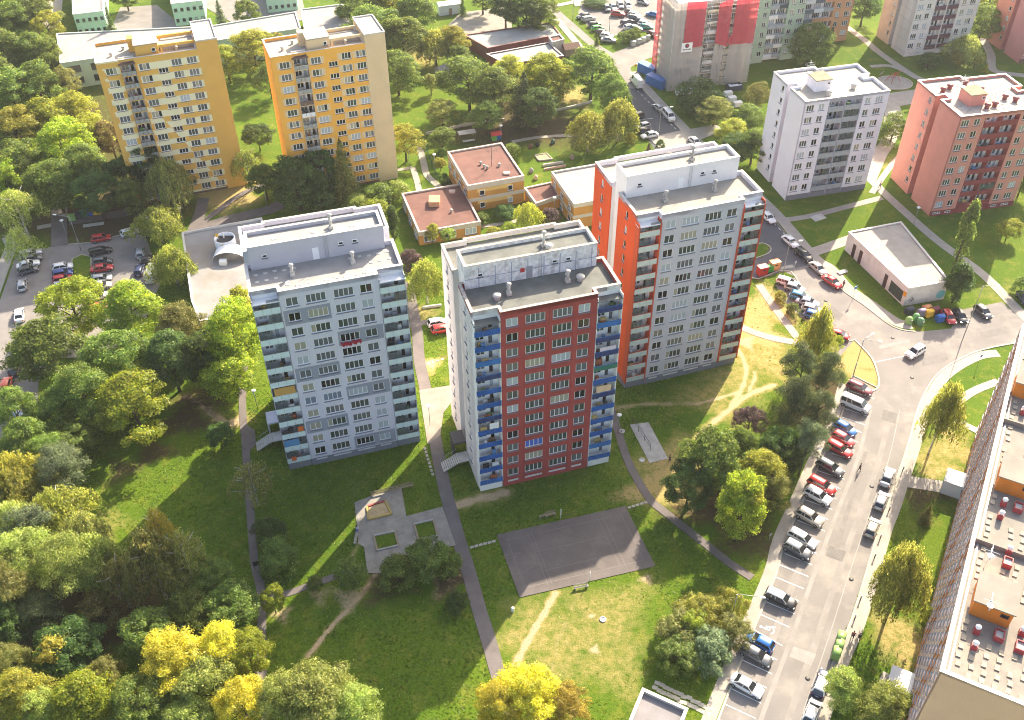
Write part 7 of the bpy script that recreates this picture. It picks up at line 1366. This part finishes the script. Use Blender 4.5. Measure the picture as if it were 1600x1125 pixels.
def sign_post(base, label, col, shape='disc', h=2.5):
    R = thing('road_sign', label, 'road sign', base); MB().tube([(0, 0, 0), (0, 0, h)], .035, 6).build('pole', METAL, R)
    m = flat('sign_' + shape + '_%d' % int(col[2] * 99), col, .4)
    if shape == 'disc': MB().lathe([(.32, 0), (.32, .02)], 16).build('sign_plate', m, R, (0, -.05, h), (pi / 2, 0, .5))
    else: MB().box(-.35, .35, -.02, .02, -.35, .35).build('sign_plate', m, R, (0, -.05, h), (0, 0, .5))
sign_post((68.08, 155.65), 'blue square road sign on the pavement before the shop', (.05, .2, .55), 'square', 3); sign_post((85.67, 135.37), 'round blue road sign on the corner verge', (.03, .06, .4)); sign_post((34.86, 258.78), 'yellow and red works sign at the crossing', (.7, .4, .03), 'square', 2.6); sign_post((38.97, 94.79), 'thin grey post in the shade behind the white estate', (.3, .31, .3), 'disc', 2.3); sign_post((58.46, 165.32), 'grey signpost beside the row of five cars', (.4, .4, .42), 'disc', 2.4)
def bin_(base, rot, col, label, kind='igloo', s=1.0):
    R = thing('recycling_container', label, 'recycling container', base, rot, 'recycling containers'); m = PAINTB.setdefault(col, flat('bin_%d' % len(PAINTB), col, .45))
    if kind == 'igloo':
        MB().lathe([(.62 * s, 0), (.72 * s, .4), (.70 * s, 1.0), (.5 * s, 1.4), (.15 * s, 1.58)], 14).build('shell', m, R); MB().box(-.22, .22, -.78 * s, -.62 * s, .95, 1.15).build('slot', DARKMETAL, R)
        MB().tube([(-.12, 0, 1.55), (-.12, 0, 1.75), (.12, 0, 1.75), (.12, 0, 1.55)], .03, 5).build('lifting_loop', METAL, R)
    elif kind == 'bell':
        b = MB(); b.box(-.75, .75, -.55, .55, .15, 1.25); b.build('shell', m, R); b = MB(); loft(b, [[(x, -.6, 1.251), (x, -.45, 1.48), (x, 0, 1.6), (x, .45, 1.48), (x, .6, 1.251)] for x in (-.8, .8)]); b.build('lid', m, R)
        wm = MB().tube([(0, -.04, 0), (0, .04, 0)], .1, 8).mesh('wheel', TYRE)
        for x in (-.6, .6):
            for y in (-.45, .45): link('wheel', wm, R, (x, y, .1))
    else:
        MB().prism([(-1.0, -.7), (1.0, -.7), (1.0, .7), (-1.0, .7)], .05, 1.9).build('shell', m, R); MB().box(-1.05, 1.05, -.75, .75, 1.9, 2.0).build('lid', m, R); MB().box(-.3, .3, -.74, -.7, 1.2, 1.5).build('slot', DARKMETAL, R)
PAINTB = {}
GN, YL, BL, RD, DK, OR = (.22, .38, .11), (.78, .46, .05), (.02, .12, .42), (.5, .03, .03), (.05, .06, .08), (.75, .34, .14)
for a in (((76.85, 148.03), .3, GN, 'bright green igloo container leftmost at the shop corner', 'igloo'), ((78.52, 149), .3, (.12, .3, .12), 'mid green igloo container at the shop corner', 'igloo'), ((78.95, 147.61), .3, (.1, .24, .12), 'dark green igloo nearest the road at the shop corner', 'igloo'), ((79.95, 150.38), .3, (.25, .2, .3), 'violet grey bin behind the igloos at the shop corner', 'bell'), ((81.38, 150.16), .3, YL, 'yellow recycling container at the shop corner', 'bell'), ((81.34, 151.57), .3, OR, 'orange bin at the back at the shop corner', 'bell'), ((77.77, 151.01), .3, DK, 'black bin against the shop end wall', 'bell'), ((82.77, 150.95), .3, (.2, .05, .06), 'dark red bin right of the yellow one', 'bell'), ((82.97, 148.54), .3, BL, 'blue recycling container next to the red car', 'bell'),
    ((51.67, 164.51), .35, RD, 'red clothes container beside the orange tower', 'box'), ((53.3, 165.39), .35, (.05, .33, .06), 'green container between the red and apricot ones', 'bell'), ((54.54, 166.27), .35, (.8, .38, .16), 'apricot container by the orange tower', 'box'),
    ((45.56, 77.67), 1.12, GN, 'pale green container, upper of three in line by the pavement', 'bell'), ((44.98, 76.45), 1.12, GN, 'pale green container in the middle of three by the pavement', 'bell'), ((44.32, 75.25), 1.12, GN, 'pale green container, lower of three in line by the pavement', 'bell'),
    ((-97.89, 186.81), .2, GN, 'bright green bin leftmost by the wooded car park drive', 'bell'), ((-96.85, 187.58), .2, DK, 'dark bin with pale lid by the wooded car park drive', 'bell'), ((-95.81, 188.35), .2, (.06, .2, .1), 'dark green bin by the wooded car park drive', 'bell'), ((-94.68, 188.86), .2, BL, 'blue bin by the wooded car park drive', 'bell'), ((-93.4, 189.37), .2, YL, 'yellow container rightmost by the wooded car park drive', 'box'),
    ((36.17, 277.56), .3, (.33, .34, .35), 'grey bin leftmost of the row by the upper car park', 'bell'), ((37.8, 278.89), .3, (.28, .29, .3), 'grey bin second of the row by the upper car park', 'bell'), ((39.26, 280.22), .3, (.4, .41, .42), 'pale grey bin third of the row by the upper car park', 'bell'), ((40.73, 281.57), .3, (.3, .31, .32), 'grey bin rightmost of the row by the upper car park', 'bell')): bin_(*a)
for p, r, l in (((38.47, 259.12), -.88, 'blue site container, the one nearer the crossing'), ((39.91, 251.52), -.88, 'blue site container, the one nearer the scaffolded tower')):
    R = thing('site_container', l, 'shipping container', p, r, 'blue site containers'); cm = mat('container_blue', (.015, .13, .38), .5, .1, 1)
    MB().box(-3, 3, -1.2, 1.2, .1, 2.5).build('shell', cm, R); MB().box(-3.02, 3.02, -1.22, 1.22, 2.5, 2.6).build('roof', cm, R); rbm = MB().box(-.04, .04, -.03, 0, .15, 2.45).mesh('rib', cm)
    for k in range(14):
        link('rib', rbm, R, (-2.8 + k * .43, -1.2, 0)); link('rib', rbm, R, (-2.8 + k * .43, 1.23, 0))
    for s in (-.6, .6): MB().box(2.995, 3.04, s - .55, s + .55, .2, 2.4).build('door', cm, R)
R = thing('skip', 'dark open skip with pale rubble beside the scaffolded tower', 'skip', (60.76, 248.83), .3); MB().ring([(-2, -1.1), (2, -1.1), (2, 1.1), (-2, 1.1)], .1, .1, 1.5).build('shell', flat('skip_navy', (.03, .04, .07), .6), R); b = MB(); 
for k in range(9): x = -1.6 + (k % 5) * .75; y = -.6 + (k // 5) * .8; b.box(x, x + .7, y, y + .6, .3, 1.1 + .3 * random.random())
o = b.build('rubble', ALU, R); o['kind'] = 'stuff'
for i, (p, l) in enumerate((((58.38, 245.06), 'white stacked insulation pack, upper of three by the skip'), ((58.89, 242.06), 'white stacked insulation pack, middle of three by the skip'), ((59.9, 239.11), 'white stacked insulation pack, lowest of three by the skip'), ((45.64, 246.04), 'white wrapped pallet at the foot of the scaffold'), ((47.98, 246.75), 'pale wrapped pallet at the foot of the scaffold'))):
    R = thing('pallet_pack', l, 'building material', p, .3, 'wrapped building material'); MB().box(-1.1, 1.1, -.7, .7, .15, 1.3).build('pack', WHITE, R); pk = MB().box(-1.1, 1.1, -.08, .08, 0, .14).mesh('pallet_board', WOOD)
    for y in (-.55, 0, .55): link('pallet_board', pk, R, (0, y, 0))
# benches, rails, playgrounds
def bench(base, rot, label, L=1.8, back=True, m=WOOD):
    R = thing('park_bench', label, 'bench', base, rot, 'benches'); sl = MB().box(-L / 2, L / 2, -.05, .05, 0, .04).mesh('slat', m)
    for k in range(3): link('slat', sl, R, (0, -.16 + k * .14, .44))
    if back:
        for k in range(2): link('slat', sl, R, (0, .26 + k * .03, .66 + k * .16), (1.3, 0, 0))
    for x in (-L / 2 + .2, L / 2 - .2): MB().box(x - .05, x + .05, -.2, .22, 0, .43).build('leg', CONC, R)
bench((5.86, 100.68), .30, 'grey bench on the shaded grass above the court'); bench((9.9, 86.94), .22, 'pale bench in the sun below the court', 2.2, True, PAVE); bench((4.74, 100.43), .30, 'low bench beside the grey one above the court', 1.4, False)
def bb_post(base, label):
    o = MB().tube([(0, 0, 0), (0, 0, 2.4)], .06, 7).build('net_post', WHITE, None, base + (0,)); tag(o, label, 'net post', 'volleyball net posts')
bb_post((7.44, 100.01), 'white net post above the court'); bb_post((11.2, 88.07), 'white net post at the sunny side of the court')
def rail(base, rot, label, L=6):
    R = thing('carpet_rail', label, 'carpet beating rail', base, rot, 'carpet beating rails'); MB().tube([(-L / 2, 0, 1.5), (L / 2, 0, 1.5)], .04, 6).build('bar', DARKMETAL, R); MB().tube([(-L / 2, 0, .8), (L / 2, 0, .8)], .03, 6).build('bar', DARKMETAL, R)
    for x in (-L / 2, -L / 6, L / 6, L / 2): MB().tube([(x, 0, 0), (x, 0, 1.5)], .04, 6).build('post', DARKMETAL, R)
h_ = 21.37, 119.51, -1.24; rail((h_[0] + .6, h_[1] - 1.6), h_[2], 'dark carpet rail on the concrete slab near the red tower', 7)
SBY, SBR = flat('worn_yellow_board', (.42, .31, .10), .7), flat('worn_red_board', (.32, .07, .06), .7)
def sandbox(poly, label, m=SBY, red=True):
    cx = sum(p[0] for p in poly) / 4; cy = sum(p[1] for p in poly) / 4; q = [(p[0] - cx, p[1] - cy) for p in poly]; R = thing('sandbox', label, 'sandbox', (cx, cy)); q = ccw(q)
    MB().prism(inset(q, .2), 0, .22).build('sand', SAND, R)
    for i in range(4):
        a, b2 = q[i], q[(i + 1) % 4]; band([a, b2], .3, .0, .38, mb=None).build('sandbox_board', (SBR if (red and i == 1) else m), R, (0, 0, .003 * i))
sandbox([(-22.72, 100.06), (-23.2, 102.68), (-20.46, 103.84), (-19.2, 101.19)], 'yellow edged sandbox with one red side in the shaded playground'); sandbox([(6.89, 211.23), (6.02, 213.71), (8.86, 214.61), (10.17, 211.79)], 'pale edged sandbox on the sunny kindergarten lawn', PAVE, False)
def planter(poly, label):
    cx = sum(p[0] for p in poly) / 4; cy = sum(p[1] for p in poly) / 4; q = ccw([(p[0] - cx, p[1] - cy) for p in poly]); R = thing('grass_bed', label, 'planter', (cx, cy), 0, 'grass beds in the playground'); MB().prism(inset(q, .2), 0, .12).build('turf', GRASS, R)
    for i in range(4): band([q[i], q[(i + 1) % 4]], .28, 0, .28).build('edging', WOOD if i % 2 else CONC, R, (0, 0, .002 * i))
planter([(-21.6, 96.88), (-18.4, 97.72), (-17.58, 94.98), (-20.82, 94.04)], 'square grass bed with wooden edging nearer the ball tree'); planter([(-15.51, 99.09), (-12.56, 99.96), (-11.69, 96.78), (-14.61, 96.06)], 'square grass bed with wooden edging nearer the main path')
bench((-19.51, 105.99), .32, 'long bench along the top of the playground', 7, True, WOOD); hb = -24.19, 97.91, 1.54; bench((hb[0], hb[1]), hb[2] + pi, 'long pale bench on the left side of the playground', 5.5, False, PAVE)
# round playground, kindergarten toys
R = thing('climbing_frame', 'red climbing frame on the round sand area between the blocks', 'climbing frame', (104.93, 252.73), .4); 
for s in (-1, 1):
    for y in (-1, 1): MB().tube([(s * 1.6, y * 1.2, 0), (s * .5, y * .3, 2.6)], .08, 6).build('leg', REDP, R)
MB().tube([(-.5, 0, 2.6), (2.2, 0, 2.6)], .08, 6).build('bar', REDP, R); MB().tube([(-.9, .2, 1.2), (.9, .2, 1.9)], .06, 6).build('rope', REDP, R)
x, y = (105.05, 251.94); area('sand_area', [(x + 4.6 * cos(t), y + 3.9 * sin(t)) for t in np.linspace(0, 2 * pi, 24, endpoint=False)], PAVE); kerb([(x + 4.8 * cos(t), y + 4.1 * sin(t)) for t in np.linspace(0, 2 * pi, 25)], .3, .3, 1)
R = thing('seesaw', 'wooden seesaw on the grass beside the round sand area', 'seesaw', (103.05, 257.15), .9); MB().box(-1.6, 1.6, -.12, .12, .5, .58).build('beam', WOOD, R); MB().box(-.12, .12, -.2, .2, 0, .49).build('stand', WOOD, R)
R = thing('playhouse', 'small playhouse with red roof, green and blue sides behind the kindergarten', 'playhouse', (-3.58, 222.51), .3); MB().box(-1.1, 0, -.8, .8, 0, 1.3).build('wall', GREENP, R); MB().box(.02, 1.1, -.8, .8, 0, 1.3).build('wall', BLUEP, R); b = MB(); b.face([(-1.4, -1.1, 1.4), (1.4, -1.1, 1.4), (1.4, 0, 2.1), (-1.4, 0, 2.1)]); b.face([(-1.4, 0, 2.1), (1.4, 0, 2.1), (1.4, 1.1, 1.4), (-1.4, 1.1, 1.4)]); b.build('roof', REDP, R)
R = thing('picnic_shelter', 'pale roofed picnic shelter behind the kindergarten', 'shelter', (-10.79, 221.97), .3); MB().box(-2.2, 2.2, -1.0, 1.0, 2.2, 2.35).build('roof', CONC_L, R)
for s in (-2, 2):
    for q in (-.8, .8): MB().tube([(s, q, 0), (s, q, 2.2)], .06, 6).build('post', WOOD, R)
MB().box(-1.5, 1.5, -1.9, -1.1, .65, .75).build('table_top', CONC_L, R)
for p, c, l in (((5, 217.83), (.12, .06, .04), 'small brown play figure on the kindergarten lawn'), ((6.77, 218.77), (.03, .03, .03), 'small dark play figure on the kindergarten lawn'), ((4.93, 206.13), (.25, .27, .28), 'grey play boulder on the sunny kindergarten lawn'), ((5.92, 202.88), (.4, .38, .3), 'pale play boulder on the sunny kindergarten lawn'), ((10.62, 220), (.05, .1, .08), 'dark green play barrel at the lawn shadow'), ((15.01, 212.33), (.25, .2, .16), 'round stone ring by the kindergarten wing')):
    o = MB().lathe([(.5, 0), (.6, .3), (.5, .8), (.25, 1.1), (.05, 1.2)], 10).build('play_object', flat('toy_%d' % int(p[0] * 10), c, .7), None, p + (0,)); tag(o, l, 'play equipment')
# fences and low walls
def fence(pts, label, h=1.4, m=None, step=2.5):
    m = m or GREENF; R = thing('mesh_fence', label, 'fence', pts[0]); q = [(p[0] - pts[0][0], p[1] - pts[0][1]) for p in pts]; pm = MB().tube([(0, 0, 0), (0, 0, h)], .04, 5).mesh('post', m)
    for a, b2 in zip(q, q[1:]):
        L_ = hypot(b2[0] - a[0], b2[1] - a[1]); n = max(1, int(L_ / step))
        for i in range(n): link('post', pm, R, (a[0] + (b2[0] - a[0]) * i / n, a[1] + (b2[1] - a[1]) * i / n, 0))
    b = MB()
    for z in (.1, h * .5, h - .05): b.tube([(x, y, z) for x, y in q], .02, 4)
    b.build('wire', m, R); b = MB()
    for a, b2 in zip(q, q[1:]): b.face([(*a, .1), (*b2, .1), (*b2, h), (*a, h)])
    b.build('mesh_panel', FENCEA, R)
GREENF = flat('fence_green', (.02, .10, .06), .6); FENCEA = alpha_net('fence_mesh_green', (.03, .12, .07), .35, 6, .2)
fence([(-22.81, 224.47), (-20.33, 215.38), (-16.97, 201.78)], 'green mesh fence along the kindergarten path'); fence([(-19.65, 203.85), (-18.15, 198.65)], 'short green mesh fence at the kindergarten gate', 1.2)
def lowwall(pts, label, w=.35, h=.6, m=CONC_L):
    o = band(pts, w, 0, h).build('low_wall', m); tag(o, label, 'wall')
lowwall([(-21.24, 225.11), (-12.63, 229.03), (-4.47, 231.65), (-1.5, 232.3)], 'low concrete wall behind the picnic shelter'); lowwall([(8.85, 235.65), (16.55, 239.11), (21.8, 241.96)], 'low concrete wall under the grove beside the upper road'); lowwall([(7.75, 208.78), (12.74, 210.22)], 'low garden wall below the pale sandbox'); lowwall([(8, 206.97), (13.28, 208.69)], 'lower garden wall near the kindergarten wing', .3, .5, K_CP)
lowwall([(-14.2, 150.16), (-20.2, 153.47), (-17.69, 153.85), (-13.92, 154.62)][2:], 'short low wall behind the grey tower', .3, .5); lowwall([(72.2, 108.21), (70.71, 104.79)], 'short white wall at the slab block entrance', .4, 1.0, ALU)
# tower entrance stairs
GP, RP = bpy.data.objects['grey_tower'], bpy.data.objects['red_tower']
for T_, canopy in ((GP, G_WALL), (RP, DARKMETAL)):
    stairs(T_, -4.6, 8.2, -pi / 2, 9, CONC_L, 2.2); MB().box(-2.1, -.01, 8.5, 11.4, 3.2, 3.5).box(-2.1, -1.9, 8.6, 11.3, 0, 3.2).build('entrance_canopy', canopy, T_)
# rug and flowers on the grey tower
R = MB(); 
for k in range(60): x, z = random.uniform(-1.5, 1.5), random.uniform(-.75, -.2) ; R.box(x - .1, x + .1, -.35 - random.random() * .2, -.1, z - .1, z + .08)
u, v = 13.1, .13; c, s = cos(GP.rotation_euler.z), sin(GP.rotation_euler.z); wz = ZC[8]
o = R.build('geranium_box', flat('geranium_red', (.45, .02, .04), .7), None, (GP.location.x + c * u - s * v, GP.location.y + s * u + c * v, wz - .45), GP.rotation_euler.z); tag(o, 'red geraniums spilling from a window box on the grey tower', 'flower box')
def hang(T_, u, z, w, h, col, name, label, cat, v=-.06):
    c, s = cos(T_.rotation_euler.z), sin(T_.rotation_euler.z); b = MB()
    for i in range(8): x0 = -w / 2 + w * i / 8; x1 = x0 + w / 8; d0 = -.05 * sin(i * 1.3); d1 = -.05 * sin((i + 1) * 1.3); b.face([(x0, d0 - .02, 0), (x1, d1 - .02, 0), (x1, d1, h), (x0, d0, h)])
    b.box(-w / 2, w / 2, -.01, .03, h - .06, h)
    o = b.build(name, flat(name + '_%d' % int(z * 10 + u), col, .8), None, (T_.location.x + c * u - s * v, T_.location.y + s * u + c * v, z), T_.rotation_euler.z); tag(o, label, cat)
hang(GP, 2.0, ZC[5] - .3, 3.2, 1.5, (.55, .30, .08), 'roller_blind', 'straw coloured blind on a balcony of the grey tower', 'blind'); hang(GP, 1.4, ZC[1] - .3, 2.4, 1.4, (.08, .25, .45), 'roller_blind', 'blue blind low on the grey tower balconies', 'blind'); hang(GP, 1.2, ZC[0] - .9, .8, .9, (.75, .15, .04), 'blanket', 'orange blanket on the lowest balcony of the grey tower', 'blanket'); hang(GP, 3.2, ZC[2] - .2, .9, 1.0, (.75, .16, .03), 'blanket', 'orange blanket above the blue blind on the grey tower', 'blanket')
hang(RP, 2.6, ZC[4] - .3, 1.5, 1.2, (.75, .74, .72), 'bed_sheet', 'white sheet drying on a left balcony of the red tower', 'sheet'); hang(RP, 20.4, ZC[8] - .3, 2.6, .7, (.65, .55, .6), 'laundry', 'pale laundry on a right balcony of the red tower', 'laundry'); hang(RP, 20.2, ZC[5] - .3, 2.4, 1.3, (.7, .48, .3), 'awning', 'apricot awning on a right balcony of the red tower', 'awning')
# ------------------------------------------------------------------ people
def person_meshes(walk=.25, sit=False):
    """one continuous body grown on a skeleton; clothes are shells on the same skeleton"""
    J = dict(pel=(0, 0, .95), wai=(0, 0, 1.12), che=(0, 0, 1.36), nek=(0, 0, 1.50), hd0=(0, -.01, 1.58), hd1=(0, -.015, 1.74))
    E_ = [('pel', 'wai'), ('wai', 'che'), ('che', 'nek'), ('nek', 'hd0'), ('hd0', 'hd1')]; Rr = dict(pel=.15, wai=.13, che=.16, nek=.06, hd0=.085, hd1=.085)
    for s, n in ((-1, 'l'), (1, 'r')):
        w = walk * s
        J.update({n + 'hip': (s * .09, 0, .9), n + 'kne': (s * .10, -w * .5 - .02, .5), n + 'ank': (s * .10, -w * .8 + .06, .09), n + 'toe': (s * .11, -w * .8 - .12, .04), n + 'sho': (s * .19, 0, 1.40), n + 'elb': (s * .25, w * .35, 1.12), n + 'wri': (s * .24, w * .7 - .06, .88), n + 'han': (s * .23, w * .75 - .08, .79)})
        if sit: J.update({n + 'kne': (s * .11, -.42, .93), n + 'ank': (s * .11, -.44, .52), n + 'toe': (s * .12, -.58, .47), n + 'wri': (s * .14, -.25, 1.02), n + 'han': (s * .12, -.33, 1.0)})
        E_ += [('pel', n + 'hip'), (n + 'hip', n + 'kne'), (n + 'kne', n + 'ank'), (n + 'ank', n + 'toe'), ('che', n + 'sho'), (n + 'sho', n + 'elb'), (n + 'elb', n + 'wri'), (n + 'wri', n + 'han')]
        Rr.update({n + 'hip': .10, n + 'kne': .065, n + 'ank': .045, n + 'toe': .04, n + 'sho': .06, n + 'elb': .045, n + 'wri': .032, n + 'han': .04})
    def grow(name, keys, add, m):
        ks = [k for k in J if k in keys]; ix = {k: i for i, k in enumerate(ks)}; me = bpy.data.meshes.new(name); me.from_pydata([J[k] for k in ks], [(ix[a], ix[b2]) for a, b2 in E_ if a in ix and b2 in ix], [])
        o = bpy.data.objects.new(name, me); COL.objects.link(o); mod = o.modifiers.new('skin', 'SKIN'); mod.use_smooth_shade = True
        for k in ks: r = Rr[k] + add; me.skin_vertices[0].data[ix[k]].radius = (r, r)
        me.skin_vertices[0].data[0].use_root = True; o.modifiers.new('sub', 'SUBSURF').levels = 1
        dg = bpy.context.evaluated_depsgraph_get(); out = bpy.data.meshes.new_from_object(o.evaluated_get(dg)); bpy.data.objects.remove(o); out.materials.clear(); out.materials.append(m); return out
    A = set(J); legs = {'pel'} | {s + k for s in 'lr' for k in ('hip', 'kne', 'ank')}; top = {'pel', 'wai', 'che'} | {s + k for s in 'lr' for k in ('sho', 'elb')}
    return grow('body', A, 0, SKIN), grow('trousers', legs, .018, SKIN), grow('shirt', top, .02, SKIN), MB().lathe([(.10, 0), (.105, .06), (.09, .12), (.03, .155)], 10, (0, .01), 0, 1.68).mesh('hair', SKIN)
SKIN = flat('skin', (.45, .27, .19), .6)
PM = person_meshes(); PS = person_meshes(0, True)
def person(p, rot, label, shirt, trous, hair=(.04, .03, .02), sit=False, z=0.0):
    R = thing('person', label, 'person', (p[0], p[1], z), rot, 'people')
    for me, c in zip(PS if sit else PM, (None, trous, shirt, hair)):
        o = link(me.name.split('.')[0], me, R)
        if c: o.material_slots[0].link = 'OBJECT'; o.material_slots[0].material = flat('cloth_%d' % int(p[0] * 100 + sum(c) * 10), c, .9)
person((56.9, 109.64), 1.0, 'person in dark clothes walking down the middle of the street', (.03, .03, .035), (.04, .035, .04), z=.03); person((47.36, 78.07), -.3, 'person in a red top on the pavement by the green containers', (.4, .06, .05), (.03, .04, .08), z=.03); person((48.18, 77.75), -.3, 'person in dark clothes beside the one in red on the pavement', (.05, .05, .06), (.06, .05, .05), z=.03)
person((67.21, 159.7), 2.0, 'person in black standing behind the red saloon', (.02, .02, .022), (.025, .025, .03), z=.03); person((85.48, 197.67), .6, 'person walking on the path between the white and salmon blocks', (.3, .3, .32), (.06, .07, .12), z=.03); person((14.93, 304.94), .6, 'person on the far pavement above the silver roofed hall', (.1, .15, .3), (.05, .05, .06)); person((hb[0] + .0, hb[1]), hb[2] + pi / 2 + pi, 'person in white and blue sitting on the playground bench', (.6, .62, .66), (.03, .08, .3), sit=True, z=-.42)
person((26.04, 111.98), 1.5, 'person in black near the carpet rail slab', (.02, .02, .02), (.03, .03, .03))
# small things on the grass
for p, l in (((12.7, 81.53), 'round concrete manhole on the sunny lawn below the court'), ((21.51, 112.46), 'round concrete manhole beside the carpet rail slab'), ((18.81, 119.23), 'round manhole cover near the curved path')):
    o = MB().lathe([(.5, 0), (.5, .12), (.34, .13), (.33, .06)], 16).build('manhole', CONC_L, None, p + (0,)); tag(o, l, 'manhole')
o = MB().lathe([(.22, 0), (.25, .7), (.28, .75), (.1, .9)], 10).build('litter_bin', WHITE, None, (-0.19, 83.05) + (0,)); tag(o, 'white litter bin on the shadow edge near the main path', 'litter bin')
x, y = (-38.18, 90.86); R = thing('notice_board', 'dark notice board beside the footpath at the bushes', 'notice board', (x, y), .2); MB().box(-.7, .7, -.04, .04, .9, 1.9).build('board', DARKMETAL, R)
for s in (-.6, .6): MB().box(s - .04, s + .04, -.035, .035, 0, .9).build('leg', DARKMETAL, R)
o = MB().prism([(-1.6, -1), (1.6, -1.1), (1.7, 1), (-1.4, 1.1)], 0, .05).build('concrete_pad', CONC_L, None, (68.32, 185.47) + (0,), .5); tag(o, 'pale concrete pad in the shaded grass behind the shop', 'concrete pad')
o = MB().box(-1.1, 1.1, -.5, .5, 0, .3).build('access_hatch', CONC_L, None, (68.38, 164.74) + (0,), .5); tag(o, 'small grey access hatch in the grass beside the shop', 'hatch')
for p, l in (((-92.72, 184.93), 'concrete slab set in grass below the recycling bins'),): o = MB().box(-2.2, 2.2, -.6, .6, 0, .05).build('concrete_pad', CONC_L, None, p + (0,), .25); tag(o, l, 'concrete pad')
x, y = (25.87, 69.7)
for i in range(26):
    q = [(18.62, 70.8), (25.73, 66.66)]; t = (i % 13 + .5) / 13; k = i // 13; o = link('paving_slab', sm_, None, (q[0][0] + (q[1][0] - q[0][0]) * t + k * .5 + random.uniform(-.12, .12), q[0][1] + (q[1][1] - q[0][1]) * t + k * .75 + random.uniform(-.12, .12), 0), -.4 + random.uniform(-.1, .1)); o.scale = (1.3, 1.3, 1); tag(o, 'loose pale paving slab in the grass behind the small substation', 'paving slab', 'loose slabs by the substation')
# ------------------------------------------------------------------ tufts of grass on the lawns near the camera
def tufts(n):
    X = rng.uniform(-75, 62, n); Y = rng.uniform(42, 165, n); keep = np.ones(n, bool)
    keep &= (np.abs(X) < .62 * Y + 12)
    for poly in POLYS:
        px = np.array([p[0] for p in poly]); py = np.array([p[1] for p in poly]); ins = np.zeros(n, bool); j = len(poly) - 1
        for i in range(len(poly)):
            c = ((py[i] > Y) != (py[j] > Y)) & (X < (px[j] - px[i]) * (Y - py[i]) / (py[j] - py[i] + 1e-12) + px[i]); ins ^= c; j = i
        keep &= ~ins
    for pts, w in BANDS:
        d = np.full(n, 1e9)
        for a, b in zip(pts, pts[1:]): d = np.minimum(d, seg_d(X, Y, a, b))
        keep &= d > w / 2 + .05 + rng.uniform(-.12, .1, n)
    for pts, w, s in TRAILS:
        d = np.full(n, 1e9)
        for a, b in zip(pts, pts[1:]): d = np.minimum(d, seg_d(X, Y, a, b))
        keep &= d > w * .8
    for L_ in (DRY, SOIL, LITTER):
        for (p, r, s) in L_: keep &= (np.hypot(X - p[0], Y - p[1]) > r * 1.0) | (rng.random(n) > .95 * min(s * 1.6, 1))
    X, Y = X[keep], Y[keep]; m = len(X); V = []; 
    dens = (np.sin(X * .7 + np.sin(Y * .5)) + np.sin(Y * .9 + X * .3)) ; h = rng.uniform(.025, .065, m) * (1 + .5 * (dens > .6)); w = rng.uniform(.10, .26, m); a = rng.uniform(0, pi, m)
    for k in range(2):
        dx, dy = np.cos(a + k * 1.5) * w, np.sin(a + k * 1.5) * w; lx, ly = rng.normal(size=m) * .06, rng.normal(size=m) * .06
        V.append(np.stack([np.stack([X - dx, Y - dy, np.zeros(m)], 1), np.stack([X + dx, Y + dy, np.zeros(m)], 1), np.stack([X + dx * .7 + lx, Y + dy * .7 + ly, h], 1), np.stack([X - dx * .7 + lx, Y - dy * .7 + ly, h * .8], 1)], 1))
    V = np.concatenate(V).reshape(-1, 3).astype(np.float32); q = len(V) // 4
    me = bpy.data.meshes.new('grass'); me.vertices.add(4 * q); me.vertices.foreach_set('co', V.ravel()); me.loops.add(4 * q); me.loops.foreach_set('vertex_index', np.arange(4 * q, dtype=np.int32)); me.polygons.add(q); me.polygons.foreach_set('loop_start', np.arange(0, 4 * q, 4, dtype=np.int32)); me.update(calc_edges=True)
    me.materials.append(leafmat('grass_blade', (.070, .135, .010), (.135, .195, .016), (.24, .24, .05), .45)); link('grass', me, kind='stuff')
tufts(150000)
# ------------------------------------------------------------------ summer haze
hz = MB().box(-720, 720, -330, 920, -1.0, 128.0)
hm = bpy.data.materials.new('haze_air'); hm.use_nodes = True; _n = hm.node_tree; _n.nodes.clear()
pv = _n.nodes.new('ShaderNodeVolumePrincipled'); pv.inputs['Color'].default_value = (.93, .95, 1.0, 1); pv.inputs['Density'].default_value = .00011; pv.inputs['Anisotropy'].default_value = .35
_o = _n.nodes.new('ShaderNodeOutputMaterial'); _n.links.new(pv.outputs[0], _o.inputs['Volume'])
hz.build('haze', hm, kind='stuff')
